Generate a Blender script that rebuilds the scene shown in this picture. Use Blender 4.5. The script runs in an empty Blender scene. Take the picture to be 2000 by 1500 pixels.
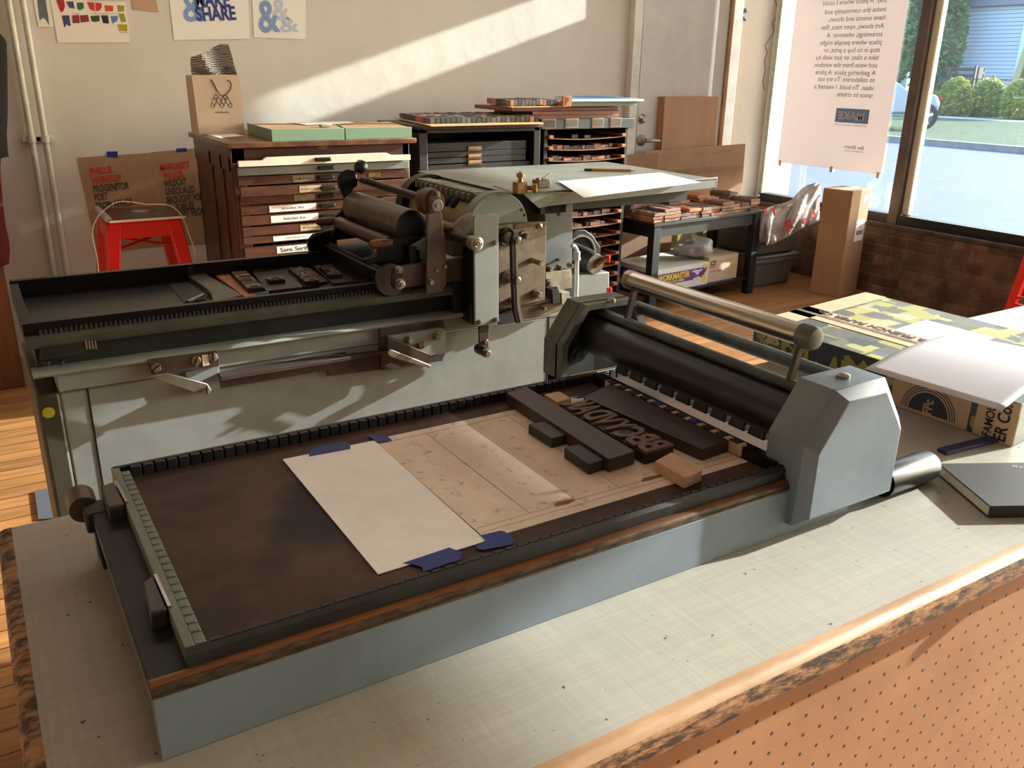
import bpy, math, random
from mathutils import Vector, Matrix
random.seed(7)
# ------------------------------------------------------------------ camera, light, exposure
FPX, YAW, PIT, ROL = 1691.8, 0.5574, 0.3501, 0.0167
CAMZ = 1.40
sc = bpy.context.scene
col = sc.collection
_F = Vector((math.sin(YAW)*math.cos(PIT), math.cos(YAW)*math.cos(PIT), -math.sin(PIT)))
_R0 = Vector((math.cos(YAW), -math.sin(YAW), 0)); _U0 = _R0.cross(_F)
_R = math.cos(ROL)*_R0 + math.sin(ROL)*_U0
_U = -math.sin(ROL)*_R0 + math.cos(ROL)*_U0
cd = bpy.data.cameras.new('camera'); cam = bpy.data.objects.new('camera', cd); col.objects.link(cam)
cd.sensor_width = 36; cd.lens = 36*FPX/2000; cd.clip_start = 0.02; cd.clip_end = 300
cam.matrix_world = Matrix(((_R.x,_U.x,-_F.x,0),(_R.y,_U.y,-_F.y,0),(_R.z,_U.z,-_F.z,CAMZ),(0,0,0,1)))
sc.camera = cam
SUN = Vector((-1.0, 0.155, -0.325))
sl = bpy.data.lights.new('sun', 'SUN'); so = bpy.data.objects.new('sun', sl); col.objects.link(so)
sl.energy = 19.0; sl.angle = math.radians(0.6); sl.color = (1.0, 0.92, 0.80)
so.rotation_euler = SUN.to_track_quat('-Z', 'Y').to_euler()
w = bpy.data.worlds.new('world'); sc.world = w; w.use_nodes = True
nt = w.node_tree; bg = nt.nodes['Background']
sky = nt.nodes.new('ShaderNodeTexSky'); sky.sky_type = 'NISHITA'; sky.sun_disc = False
sky.sun_elevation = math.radians(22); sky.sun_rotation = math.radians(100); sky.air_density = 1.2; sky.dust_density = 2.0
nt.links.new(sky.outputs[0], bg.inputs[0]); bg.inputs[1].default_value = 1.15
def area(name, loc, rot, sx, sy, power, color):
    l = bpy.data.lights.new(name, 'AREA'); l.shape = 'RECTANGLE'; l.size = sx; l.size_y = sy
    l.energy = power; l.color = color
    o = bpy.data.objects.new(name, l); o.location = loc; o.rotation_euler = rot; col.objects.link(o)
area('fill_light_warm', (1.6, 3.5, 3.3), (0,0,0), 3.2, 1.0, 20, (1.0, 0.90, 0.79))  # unseen warm area light, added as fill near the back wall
area('fill_light_front', (1.0, -1.2, 3.3), (0,0,0), 2.6, 1.2, 3, (1.0, 0.92, 0.82))  # weak unseen area light behind the camera, added as fill
sc.view_settings.view_transform = 'Standard'; sc.view_settings.look = 'None'
sc.view_settings.exposure = 0.08; sc.view_settings.gamma = 1.0; sc.view_settings.use_curve_mapping = False
# ------------------------------------------------------------------ helpers
def ray(x, y): return _F + _R*((x-1000)/FPX) - _U*((y-750)/FPX)
C0 = Vector((0,0,CAMZ))
def PZ(x, y, z): r = ray(x,y); return C0 + r*((z-CAMZ)/r.z)      # point on a level plane
def PY(x, y, Y): r = ray(x,y); return C0 + r*(Y/r.y)             # point on a plane parallel to the back wall
def PX(x, y, X): r = ray(x,y); return C0 + r*(X/r.x)
def lin(c):
    f = lambda v: v/12.92 if v <= 0.04045 else ((v+0.055)/1.055)**2.4
    return (f(c[0]), f(c[1]), f(c[2]), 1)
MATS = {}
def mat(name, c1, c2=None, scale=8, rough=0.6, metal=0.0, bump=0.0, bscale=None, contrast=0.25, stretch=(1,1,1), rough2=None, alpha=1, spec=0.5, emis=0, trans=0, coat=0):
    """c1,c2 in sRGB; noise blend between them"""
    if name in MATS: return MATS[name]
    m = bpy.data.materials.new(name); m.use_nodes = True; n = m.node_tree.nodes; L = m.node_tree.links
    b = n['Principled BSDF']; b.inputs['Roughness'].default_value = rough; b.inputs['Metallic'].default_value = metal
    b.inputs['Specular IOR Level'].default_value = spec; b.inputs['Alpha'].default_value = alpha
    b.inputs['Transmission Weight'].default_value = trans; b.inputs['Coat Weight'].default_value = coat
    b.inputs['Base Color'].default_value = lin(c1)
    if c2 or bump:
        tc = n.new('ShaderNodeTexCoord'); mp = n.new('ShaderNodeMapping'); mp.inputs['Scale'].default_value = stretch
        L.new(tc.outputs['Object'], mp.inputs[0])
    if c2:
        nz = n.new('ShaderNodeTexNoise'); nz.inputs['Scale'].default_value = scale; nz.inputs['Detail'].default_value = 6; nz.inputs['Roughness'].default_value = 0.65
        L.new(mp.outputs[0], nz.inputs['Vector'])
        mr = n.new('ShaderNodeMapRange'); mr.inputs[1].default_value = 0.5-contrast/2; mr.inputs[2].default_value = 0.5+contrast/2
        L.new(nz.outputs[0], mr.inputs[0])
        mx = n.new('ShaderNodeMix'); mx.data_type = 'RGBA'; mx.inputs[6].default_value = lin(c1); mx.inputs[7].default_value = lin(c2)
        L.new(mr.outputs[0], mx.inputs[0]); L.new(mx.outputs[2], b.inputs['Base Color'])
        if rough2 is not None:
            m2 = n.new('ShaderNodeMapRange'); m2.inputs[3].default_value = rough; m2.inputs[4].default_value = rough2
            L.new(mr.outputs[0], m2.inputs[0]); L.new(m2.outputs[0], b.inputs['Roughness'])
    if bump:
        nb = n.new('ShaderNodeTexNoise'); nb.inputs['Scale'].default_value = bscale or scale*2; nb.inputs['Detail'].default_value = 4
        L.new(mp.outputs[0], nb.inputs['Vector'])
        bp = n.new('ShaderNodeBump'); bp.inputs['Strength'].default_value = 1.0; bp.inputs['Distance'].default_value = bump
        L.new(nb.outputs[0], bp.inputs['Height']); L.new(bp.outputs[0], b.inputs['Normal'])
    MATS[name] = m; return m
def nodes_of(m): return m.node_tree.nodes, m.node_tree.links, m.node_tree.nodes['Principled BSDF']
SPLIT={'hex_bolt','slotted_screw','screw_slot','bolt_hole','disc_hole','yellow_badge','gripper_finger','set_knob','brown_smear','stretcher'}
class MB:
    def __init__(s): s.v = []; s.f = []
    def add(s, vs, fs):
        o = len(s.v); s.v += [tuple(v) for v in vs]; s.f += [tuple(i+o for i in f) for f in fs]; return s
    def box(s, x0,x1,y0,y1,z0,z1):
        if x0>x1: x0,x1=x1,x0
        if y0>y1: y0,y1=y1,y0
        if z0>z1: z0,z1=z1,z0
        return s.add([(x0,y0,z0),(x1,y0,z0),(x1,y1,z0),(x0,y1,z0),(x0,y0,z1),(x1,y0,z1),(x1,y1,z1),(x0,y1,z1)],
            [(0,3,2,1),(4,5,6,7),(0,1,5,4),(1,2,6,5),(2,3,7,6),(3,0,4,7)])
    def prism(s, pts, vec):
        pts = [Vector(p) for p in pts]; vec = Vector(vec); n = len(pts)
        nn = Vector((0,0,0))
        for i in range(n): nn += pts[i].cross(pts[(i+1)%n])
        if nn.dot(vec) > 0: pts = pts[::-1]
        return s.add(pts+[p+vec for p in pts], [tuple(range(n)), tuple(range(2*n-1,n-1,-1))]+[(i,i+n,(i+1)%n+n,(i+1)%n) for i in range(n)])
    def frust(s, a, b):   # two loops with equal counts
        n = len(a); return s.add(list(a)+list(b), [tuple(range(n))[::-1], tuple(range(n,2*n))]+[(i,(i+1)%n,(i+1)%n+n,i+n) for i in range(n)])
    def cyl(s, p0, p1, r0, r1=None, n=28, caps=True):
        p0=Vector(p0); p1=Vector(p1); r1 = r0 if r1 is None else r1; d=(p1-p0).normalized()
        a = d.orthogonal().normalized(); b = d.cross(a); vs=[]
        for p,r in ((p0,r0),(p1,r1)):
            for i in range(n): t=2*math.pi*i/n; vs.append(p+a*math.cos(t)*r+b*math.sin(t)*r)
        fs=[(i,(i+1)%n,(i+1)%n+n,i+n) for i in range(n)]
        if caps: fs += [tuple(range(n))[::-1], tuple(range(n,2*n))]
        return s.add(vs, fs)
    def lathe(s, p, d, prof, n=28):  # prof: (distance along d, radius)
        p=Vector(p); d=Vector(d).normalized(); a=d.orthogonal().normalized(); b=d.cross(a); vs=[]; fs=[]
        for h,r in prof:
            for i in range(n): t=2*math.pi*i/n; vs.append(p+d*h+a*math.cos(t)*max(r,1e-5)+b*math.sin(t)*max(r,1e-5))
        for k in range(len(prof)-1):
            for i in range(n): fs.append((k*n+i,k*n+(i+1)%n,(k+1)*n+(i+1)%n,(k+1)*n+i))
        fs += [tuple(range(n))[::-1], tuple(range((len(prof)-1)*n, len(prof)*n))]
        return s.add(vs, fs)
    def path(s, pts, r, n=10):
        pts=[Vector(p) for p in pts]; vs=[]; m=len(pts); prev=None
        for i,p in enumerate(pts):
            d=((pts[min(i+1,m-1)]-pts[max(i-1,0)])).normalized()
            a = d.orthogonal().normalized() if prev is None else (prev-d*prev.dot(d)).normalized()
            prev=a; b=d.cross(a); rr = r[i] if isinstance(r,(list,tuple)) else r
            for k in range(n): t=2*math.pi*k/n; vs.append(p+a*math.cos(t)*rr+b*math.sin(t)*rr)
        fs=[(i*n+k,i*n+(k+1)%n,(i+1)*n+(k+1)%n,(i+1)*n+k) for i in range(m-1) for k in range(n)]
        fs += [tuple(range(n))[::-1], tuple(range((m-1)*n,m*n))]
        return s.add(vs, fs)
    def grid(s, P, thick=None):  # P[i][j] grid of points; optional thickness along -z
        r=len(P); c=len(P[0]); vs=[p for row in P for p in row]; fs=[(i*c+j,i*c+j+1,(i+1)*c+j+1,(i+1)*c+j) for i in range(r-1) for j in range(c-1)]
        if thick is not None:
            t=Vector(thick); n=len(vs); vs=[Vector(v) for v in vs]; vs += [v+t for v in vs]
            fs2=[tuple(q+n for q in f[::-1]) for f in fs]; ed=[]
            for j in range(c-1): ed += [(j+1,j,j+n,j+1+n), ((r-1)*c+j,(r-1)*c+j+1,(r-1)*c+j+1+n,(r-1)*c+j+n)]
            for i in range(r-1): ed += [(i*c,(i+1)*c,(i+1)*c+n,i*c+n), ((i+1)*c+c-1,i*c+c-1,i*c+c-1+n,(i+1)*c+c-1+n)]
            fs = fs+fs2+ed
        return s.add(vs, fs)
    def screw(s, p, d, r, slot=True, h=0.003):   # slotted screw head facing d
        p=Vector(p); d=Vector(d).normalized(); s.lathe(p, d, [(0,r),(h*0.7,r),(h,r*0.8)], 18); return s
    def hexbolt(s, p, d, r, h, shank=0.0):
        p=Vector(p); d=Vector(d).normalized()
        s.lathe(p, d, [(0,r*1.35),(h*0.18,r*1.35)], 20)
        s.lathe(p+d*h*0.18, d, [(0,r),(h*0.7,r),(h*0.82,r*0.82)], 6)
        if shank: s.lathe(p+d*h*0.9, d, [(0,r*0.5),(shank,r*0.45)], 12)
        return s
    def pieces(s, gap=0.0015):   # separate small fittings collected in one pass
        n=len(s.v); up=list(range(n))
        def f(i):
            while up[i]!=i: up[i]=up[up[i]]; i=up[i]
            return i
        for q in s.f:
            for k in q[1:]: up[f(k)]=f(q[0])
        g={}
        for i in range(n): g.setdefault(f(i),[]).append(i)
        bb=[[set(v),[min(s.v[i][a] for i in v)-gap for a in range(3)],[max(s.v[i][a] for i in v)+gap for a in range(3)]] for v in g.values()]
        ch=True
        while ch:
            ch=False
            for i in range(len(bb)):
                for j in range(i+1,len(bb)):
                    if all(bb[i][1][a]<=bb[j][2][a] and bb[j][1][a]<=bb[i][2][a] for a in range(3)):
                        bb[i]=[bb[i][0]|bb[j][0],[min(bb[i][1][a],bb[j][1][a]) for a in range(3)],[max(bb[i][2][a],bb[j][2][a]) for a in range(3)]]; bb.pop(j); ch=True; break
                if ch: break
        out=[]
        for st,_,_ in bb:
            o=sorted(st); ix={v:k for k,v in enumerate(o)}; m=MB(); m.v=[s.v[v] for v in o]; m.f=[tuple(ix[v] for v in q) for q in s.f if q[0] in ix]; out.append(m)
        return out
    def build(s, name, material, parent=None, bev=0, seg=2, smooth=True, ang=35, kind=None, label=None):
        if name in SPLIT and not getattr(s,'done',False):
            o=None
            for m in s.pieces(): m.done=True; o=m.build(name,material,parent,bev,seg,smooth,ang,kind,label)
            return o
        me = bpy.data.meshes.new(name)
        vs=[Vector(v) for v in s.v]; loc=Vector((0,0,0))
        if parent is None:
            x=[v.x for v in vs]; y=[v.y for v in vs]; z=[v.z for v in vs]
            loc = Vector(((min(x)+max(x))/2,(min(y)+max(y))/2,min(z)))
            vs=[v-loc for v in vs]
        me.from_pydata([tuple(v) for v in vs], [], s.f); me.update()
        import bmesh
        bm = bmesh.new(); bm.from_mesh(me); bmesh.ops.recalc_face_normals(bm, faces=bm.faces); bm.to_mesh(me); bm.free()
        if smooth:
            for p in me.polygons: p.use_smooth = True
            me.set_sharp_from_angle(angle=math.radians(ang))
        me.materials.append(material)
        o = bpy.data.objects.new(name, me); col.objects.link(o); o.location = loc
        if parent is not None:
            o.parent = parent; p=parent; off=Vector((0,0,0))
            while p is not None: off += p.location; p = p.parent
            o.location = -off
        if bev:
            md = o.modifiers.new('bevel','BEVEL'); md.width = bev; md.segments = seg; md.limit_method='ANGLE'; md.angle_limit=math.radians(40)
        if kind: o['kind'] = kind
        if label: o['label'] = label
        return o
def tag(o, label, cat, group=None, kind=None):
    o['label'] = label; o['category'] = cat
    if group: o['group'] = group
    if kind: o['kind'] = kind
    return o
def thing(name, loc, label, cat, group=None, rz=0):
    o = bpy.data.objects.new(name, None); o.empty_display_size = 0.05; col.objects.link(o); o.location = loc; o.rotation_euler.z = rz
    return tag(o, label, cat, group)
def structure(mb, name, m, **k):
    return mb.build(name, m, kind='structure', **k)
def copy_tree(o, parent=None):
    c = o.copy(); col.objects.link(c); c.parent = parent
    for ch in list(o.children): copy_tree(ch, c)
    return c
_txt = {}
def text_geo(s, bold=0.0, extrude=0.0):
    key=(s,bold,extrude)
    if key not in _txt:
        cu = bpy.data.curves.new('t','FONT'); cu.body = s; cu.size = 1; cu.offset = bold; cu.extrude = extrude; cu.resolution_u = 4
        to = bpy.data.objects.new('t', cu); col.objects.link(to)
        me = bpy.data.meshes.new_from_object(to.evaluated_get(bpy.context.evaluated_depsgraph_get()))
        _txt[key] = ([v.co.copy() for v in me.vertices], [tuple(p.vertices) for p in me.polygons])
        bpy.data.objects.remove(to); bpy.data.curves.remove(cu); bpy.data.meshes.remove(me)
    return _txt[key]
def text(mb, s, origin, u, v, h, width=None, bold=0.0, depth=0.0, align='L', off=0.0004):
    """lettering: cap height h along v, baseline from origin along u, raised along u x v"""
    vs, fs = text_geo(s, bold, depth/2/h*0.7 if depth else 0.0)
    if not vs: return
    u=Vector(u).normalized(); v=Vector(v).normalized(); nrm=u.cross(v)
    return _place(mb, vs, fs, origin, u, v, nrm, h, width, align, off)
def _place(mb, vs, fs, origin, u, v, nrm, h, width, align, off):
    k = h/0.70; x0=min(p.x for p in vs); x1=max(p.x for p in vs); kx = k if width is None else width/(x1-x0)
    sh = 0 if align=='L' else (-(x1-x0)*kx/2 if align=='C' else -(x1-x0)*kx)
    o = Vector(origin)
    mb.add([o+u*((p.x-x0)*kx+sh)+v*(p.y*k)+nrm*(p.z*k+off) for p in vs], fs)
def text_n(mb, s, origin, u, v, nrm, h, width=None, bold=0.0, depth=0.0, align='L', off=0.0004):
    vs, fs = text_geo(s, bold, depth/2/h*0.7 if depth else 0.0)
    if vs: _place(mb, vs, fs, origin, Vector(u).normalized(), Vector(v).normalized(), Vector(nrm), h, width, align, off)
def slab(px, ztop, zbot):   # outline given by its seen top corners on the level ztop
    pts=[PZ(x,y,ztop) for x,y in px]; return MB().prism(pts, (0,0,zbot-ztop))
X3, Y3, Z3 = Vector((1,0,0)), Vector((0,1,0)), Vector((0,0,1))
# ------------------------------------------------------------------ materials
M_wall = mat('wall_paint', (0.87,0.85,0.82), (0.82,0.79,0.76), 3, 0.62, bump=0.0022, bscale=9, contrast=0.5)
M_ceil = mat('ceiling_paint', (0.85,0.84,0.82), rough=0.9)
M_white = mat('white_gloss_paint', (0.88,0.87,0.84), (0.80,0.78,0.74), 6, 0.4)
M_paper = mat('white_paper', (0.93,0.92,0.91), rough=0.7)
M_paperu = mat('used_white_paper', (0.90,0.88,0.86), (0.83,0.81,0.79), 30, 0.6, contrast=0.15)
M_green = mat('press_green_paint', (0.52,0.53,0.53), (0.46,0.47,0.465), 6, 0.42, rough2=0.55, bump=0.0004, bscale=30)
M_greend = mat('dark_green_paint', (0.145,0.155,0.15), (0.09,0.095,0.09), 8, 0.5, spec=0.35)
M_blue = mat('blue_grey_paint', (0.45,0.495,0.54), (0.40,0.44,0.485), 7, 0.38, rough2=0.5, bump=0.0003, bscale=25)
M_iron = mat('dark_iron', (0.16,0.165,0.165), (0.10,0.10,0.10), 18, 0.5, metal=0.2)
M_black = mat('black_enamel', (0.045,0.045,0.045), (0.03,0.03,0.03), 12, 0.36, spec=0.35)
M_blackm = mat('black_paint', (0.065,0.068,0.073), (0.045,0.048,0.05), 12, 0.5)
M_steel = mat('worn_steel', (0.50,0.46,0.42), (0.33,0.28,0.25), 14, 0.42, metal=0.75, rough2=0.6, bump=0.0002, bscale=60)
M_steelb = mat('brown_steel', (0.36,0.31,0.29), (0.24,0.20,0.185), 10, 0.42, metal=0.55, rough2=0.6)
M_chrome = mat('polished_steel', (0.72,0.70,0.67), (0.62,0.58,0.54), 30, 0.24, metal=1.0, stretch=(1,0.05,1))
M_brass = mat('brass', (0.66,0.52,0.33), (0.45,0.34,0.22), 30, 0.38, metal=0.8)
M_bolt = mat('bolt_steel', (0.70,0.67,0.62), (0.48,0.43,0.38), 90, 0.35, metal=0.8)
M_roller = mat('ink_roller', (0.46,0.42,0.40), (0.38,0.34,0.325), 10, 0.30, metal=0.55)
M_rust = mat('rusty_bed', (0.33,0.235,0.185), (0.205,0.15,0.125), 7, 0.55, rough2=0.7, contrast=0.35, spec=0.3)
def rustbed():
    n, L, b = nodes_of(M_rust)
    src = b.inputs['Base Color'].links[0].from_socket
    tc = n.new('ShaderNodeTexCoord'); nz = n.new('ShaderNodeTexNoise'); nz.inputs['Scale'].default_value = 3.1; nz.inputs['Detail'].default_value = 3
    L.new(tc.outputs['Object'], nz.inputs['Vector'])
    mr = n.new('ShaderNodeMapRange'); mr.inputs[1].default_value=0.56; mr.inputs[2].default_value=0.62
    L.new(nz.outputs[0], mr.inputs[0]); mx = n.new('ShaderNodeMix'); mx.data_type='RGBA'
    L.new(mr.outputs[0], mx.inputs[0]); L.new(src, mx.inputs[6]); mx.inputs[7].default_value = lin((0.14,0.11,0.10))
    L.new(mx.outputs[2], b.inputs['Base Color'])
rustbed()
M_copper = mat('worn_brown_rail', (0.20,0.16,0.13), (0.36,0.28,0.21), 140, 0.4, metal=0.4, stretch=(0.4,1,1.5), contrast=0.22)
M_kraft = mat('kraft_card', (0.70,0.57,0.46), (0.66,0.53,0.42), 5, 0.75)
M_kraftd = mat('brown_card', (0.62,0.47,0.36), (0.57,0.43,0.33), 5, 0.75)
M_ply = mat('pinkish_board', (0.74,0.58,0.47), (0.70,0.54,0.43), 5, 0.7, stretch=(1,1,0.3))
M_furn = mat('dark_wood_furniture', (0.25,0.185,0.165), (0.19,0.14,0.125), 12, 0.45, stretch=(5,1,5))
M_maple = mat('pale_wood', (0.80,0.67,0.56), (0.74,0.60,0.49), 20, 0.55, stretch=(4,1,4))
M_ltype = mat('wood_type_brown', (0.40,0.30,0.25), (0.30,0.22,0.19), 30, 0.45)
M_cab = mat('mahogany_cabinet', (0.33,0.19,0.14), (0.22,0.125,0.10), 9, 0.35, stretch=(0.6,0.6,4), contrast=0.4)
M_drawer = mat('oak_drawer_front', (0.36,0.21,0.145), (0.21,0.12,0.09), 16, 0.38, stretch=(0.5,1,3), contrast=0.3)
M_red = mat('red_enamel', (0.80,0.10,0.06), rough=0.3)
M_tape = mat('blue_tape', (0.10,0.20,0.52), (0.08,0.17,0.46), 30, 0.6)
M_tan = mat('tan_paper', (0.72,0.62,0.50), rough=0.6)
M_sage = mat('sage_green_paint', (0.45,0.56,0.46), rough=0.5)
M_brownbl = mat('type_block_wood', (0.60,0.45,0.37), (0.45,0.32,0.27), 14, 0.6)
M_brownbd = mat('type_block_dark_wood', (0.42,0.33,0.30), (0.31,0.24,0.22), 14, 0.55)
M_orangebl = mat('type_block_orange_wood', (0.74,0.50,0.34), (0.62,0.40,0.27), 14, 0.6)
M_pinkbl = mat('type_block_red_wood', (0.70,0.33,0.33), rough=0.6)
M_ink = mat('black_ink', (0.10,0.10,0.11), rough=0.6)
M_grey_ink = mat('grey_ink', (0.40,0.41,0.40), rough=0.7)
M_greyd = mat('charcoal_ink', (0.25,0.24,0.21), rough=0.7)
M_redink = mat('red_ink', (0.78,0.13,0.10), rough=0.7)
M_blueink = mat('blue_ink', (0.18,0.26,0.55), rough=0.7)
M_lblue = mat('pale_blue_ink', (0.50,0.62,0.82), rough=0.7)
M_lblue2 = mat('paler_blue_ink', (0.76,0.80,0.88), rough=0.7)
# floor boards running along X
def floor_mat():
    m = mat('floor_boards', (0.72,0.47,0.25)); n,L,b = nodes_of(m)
    tc = n.new('ShaderNodeTexCoord'); mp = n.new('ShaderNodeMapping')
    L.new(tc.outputs['Object'], mp.inputs[0])
    br = n.new('ShaderNodeTexBrick'); br.inputs['Scale'].default_value = 1; br.inputs['Brick Width'].default_value = 1.4; br.inputs['Row Height'].default_value = 0.082
    br.inputs['Mortar Size'].default_value = 0.0022; br.inputs['Mortar'].default_value = lin((0.20,0.11,0.06)); br.inputs['Bias'].default_value=0
    br.inputs['Color1'].default_value = lin((0.70,0.50,0.31)); br.inputs['Color2'].default_value = lin((0.58,0.40,0.25)); br.offset = 0.37
    L.new(mp.outputs[0], br.inputs['Vector'])
    nz = n.new('ShaderNodeTexNoise'); m2 = n.new('ShaderNodeMapping'); m2.inputs['Scale'].default_value=(1.2,16,1)
    L.new(tc.outputs['Object'], m2.inputs[0]); L.new(m2.outputs[0], nz.inputs['Vector']); nz.inputs['Scale'].default_value=3; nz.inputs['Detail'].default_value=6
    mr = n.new('ShaderNodeMapRange'); mr.inputs[1].default_value=.35; mr.inputs[2].default_value=.7; mr.inputs[3].default_value=0.7; mr.inputs[4].default_value=1.12
    L.new(nz.outputs[0], mr.inputs[0])
    mx = n.new('ShaderNodeMix'); mx.data_type='RGBA'; mx.blend_type='MULTIPLY'; mx.inputs[0].default_value=1
    L.new(br.outputs[0], mx.inputs[6]); L.new(mr.outputs[0], mx.inputs[7]); L.new(mx.outputs[2], b.inputs['Base Color'])
    b.inputs['Roughness'].default_value=0.38
    return m
M_floor = floor_mat()
def brick_mat():
    m = mat('old_brick', (0.40,0.32,0.28)); n,L,b = nodes_of(m)
    tc = n.new('ShaderNodeTexCoord'); sx = n.new('ShaderNodeSeparateXYZ'); cx = n.new('ShaderNodeCombineXYZ')
    L.new(tc.outputs['Object'], sx.inputs[0]); L.new(sx.outputs[1], cx.inputs[0]); L.new(sx.outputs[2], cx.inputs[1])
    nzw = n.new('ShaderNodeTexNoise'); nzw.inputs['Scale'].default_value=7; L.new(tc.outputs['Object'], nzw.inputs['Vector'])
    va = n.new('ShaderNodeVectorMath'); va.operation='SCALE'; va.inputs[3].default_value=0.02; L.new(nzw.outputs[1], va.inputs[0])
    vb = n.new('ShaderNodeVectorMath'); L.new(cx.outputs[0], vb.inputs[0]); L.new(va.outputs[0], vb.inputs[1])
    br = n.new('ShaderNodeTexBrick'); br.inputs['Scale'].default_value=1; br.inputs['Brick Width'].default_value=0.215; br.inputs['Row Height'].default_value=0.068
    br.inputs['Mortar Size'].default_value=0.006; br.inputs['Mortar Smooth'].default_value=0.5; br.inputs['Mortar'].default_value=lin((0.46,0.38,0.31))
    br.inputs['Color1'].default_value=lin((0.47,0.36,0.29)); br.inputs['Color2'].default_value=lin((0.33,0.235,0.20))
    L.new(vb.outputs[0], br.inputs['Vector'])
    nz = n.new('ShaderNodeTexNoise'); nz.inputs['Scale'].default_value=9; nz.inputs['Detail'].default_value=8; L.new(tc.outputs['Object'], nz.inputs['Vector'])
    mr = n.new('ShaderNodeMapRange'); mr.inputs[1].default_value=.35; mr.inputs[2].default_value=.65; mr.inputs[3].default_value=0.55; mr.inputs[4].default_value=1.35
    L.new(nz.outputs[0], mr.inputs[0]); mx = n.new('ShaderNodeMix'); mx.data_type='RGBA'; mx.blend_type='MULTIPLY'; mx.inputs[0].default_value=1
    L.new(br.outputs[0], mx.inputs[6]); L.new(mr.outputs[0], mx.inputs[7]); L.new(mx.outputs[2], b.inputs['Base Color'])
    bp = n.new('ShaderNodeBump'); bp.inputs['Distance'].default_value=0.012; ad = n.new('ShaderNodeMath'); ad.operation='SUBTRACT'
    L.new(nz.outputs[0], ad.inputs[0]); L.new(br.outputs[1], ad.inputs[1]); L.new(ad.outputs[0], bp.inputs['Height']); L.new(bp.outputs[0], b.inputs['Normal'])
    b.inputs['Roughness'].default_value=0.75
    return m
M_brick = brick_mat()
def glass_mat(name='window_glass', tint=(0.88,0.94,0.97), haze=0.007):
    m = bpy.data.materials.new(name); m.use_nodes=True; n=m.node_tree.nodes; L=m.node_tree.links; n.clear()
    o=n.new('ShaderNodeOutputMaterial'); t=n.new('ShaderNodeBsdfTransparent'); t.inputs[0].default_value=(*tint,1)
    g=n.new('ShaderNodeBsdfGlossy'); g.inputs['Roughness'].default_value=0.02; fr=n.new('ShaderNodeFresnel'); fr.inputs[0].default_value=1.45
    d=n.new('ShaderNodeBsdfDiffuse'); d.inputs[0].default_value=lin((0.85,0.9,1.0)); tl=n.new('ShaderNodeBsdfTranslucent'); tl.inputs[0].default_value=lin((0.8,0.88,1.0))
    a=n.new('ShaderNodeMixShader'); L.new(fr.outputs[0],a.inputs[0]); L.new(t.outputs[0],a.inputs[1]); L.new(g.outputs[0],a.inputs[2])
    dd=n.new('ShaderNodeMixShader'); dd.inputs[0].default_value=0.7; L.new(d.outputs[0],dd.inputs[1]); L.new(tl.outputs[0],dd.inputs[2])
    c=n.new('ShaderNodeMixShader'); c.inputs[0].default_value=haze; L.new(a.outputs[0],c.inputs[1]); L.new(dd.outputs[0],c.inputs[2]); L.new(c.outputs[0],o.inputs[0])
    return m
M_glass = glass_mat()
def translucent(name, c, fac=0.4, clear=0.0):
    m = bpy.data.materials.new(name); m.use_nodes=True; n=m.node_tree.nodes; L=m.node_tree.links; n.clear()
    o=n.new('ShaderNodeOutputMaterial'); d=n.new('ShaderNodeBsdfPrincipled'); d.inputs['Base Color'].default_value=lin(c); d.inputs['Roughness'].default_value=0.4
    tl=n.new('ShaderNodeBsdfTranslucent'); tl.inputs[0].default_value=lin(c); mx=n.new('ShaderNodeMixShader'); mx.inputs[0].default_value=fac
    L.new(d.outputs[0],mx.inputs[1]); L.new(tl.outputs[0],mx.inputs[2]); last=mx
    if clear:
        tr=n.new('ShaderNodeBsdfTransparent'); m2=n.new('ShaderNodeMixShader'); m2.inputs[0].default_value=clear; L.new(mx.outputs[0],m2.inputs[1]); L.new(tr.outputs[0],m2.inputs[2]); last=m2
    L.new(last.outputs[0],o.inputs[0]); return m
# ------------------------------------------------------------------ room shell
WX, WY = 5.12, 4.78           # window wall and back wall inner faces
GX = WX+0.08
ZW0, ZW1 = PX(1762,420,GX).z, 2.51         # glass bottom and top
JAMB = PX(1491,373,GX).y; MUL = PX(1751,418,GX).y
BT = PX(1997,494,WX).z
OX = WX+0.38
structure(MB().box(-3.1,OX,-3.1,WY+0.3,-0.06,0), 'floor', M_floor, smooth=False)
structure(MB().box(-3.1,OX,-3.1,WY+0.3,3.45,3.55), 'ceiling', M_ceil, smooth=False)
structure(MB().box(-3.1,OX,WY,WY+0.3,0,3.45), 'wall_back', M_wall, smooth=False)
structure(MB().box(-3.2,-3.05,-3.1,WY+0.3,0,3.45), 'wall_left', M_wall, smooth=False)
structure(MB().box(-3.1,OX,-3.2,-3.05,0,3.45), 'wall_front', M_wall, smooth=False)
structure(MB().box(WX,OX,-3.1,WY,0,BT), 'wall_right', M_brick, smooth=False)
structure(MB().box(GX-0.03,OX,JAMB+0.02,WY,BT,3.45).box(WX,OX,-3.1,JAMB+0.02,ZW1+0.06,3.45).box(WX,OX,-3.1,-2.6,BT,ZW1+0.06), 'wall_right_plaster', M_wall, smooth=False)
structure(MB().box(WX-0.005,OX-0.05,-2.6,JAMB+0.02,BT,BT+0.03), 'trim_1', mat('old_sill',(0.34,0.28,0.24),(0.22,0.18,0.16),14,0.7,bump=0.003), bev=0.006)
w1 = structure(MB().box(GX-0.04,GX+0.06,-2.6,JAMB+0.02,BT+0.03,ZW0-0.03), 'window_1', M_blackm, bev=0.003)
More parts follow.
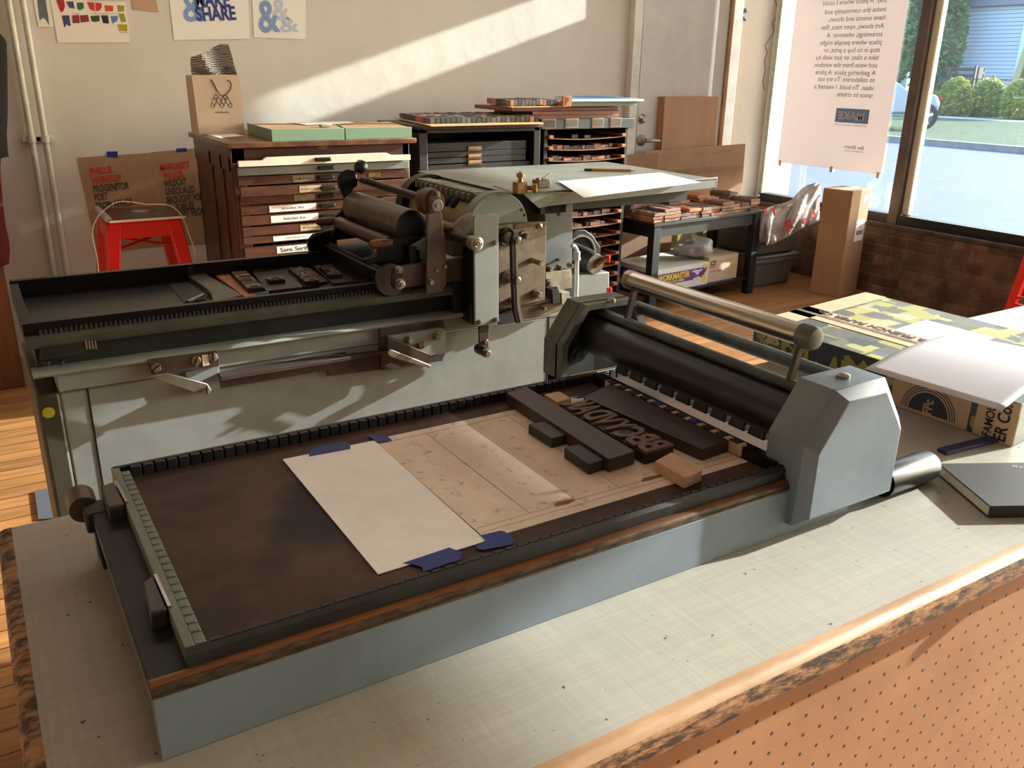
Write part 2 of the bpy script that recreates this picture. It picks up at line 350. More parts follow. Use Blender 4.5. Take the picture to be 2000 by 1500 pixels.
MB().box(GX-0.035,GX+0.05,-2.6,JAMB,ZW0-0.03,ZW0).box(GX-0.035,GX+0.05,-2.6,JAMB,ZW1,ZW1+0.06).build('window_frame', mat('dark_window_metal',(0.20,0.19,0.185),rough=0.45,metal=0.4), w1)
MB().box(GX-0.035,GX+0.05,JAMB-0.012,JAMB+0.02,ZW0,ZW1).build('window_jamb', mat('greenish_white_paint',(0.72,0.78,0.72),(0.62,0.68,0.60),20,0.6), w1)
muls = (MUL, 1.95, -1.3)
for ym in muls:
    m_ = MB().box(GX-0.045,GX,ym-0.034,ym+0.030,BT+0.03,ZW1)
    for k in range(6): m_.screw((GX-0.045, ym+0.008, 0.62+k*0.21), (-1,0,0), 0.0065, h=0.002)
    mo = m_.build('mullion', mat('taupe_mullion',(0.42,0.38,0.35),(0.36,0.32,0.30),9,0.5), w1)
    MB().box(GX-0.01,GX+0.05,ym-0.082,ym-0.034,ZW0,ZW1).build('mullion_bead', mat('cream_bead',(0.80,0.78,0.70),rough=0.5), mo, bev=0.012)
edges = [JAMB-0.012, MUL, 1.95, -1.3, -2.6]
structure(MB().box(GX-0.02,GX+0.01,MUL+0.03,4.19,2.262,ZW1), 'sun_blocker_panel', M_white)  # unseen panel added to cut the sun streak on the back wall
for k in range(4):
    MB().box(GX+0.018,GX+0.024,edges[k+1],edges[k],ZW0,ZW1).build('pane', M_glass, w1, smooth=False)
# crack in the plaster
ck = MB()
P_=[PY(*q,WY-0.0015) for q in ((1513,0),(1520,18),(1518,32),(1508,45),(1512,62),(1503,75),(1494,90),(1499,103),(1493,118),(1495,136),(1490,160),(1493,176))]
ck.path(P_, 0.0022, 6); structure(ck, 'trim_2', mat('dark_crack',(0.33,0.31,0.29),rough=0.9))
# door in the back wall
dxl, dxr = PY(1229,120,WY).x, PY(1402,200,WY).x
d1 = structure(MB().box(dxl+0.07,dxr,WY-0.035,WY-0.012,0.01,2.10), 'door_1', mat('door_paint',(0.80,0.79,0.78),(0.76,0.75,0.74),4,0.4), bev=0.002)
MB().box(dxl-0.02,dxl+0.05,WY-0.055,WY,0,2.16).box(dxl-0.02,dxr+0.13,WY-0.055,WY,2.12,2.22).build('door_frame', M_white, d1, bev=0.004)
MB().box(dxr+0.022,dxr+0.11,WY-0.055,WY,0,2.12).build('door_frame', M_white, d1, bev=0.004)
bws = mat('bare_wood_strip',(0.72,0.56,0.38),(0.60,0.44,0.28),18,0.6,stretch=(1,1,0.3))
MB().box(dxr+0.002,dxr+0.022,WY-0.05,WY-0.01,0,2.1).build('door_gap_strip', bws, d1)
MB().box(dxr+0.112,dxr+0.13,WY-0.03,WY,0,2.12).build('door_gap_strip', bws, d1)
k0 = PY(1252,274,WY-0.035)
kb = MB(); kb.lathe(k0,(0,-1,0),[(0,0.038),(0.006,0.038),(0.012,0.030),(0.018,0.016),(0.05,0.014)],28)
kb.path([k0+Vector((0,-0.05,0)), k0+Vector((0.02,-0.058,0)), k0+Vector((0.06,-0.058,0.0)), k0+Vector((0.118,-0.055,-0.003))],[0.013,0.012,0.011,0.010],14)
kb.build('door_handle', mat('satin_nickel',(0.70,0.70,0.71),rough=0.3,metal=0.85), d1)
k1 = PY(1254,232,WY-0.035)
kb = MB().lathe(k1,(0,-1,0),[(0,0.032),(0.006,0.032),(0.014,0.024),(0.022,0.016),(0.026,0.015)],28); kb.box(k1.x-0.001,k1.x+0.001,k1.y-0.0265,k1.y-0.026,k1.z-0.006,k1.z+0.006)
kb.build('deadbolt', MATS['satin_nickel'], d1)
# painted pipes at the left of the back wall
def pipe(px, label):
    x = PY(px, 0, WY-0.04).x
    t = thing('wall_pipe', (x,WY-0.04,0), label, 'pipe', 'painted pipes on the back wall')
    MB().cyl((x,WY-0.04,0),(x,WY-0.04,3.4),0.014,n=18).build('pipe', M_white, t)
    zc = PY(px+40, 272, WY-0.04).z
    MB().cyl((x,WY-0.04,zc-0.018),(x,WY-0.04,zc+0.018),0.0175,n=18).box(x-0.038,x+0.038,WY-0.035,WY,zc-0.012,zc+0.012).build('pipe_clamp', M_white, t, bev=0.002)
pipe(16, 'white painted wall pipe, left one of the pair beside the swatch sheets')
pipe(44, 'white painted wall pipe, right one of the pair, nearer the swatch sheets')
# wooden casing at far left and a jacket
structure(MB().box(-0.10,0.073,4.30,4.36,0,1.02), 'trim_3', mat('stained_casing',(0.42,0.25,0.14),(0.34,0.19,0.10),10,0.4,stretch=(2,2,0.3)), bev=0.006)
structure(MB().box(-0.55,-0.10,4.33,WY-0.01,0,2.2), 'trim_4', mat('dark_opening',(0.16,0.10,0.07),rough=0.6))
def hanging(name, edge, Y, m, label, cat, x0=-0.12, th=0.05):
    rows=[]
    for px,py in edge:
        e=PY(px,py,Y); rows.append([(x0+(e.x-x0)*(1-math.cos(math.pi*k/12))/2, Y-0.055*math.sin(math.pi*k/12)-0.006*math.sin(k*2.1+py*0.03), e.z+0.004*math.sin(k*1.9)) for k in range(13)])
    o=MB().grid(rows,(0,th,0)).build(name,m,ang=70); return tag(o,label,cat)
hanging('hanging_jacket',[(-8,40),(0,64),(9,74),(13,84),(14,110),(15,160),(15,220),(13,262),(15,290),(17,307)],4.22,mat('black_cloth',(0.07,0.07,0.075),(0.05,0.05,0.055),8,0.9,bump=0.004,bscale=12),'black jacket hanging at the left edge beside the white pipes','jacket')
hanging('hanging_cloth',[(2,309),(1,330),(3,360),(6,400),(11,440),(18,470),(19,488),(17,516)],4.24,mat('dark_red_cloth',(0.36,0.06,0.055),(0.27,0.045,0.045),8,0.9),'dark red cloth hanging below the black jacket at the left edge','cloth',th=0.02)
# ------------------------------------------------------------------ outdoors
G = -0.15
structure(MB().box(5.6,19.3,-40,90,G-0.1,G), 'trim_5', mat('asphalt',(0.27,0.32,0.43),(0.23,0.28,0.39),3,0.85,contrast=0.4), smooth=False)['label']='grey asphalt street'
structure(MB().box(19.3,19.55,-40,90,G-0.1,G+0.13), 'trim_6', mat('kerb_stone',(0.50,0.48,0.47),(0.42,0.40,0.40),6,0.8), smooth=False)['label']='stone kerb of the street'
lawn = MB().prism([(19.55,-40,G),(30.0,-40,G),(30.0,90,G+0.0),(19.55,90,G)],(0,0,0.11)).build('lawn', mat('lawn_grass',(0.17,0.30,0.14),(0.11,0.22,0.10),2.2,0.9,bump=0.05,bscale=30), smooth=False)
tag(lawn,'mown green grass strip between kerb and pavement','lawn',kind='stuff')
structure(MB().box(30.0,31.2,-40,90,G-0.1,G+0.12), 'trim_7', mat('pavement',(0.62,0.62,0.64),rough=0.8), smooth=False)['label']='pale concrete pavement'
structure(MB().box(31.2,70,-40,90,G-0.1,G+0.11), 'trim_8', mat('garden_earth',(0.30,0.30,0.20),(0.22,0.25,0.14),1.5,0.9), smooth=False)['label']='garden ground'
XH = 37.0
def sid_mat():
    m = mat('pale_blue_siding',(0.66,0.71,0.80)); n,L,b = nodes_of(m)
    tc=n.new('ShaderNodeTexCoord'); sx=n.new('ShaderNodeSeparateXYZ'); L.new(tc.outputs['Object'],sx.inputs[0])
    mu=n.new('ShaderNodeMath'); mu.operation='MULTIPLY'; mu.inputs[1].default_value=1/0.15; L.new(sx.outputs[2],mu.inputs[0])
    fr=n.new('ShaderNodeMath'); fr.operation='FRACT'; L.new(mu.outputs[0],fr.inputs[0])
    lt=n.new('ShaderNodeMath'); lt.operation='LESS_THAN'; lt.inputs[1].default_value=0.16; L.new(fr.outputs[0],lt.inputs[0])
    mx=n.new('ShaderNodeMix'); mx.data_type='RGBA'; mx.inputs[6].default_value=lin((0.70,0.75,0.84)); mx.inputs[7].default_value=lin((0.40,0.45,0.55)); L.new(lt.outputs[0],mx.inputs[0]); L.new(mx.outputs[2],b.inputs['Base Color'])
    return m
hl = PX(1850,100,XH).y; hr = PX(1996,100,XH).y
hz = thing('clapboard_house',(XH+3,(hl+hr)/2,0),'pale blue clapboard house across the street','house')
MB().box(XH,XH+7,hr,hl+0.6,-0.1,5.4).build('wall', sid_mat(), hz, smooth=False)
rb = PX(1900,14,XH).z
MB().box(XH-0.25,XH,hr-0.2,hl+0.6,rb,rb+0.5).build('eave_board', mat('grey_eave',(0.45,0.48,0.55),rough=0.6), hz)
MB().box(XH-0.05,XH+0.1,hr-0.15,hr+0.12,-0.1,5.4).build('corner_board', mat('white_trim',(0.80,0.84,0.90),rough=0.6), hz)
MB().prism([(XH-0.6,hr-0.5,5.3),(XH+7.6,hr-0.5,5.3),(XH+3.5,hr-0.5,7.0)],(0,hl+1.4-hr,0)).build('roof', mat('grey_shingle',(0.35,0.35,0.38),rough=0.9), hz)
# neighbour house behind the mullion, greenish
hy0 = PX(1835,60,46).y; hy1 = PX(1500,60,44).y
h2 = thing('green_house',(47,(hy0+hy1)/2,0),'muted green house wall seen behind the poster and tree','house')
MB().box(46,52,hy0+1.5,hy1+8,-0.1,6.5).build('wall', mat('sage_siding',(0.55,0.62,0.62),(0.50,0.57,0.57),2,0.8,stretch=(1,0.1,6)), h2, smooth=False)
MB().prism([(45.4,hy0+1,6.4),(52.6,hy0+1,6.4),(49,hy0+1,8.6)],(0,hy1-hy0+9,0)).build('roof', MATS['grey_shingle'], h2)
def leaves(mb, c, rad, n, size):
    c=Vector(c)
    for _ in range(n):
        u=Vector((random.gauss(0,1),random.gauss(0,1),random.gauss(0,1))).normalized(); r=random.uniform(0.5,1.25)**0.5
        p=c+Vector((u.x*rad[0],u.y*rad[1],u.z*rad[2]))*r
        a=Vector((random.gauss(0,1),random.gauss(0,1),random.gauss(0,1))).normalized(); b=a.orthogonal().normalized(); s_=size*random.uniform(0.6,1.4)
        mb.add([p-a*s_,p+b*s_*0.5,p+a*s_,p-b*s_*0.5],[(0,1,2,3)])
M_leaf = translucent('tree_leaves',(0.36,0.50,0.24),0.35)
M_hleaf = translucent('hedge_leaves',(0.56,0.60,0.20),0.4)
XT = 35.2
def tree(px0,px1,pztop,label,X=XT,n=5200):
    yl=PX(px0,60,X).y; yr=PX(px1,60,X).y; cy=(yl+yr)/2; ry=(yl-yr)/2
    t=thing('street_tree',(X,cy,0),label,'tree')
    MB().path([(X,cy,-0.1),(X+0.1,cy+0.05,1.2),(X,cy-0.05,2.6),(X,cy,4.0)],[0.14,0.11,0.09,0.04],8).build('trunk', mat('bark',(0.25,0.20,0.16),rough=0.9), t)
    m=MB(); leaves(m,(X,cy,2.6),(1.3,ry,2.2),n,0.16); leaves(m,(X,cy+ry*0.4,4.4),(1.3,ry*1.2,1.2),n//3,0.16)
    m.build('crown', M_leaf, t, smooth=False)
tree(1808,1868,0,'leafy green tree right of the mullion in front of the pale blue house')
tree(1690,1768,0,'leafy tree partly hidden by the window mullion',X=32.9)
tree(1535,1570,0,'green tree seen left of the window poster',X=34,n=2600)
def bush(px0,px1,pxt,label,X,mt=M_hleaf,g=None,zc=0.5,rz=0.75,n=2600):
    yl=PX(px0,200,X).y; yr=PX(px1,200,X).y; cy=(yl+yr)/2
    m=MB(); leaves(m,(X,cy,zc),(0.42,(yl-yr)/2*0.93,rz),n,0.085)
    o=m.build('hedge_shrub', mt, smooth=False); tag(o,label,'shrub',g)
bush(1830,1898,160,'yellow-green hedge shrub left of the two by the fence',32.0)
bush(1892,1964,165,'yellow-green hedge shrub in the middle, in front of the fence',33.0)
bush(1958,2030,170,'yellow-green hedge shrub at the right window edge',32.0)
bush(1804,1826,190,'low dark shrub beside the parked car wheel',32.0,mt=M_leaf,zc=0.3,rz=0.5,n=900)
fn = thing('iron_fence',(33.6,PX(1900,150,33.6).y,0),'dark iron garden fence behind the hedge','fence')
ff=MB(); y0=PX(2010,150,33.6).y; y1=PX(1835,150,33.6).y
for z in (0.45,1.25): ff.box(33.58,33.62,y0,y1,z,z+0.03)
k=0; y=y0
while y<y1: ff.box(33.59,33.61,y,y+0.02,0,1.3); y+=0.16
ff.build('bars', mat('dark_fence_paint',(0.12,0.13,0.15),rough=0.6), fn)
for px in (1857,1903,1941):
    y=PX(px,150,33.6).y; MB().box(33.55,33.65,y-0.04,y+0.04,0,1.75 if px==1903 else 1.4).build('post', MATS['dark_fence_paint'], fn)
bn = thing('garden_bench',(34.4,PX(1888,150,34.4).y,0),'dark slatted bench in front of the blue house','bench')
ya=PX(1922,150,34.4).y; yb=PX(1858,150,34.4).y
MB().box(34.3,34.36,ya,yb,1.05,1.2).box(34.3,34.36,ya,yb,1.3,1.45).box(34.3,34.36,ya,yb,1.55,1.68).build('backrest', mat('dark_slats',(0.22,0.22,0.22),rough=0.7), bn)
MB().box(34.0,34.4,ya,yb,0.5,0.56).build('seat', MATS['dark_slats'], bn)
for y in (ya,yb-0.08): MB().box(34.0,34.4,y,y+0.08,0,1.7).build('leg', MATS['dark_slats'], bn)
wp = thing('wooden_gate_post',(33.0,PX(1980,140,33.0).y,0),'leaning yellowish wooden post right of the hedge','post')
y=PX(1974,150,33).y; MB().prism([(33,y-0.1,-0.1),(33,y+0.16,-0.1),(33,y-0.28,2.55),(33,y-0.5,2.55)],(0.12,0,0)).build('post', mat('yellow_timber',(0.62,0.57,0.44),rough=0.8), wp)
MB().box(33.1,33.25,PX(2030,100,33).y,y-0.3,0.2,2.3).build('board_panel', mat('weathered_boards',(0.42,0.36,0.29),(0.33,0.28,0.22),2,0.8), wp)
for i,(px,py) in enumerate(((1822,180),(1836,190),(1826,200))):
    p=PX(px,py,31.45); o=thing('red_flower',(p.x,p.y,G+0.11),['upper left red flower beside the car wheel','right red flower beside the car wheel','lowest red flower beside the car wheel'][i],'flower','red flowers beside the car')
    MB().lathe(p,(0,0,1),[(-0.07,0.02),(-0.03,0.07),(0.03,0.08),(0.07,0.05)],10).build('bloom', mat('flower_red',(0.75,0.10,0.12),rough=0.5), o)
    MB().cyl((p.x,p.y,G+0.11),(p.x,p.y,p.z-0.07),0.012,n=8).build('stem', M_leaf, o)
def car():
    X=22.5; c=PX(1800,200,X); gz=-0.038; wr=0.36
    yw=PX(1808,200,X).y
    t=thing('parked_car',(X,yw,-0.04),'silver parked car seen beside and behind the window mullion','car')
    sd=[(yw-0.30,0.45),(yw-0.38,0.75),(yw-0.25,0.98),(yw+0.5,1.08),(yw+1.3,1.62),(yw+3.6,1.66),(yw+4.3,1.1),(yw+4.45,0.4)]
    bz=gz-0.05
    MB().prism([(X+0.05,y,z+bz) for y,z in sd],(1.7,0,0)).build('body', mat('silver_car_paint',(0.62,0.66,0.72),rough=0.25,metal=0.5), t, bev=0.08)
    MB().prism([(X+0.03,y,z+bz) for y,z in ((yw+0.75,1.08),(yw+1.35,1.55),(yw+3.5,1.58),(yw+3.95,1.1))],(0.03,0,0)).build('window', mat('car_glass',(0.55,0.75,0.85),rough=0.1), t)
    for yy in (yw,yw+2.9):
        wz=gz+wr; q=MB().cyl((X,yy,wz),(X+0.25,yy,wz),wr,n=30).build('wheel', mat('tyre',(0.06,0.06,0.065),rough=0.8), t)
        h=MB().lathe((X-0.01,yy,wz),(1,0,0),[(0,wr*0.66),(0.02,wr*0.66)],28)
        h.build('rim', mat('rim_grey',(0.30,0.32,0.36),rough=0.4,metal=0.3), q)
        h=MB()
        for k in range(5):
            a=math.pi/2+k*2*math.pi/5; d=Vector((0,math.cos(a),math.sin(a))); e=Vector((0,-d.z,d.y)); p=Vector((X-0.03,yy,wz))
            h.prism([p+e*wr*0.16,p-e*wr*0.16,p+d*wr*0.68-e*wr*0.09,p+d*wr*0.68+e*wr*0.09],(0.025,0,0))
        h.build('spokes', mat('rim_silver',(0.85,0.87,0.90),rough=0.3,metal=0.3), q)
car()
bpy.data.objects['parked_car'].rotation_euler.z=math.radians(38)
p=PX(1992,238,30.5); sh=MB().lathe(p+Vector((0,0.0,-0.06)),(0,-1,0),[(-0.17,0.03),(-0.12,0.06),(0.05,0.065),(0.13,0.06),(0.17,0.03)],14).build('running_shoe', mat('blue_shoe',(0.45,0.50,0.75),rough=0.6)); tag(sh,'blue and white running shoe at the right window edge on the pavement','shoe')
# ------------------------------------------------------------------ work bench
TZ = 0.8874
def bench_mats():
    m = mat('bench_linoleum',(0.66,0.63,0.59),(0.58,0.57,0.54),5,0.42,rough2=0.5,contrast=0.6); n,L,b=nodes_of(m)
    src=b.inputs['Base Color'].links[0].from_socket; tc=n.new('ShaderNodeTexCoord'); last=src
    for st in ((8,160,1),(160,8,1)):
        mp=n.new('ShaderNodeMapping'); mp.inputs['Scale'].default_value=st; nz=n.new('ShaderNodeTexNoise'); nz.inputs['Scale'].default_value=1.6; nz.inputs['Detail'].default_value=3
        L.new(tc.outputs['Object'],mp.inputs[0]); L.new(mp.outputs[0],nz.inputs['Vector'])
        mr=n.new('ShaderNodeMapRange'); mr.inputs[1].default_value=.35; mr.inputs[2].default_value=.7; mr.inputs[3].default_value=0.95; mr.inputs[4].default_value=1.05; L.new(nz.outputs[0],mr.inputs[0])
        mx=n.new('ShaderNodeMix'); mx.data_type='RGBA'; mx.blend_type='MULTIPLY'; mx.inputs[0].default_value=1; L.new(last,mx.inputs[6]); L.new(mr.outputs[0],mx.inputs[7]); last=mx.outputs[2]
    # scattered grime flecks
    nz=n.new('ShaderNodeTexNoise'); nz.inputs['Scale'].default_value=120; nz.inputs['Detail'].default_value=2; L.new(tc.outputs['Object'],nz.inputs['Vector'])
    mr=n.new('ShaderNodeMapRange'); mr.inputs[1].default_value=.73; mr.inputs[2].default_value=.77; L.new(nz.outputs[0],mr.inputs[0])
    mx=n.new('ShaderNodeMix'); mx.data_type='RGBA'; L.new(mr.outputs[0],mx.inputs[0]); L.new(last,mx.inputs[6]); mx.inputs[7].default_value=lin((0.22,0.20,0.18)); L.new(mx.outputs[2],b.inputs['Base Color'])
    e = mat('worn_wood_edge',(0.23,0.17,0.13),(0.64,0.47,0.33),70,0.6,bump=0.0015,bscale=120,stretch=(0.5,1,1.6),contrast=0.16)
    p = mat('pegboard',(0.63,0.45,0.32),(0.58,0.40,0.28),6,0.65); n,L,b=nodes_of(p)
    src=b.inputs['Base Color'].links[0].from_socket; tc=n.new('ShaderNodeTexCoord'); sx=n.new('ShaderNodeSeparateXYZ'); L.new(tc.outputs['Object'],sx.inputs[0]); sq=[]
    for ax,off in ((0,0.0),(2,0.0)):
        a=n.new('ShaderNodeMath'); a.operation='MULTIPLY_ADD'; a.inputs[1].default_value=1/0.0254; a.inputs[2].default_value=100+off; L.new(sx.outputs[ax],a.inputs[0])
        f=n.new('ShaderNodeMath'); f.operation='FRACT'; L.new(a.outputs[0],f.inputs[0]); s_=n.new('ShaderNodeMath'); s_.operation='SUBTRACT'; s_.inputs[1].default_value=0.5; L.new(f.outputs[0],s_.inputs[0])
        q=n.new('ShaderNodeMath'); q.operation='MULTIPLY'; L.new(s_.outputs[0],q.inputs[0]); L.new(s_.outputs[0],q.inputs[1]); sq.append(q)
    ad=n.new('ShaderNodeMath'); L.new(sq[0].outputs[0],ad.inputs[0]); L.new(sq[1].outputs[0],ad.inputs[1])
    lt=n.new('ShaderNodeMath'); lt.operation='LESS_THAN'; lt.inputs[1].default_value=0.0085; L.new(ad.outputs[0],lt.inputs[0])
    mx=n.new('ShaderNodeMix'); mx.data_type='RGBA'; L.new(lt.outputs[0],mx.inputs[0]); L.new(src,mx.inputs[6]); mx.inputs[7].default_value=lin((0.12,0.06,0.03)); L.new(mx.outputs[2],b.inputs['Base Color'])
    bp=n.new('ShaderNodeBump'); bp.invert=True; bp.inputs['Distance'].default_value=0.003; L.new(lt.outputs[0],bp.inputs['Height']); L.new(bp.outputs[0],b.inputs['Normal'])
    return m,e,p
M_lino, M_edge, M_peg = bench_mats()
bx0 = PZ(22,1030,TZ).x; by1 = 1.06; by0 = 0.440; bx1 = 2.7
bt = thing('work_bench',(1.3,0.75,0),'long work bench with worn grey top and pegboard front under the proof press','work bench')
MB().box(bx0,bx1,by0,by1,TZ-0.004,TZ).build('bench_top', M_lino, bt)
MB().box(bx0,bx1,by0,by1,TZ-0.0345,TZ-0.004).build('top_core', M_cab, bt)
M_nose = mat('worn_nosing_wood',(0.70,0.56,0.43),(0.60,0.46,0.34),14,0.4,stretch=(0.6,3,3),bump=0.0006,bscale=40)
def edge_profile(p, d, out, L_, part=2):   # rounded nosing over a chipped face
    pts=[]
    top=((0,0.0005),(0.007,0.0),(0.0125,-0.0025),(0.0152,-0.0065),(0,-0.0065)); low=((0,-0.0066),(0.0152,-0.0066),(0.0158,-0.009),(0.0158,-0.030),(0.014,-0.0335),(0.0,-0.0345))
    for a,b in (top if part==0 else low if part==1 else top[:4]+low[1:]):
        pts.append(Vector(p)+Vector(out)*a+Z3*b)
    return MB().prism(pts, Vector(d)*L_)
edge_profile((bx0-0.0155,by0,TZ),(1,0,0),(0,-1,0),bx1-bx0+0.0155,0).build('edge_nosing', M_nose, bt, ang=50)
edge_profile((bx0-0.0155,by0,TZ),(1,0,0),(0,-1,0),bx1-bx0+0.0155,1).build('edge_band', M_edge, bt, ang=50)
edge_profile((bx0,by0-0.002,TZ),(0,1,0),(-1,0,0),by1-by0+0.002).build('edge_band', M_edge, bt, ang=50)
peg0 = Vector((0.58,0.4526,0.0))
pb = MB().box(bx0+0.02,bx1-0.02,0.4526,0.4566,0.10,TZ-0.0345).build('pegboard_panel', M_peg, bt, smooth=False)
MB().box(bx0+0.02,bx0+0.026,0.457,by1-0.01,0.10,TZ-0.0345).build('side_panel', M_kraftd, bt)
for x in (bx0+0.03,bx1-0.1):
    for y in (0.46,by1-0.08): MB().box(x,x+0.06,y,y+0.06,0,TZ-0.0345).build('leg', M_cab, bt)
# ------------------------------------------------------------------ proof press on the bench
Px0, Px1, Pyf, Pyb = 0.0535, 0.865, 0.593, 0.940
RZ, BZ, FZ = 0.956, 0.9600, 0.973
pp = thing('proof_press',(0.45,0.78,TZ),'blue-grey tabletop proof press with toothed flat bed standing on the bench','proof press')
b_ = MB().box(Px0,Px1,Pyf,Pyf+0.008,TZ,0.9465).box(Px0,Px1,Pyb-0.008,Pyb,TZ+0.002,0.945).box(Px0,Px1,Pyf+0.008,Pyb-0.008,0.940,0.946)
b_.build('base', M_blue, pp, bev=0.0012)
MB().box(Px0,0.86,Pyf+0.012,Pyb,0.946,RZ).build('base_top', M_greend, pp, bev=0.001)
rl=[(Pyf,0.9465),(Pyf-0.0005,0.949),(Pyf+0.0008,0.9495),(Pyf+0.001,0.951),(Pyf+0.003,0.9555),(Pyf+0.008,0.9572),(Pyf+0.013,0.956),(Pyf+0.013,0.9465)]
MB().prism([(Px0,y,z) for y,z in rl],(Px1-Px0,0,0)).build('front_rail', M_copper, pp, ang=60)
MB().prism([(Px0+0.001,Pyf+0.0026,0.9556),(Px0+0.001,Pyf+0.006,0.9576),(Px0+0.001,Pyf+0.0095,0.9576),(Px0+0.001,Pyf+0.0095,0.9556)],(Px1-Px0-0.001,0,0)).build('rubbed_rail_edge', mat('rubbed_orange_metal',(0.52,0.34,0.20),(0.42,0.28,0.18),40,0.35,metal=0.4,stretch=(0.2,1,1)), pp, ang=60)
MB().prism([(Px0+0.002,Pyb-0.03,TZ),(Px0+0.010,Pyb-0.03,TZ),(Px0+0.016,Pyb-0.01,0.942),(Px0,Pyb-0.01,0.942)],(0,0.024,0)).build('foot', M_greend, pp)
MB().lathe((0.048,0.935,0.950),(0,1,0),[(0,0.011),(0.0,0.0145),(0.035,0.0145),(0.037,0.013)],28).build('end_roller', mat('dull_bronze',(0.42,0.37,0.32),(0.33,0.29,0.25),30,0.4,metal=0.6), pp)
MB().box(0.046,0.0735,0.905,0.938,0.935,0.957).build('end_bracket', M_greend, pp, bev=0.003)
for px_ in (((196,949),(222,941),(243,982),(211,991)), ((279,1137),(298,1124),(326,1187),(292,1197))):
    pts=[PZ(x,y,0.9745) for x,y in px_]; c=sum(pts,Vector())/4
    g = MB().prism(pts,(0,0,-0.018)).build('stop_block', mat('dark_steel_block',(0.30,0.27,0.265),(0.24,0.22,0.215),30,0.4,metal=0.5), pp, bev=0.0012)
    MB().prism([pts[1]+Vector((0.0008,0,0.001)),pts[2]+Vector((0.0008,0,0.001)),pts[2]+Vector((0.0035,0,0.001)),pts[1]+Vector((0.0035,0,0.001))],(0,0,-0.015)).build('stop_plate', M_chrome, g)
# toothed bed frame
FX0, FXI, FY0, FYI, FYJ, FY1 = 0.0834, 0.1000, 0.602, 0.6105, 0.9690, 0.9805
m_ = MB().box(FX0,FXI-0.0085,FY0+0.006,FY1-0.002,RZ,FZ)
y = FYI+0.003
while y < FYJ-0.011: m_.box(FXI-0.0085,FXI,y,y+0.0098,RZ,FZ); y += 0.0130
m_.box(FXI-0.0085,FXI,FYI-0.002,FYI+0.003,RZ,FZ)
m_.build('side_gauge_strip', mat('sage_press_paint',(0.40,0.425,0.385),(0.34,0.36,0.33),10,0.45), pp, bev=0.0004, seg=1)
m_ = MB().prism([(FX0,FY0,RZ),(FX0,FY0,0.9685),(FX0,FY0+0.0045,FZ),(FX0,FYI-0.0045,FZ),(FX0,FYI-0.0045,RZ)],(0.86-FX0,0,0))
x = FXI+0.003
while x < 0.85: m_.box(x,x+0.0092,FYI-0.0045,FYI,RZ,FZ); x += 0.0130
m_.build('front_gauge_bar', M_iron, pp, smooth=False)
m_ = MB().box(FX0+0.002,0.90,FY1-0.0055,FY1,RZ-0.01,FZ)
x = FXI+0.003
while x < 0.89: m_.box(x,x+0.0105,FYJ,FY1-0.0055,RZ,FZ-0.0003); x += 0.0130
m_.build('back_gauge_bar', M_iron, pp, bev=0.0004, seg=1)
MB().box(FXI-0.0084,FXI-0.0004,FYI+0.002,FYJ-0.002,FZ-0.012,FZ-0.0022).build('slot_shade_fill', M_black, pp, smooth=False)  # black filler puts the shade of the side strip's slots into colour
MB().box(FXI,0.85,FYI-0.0044,FYI-0.0006,FZ-0.012,FZ-0.0020).build('slot_shade_fill', M_black, pp, smooth=False)  # same painted slot shade, between the front bar teeth
MB().box(FXI-0.001,0.862,FYI-0.001,FYJ+0.003,RZ,BZ).build('bed', M_rust, pp)
# carriage
def hexa(x0,x1,z0,z1,ins,dz): return [(x0,z0),(x0,z1-dz),(x0+ins,z1),(x1-ins,z1),(x1,z1-dz),(x1,z0)]
hf = hexa(0.762,0.909,0.9155,1.0535,0.041,0.056)
hb = hexa(0.750,0.921,0.9035,1.0655,0.041,0.0585)
hs = MB()
loop = lambda pts,y: [(x,y,z) for x,z in pts]
hs.frust(loop(hf,0.570), loop(hb,0.5835)); hs.frust(loop(hb,0.5835), loop(hb,0.634))
hr_ = hs.build('right_housing', M_blue, pp, ang=20, bev=0.001, seg=2)
MB().lathe((0.836,0.608,1.0655),(0,0,1),[(0,0.008),(0.003,0.008),(0.005,0.004)],18).build('oil_screw', M_bolt, hr_)
ya = 1.030; lx0,lx1 = 0.722,0.893
q=MB(); outer=hexa(lx0,lx1,0.952,1.0655,0.041,0.0585); inner=[(lx0+0.010,0.952),(lx0+0.010,1.0655-0.062),(lx0+0.047,1.057),(lx1-0.047,1.057),(lx1-0.010,1.0655-0.062),(lx1-0.010,0.952)]
rimf=[]
for i in range(5):
    a,b_2,c,d_ = outer[i],outer[i+1],inner[i+1],inner[i]
    q.prism([(a[0],ya-0.014,a[1]),(b_2[0],ya-0.014,b_2[1]),(c[0],ya-0.014,c[1]),(d_[0],ya-0.014,d_[1])],(0,0.05,0))
q.build('left_housing', mat('grime_green_steel',(0.33,0.35,0.33),(0.20,0.19,0.17),14,0.45), pp, ang=20)
MB().prism([(x,ya,z) for x,z in outer],(0,0.004,0)).build('left_side_plate', M_greend, pp)
MB().lathe((0.81,ya-0.014,1.0655),(0,0,1),[(0,0.007),(0.003,0.007),(0.006,0.004)],18).build('oil_screw', M_bolt, pp)
MB().lathe((lx0+0.035,ya,0.985),(0,-1,0),[(0,0.014),(0.006,0.014),(0.008,0.009),(0.012,0.009)],24).build('bearing_cap', M_greend, pp)
bar = mat('green_grey_tube',(0.30,0.33,0.33),(0.22,0.24,0.24),25,0.4,metal=0.3)
MB().cyl((0.800,0.62,1.047),(0.800,ya,1.047),0.0075).build('tie_rod', bar, pp)
MB().cyl((0.872,0.62,1.047),(0.872,ya,1.047),0.0095).build('tie_rod', bar, pp)
CX_, CZ_ = 0.790, 1.013
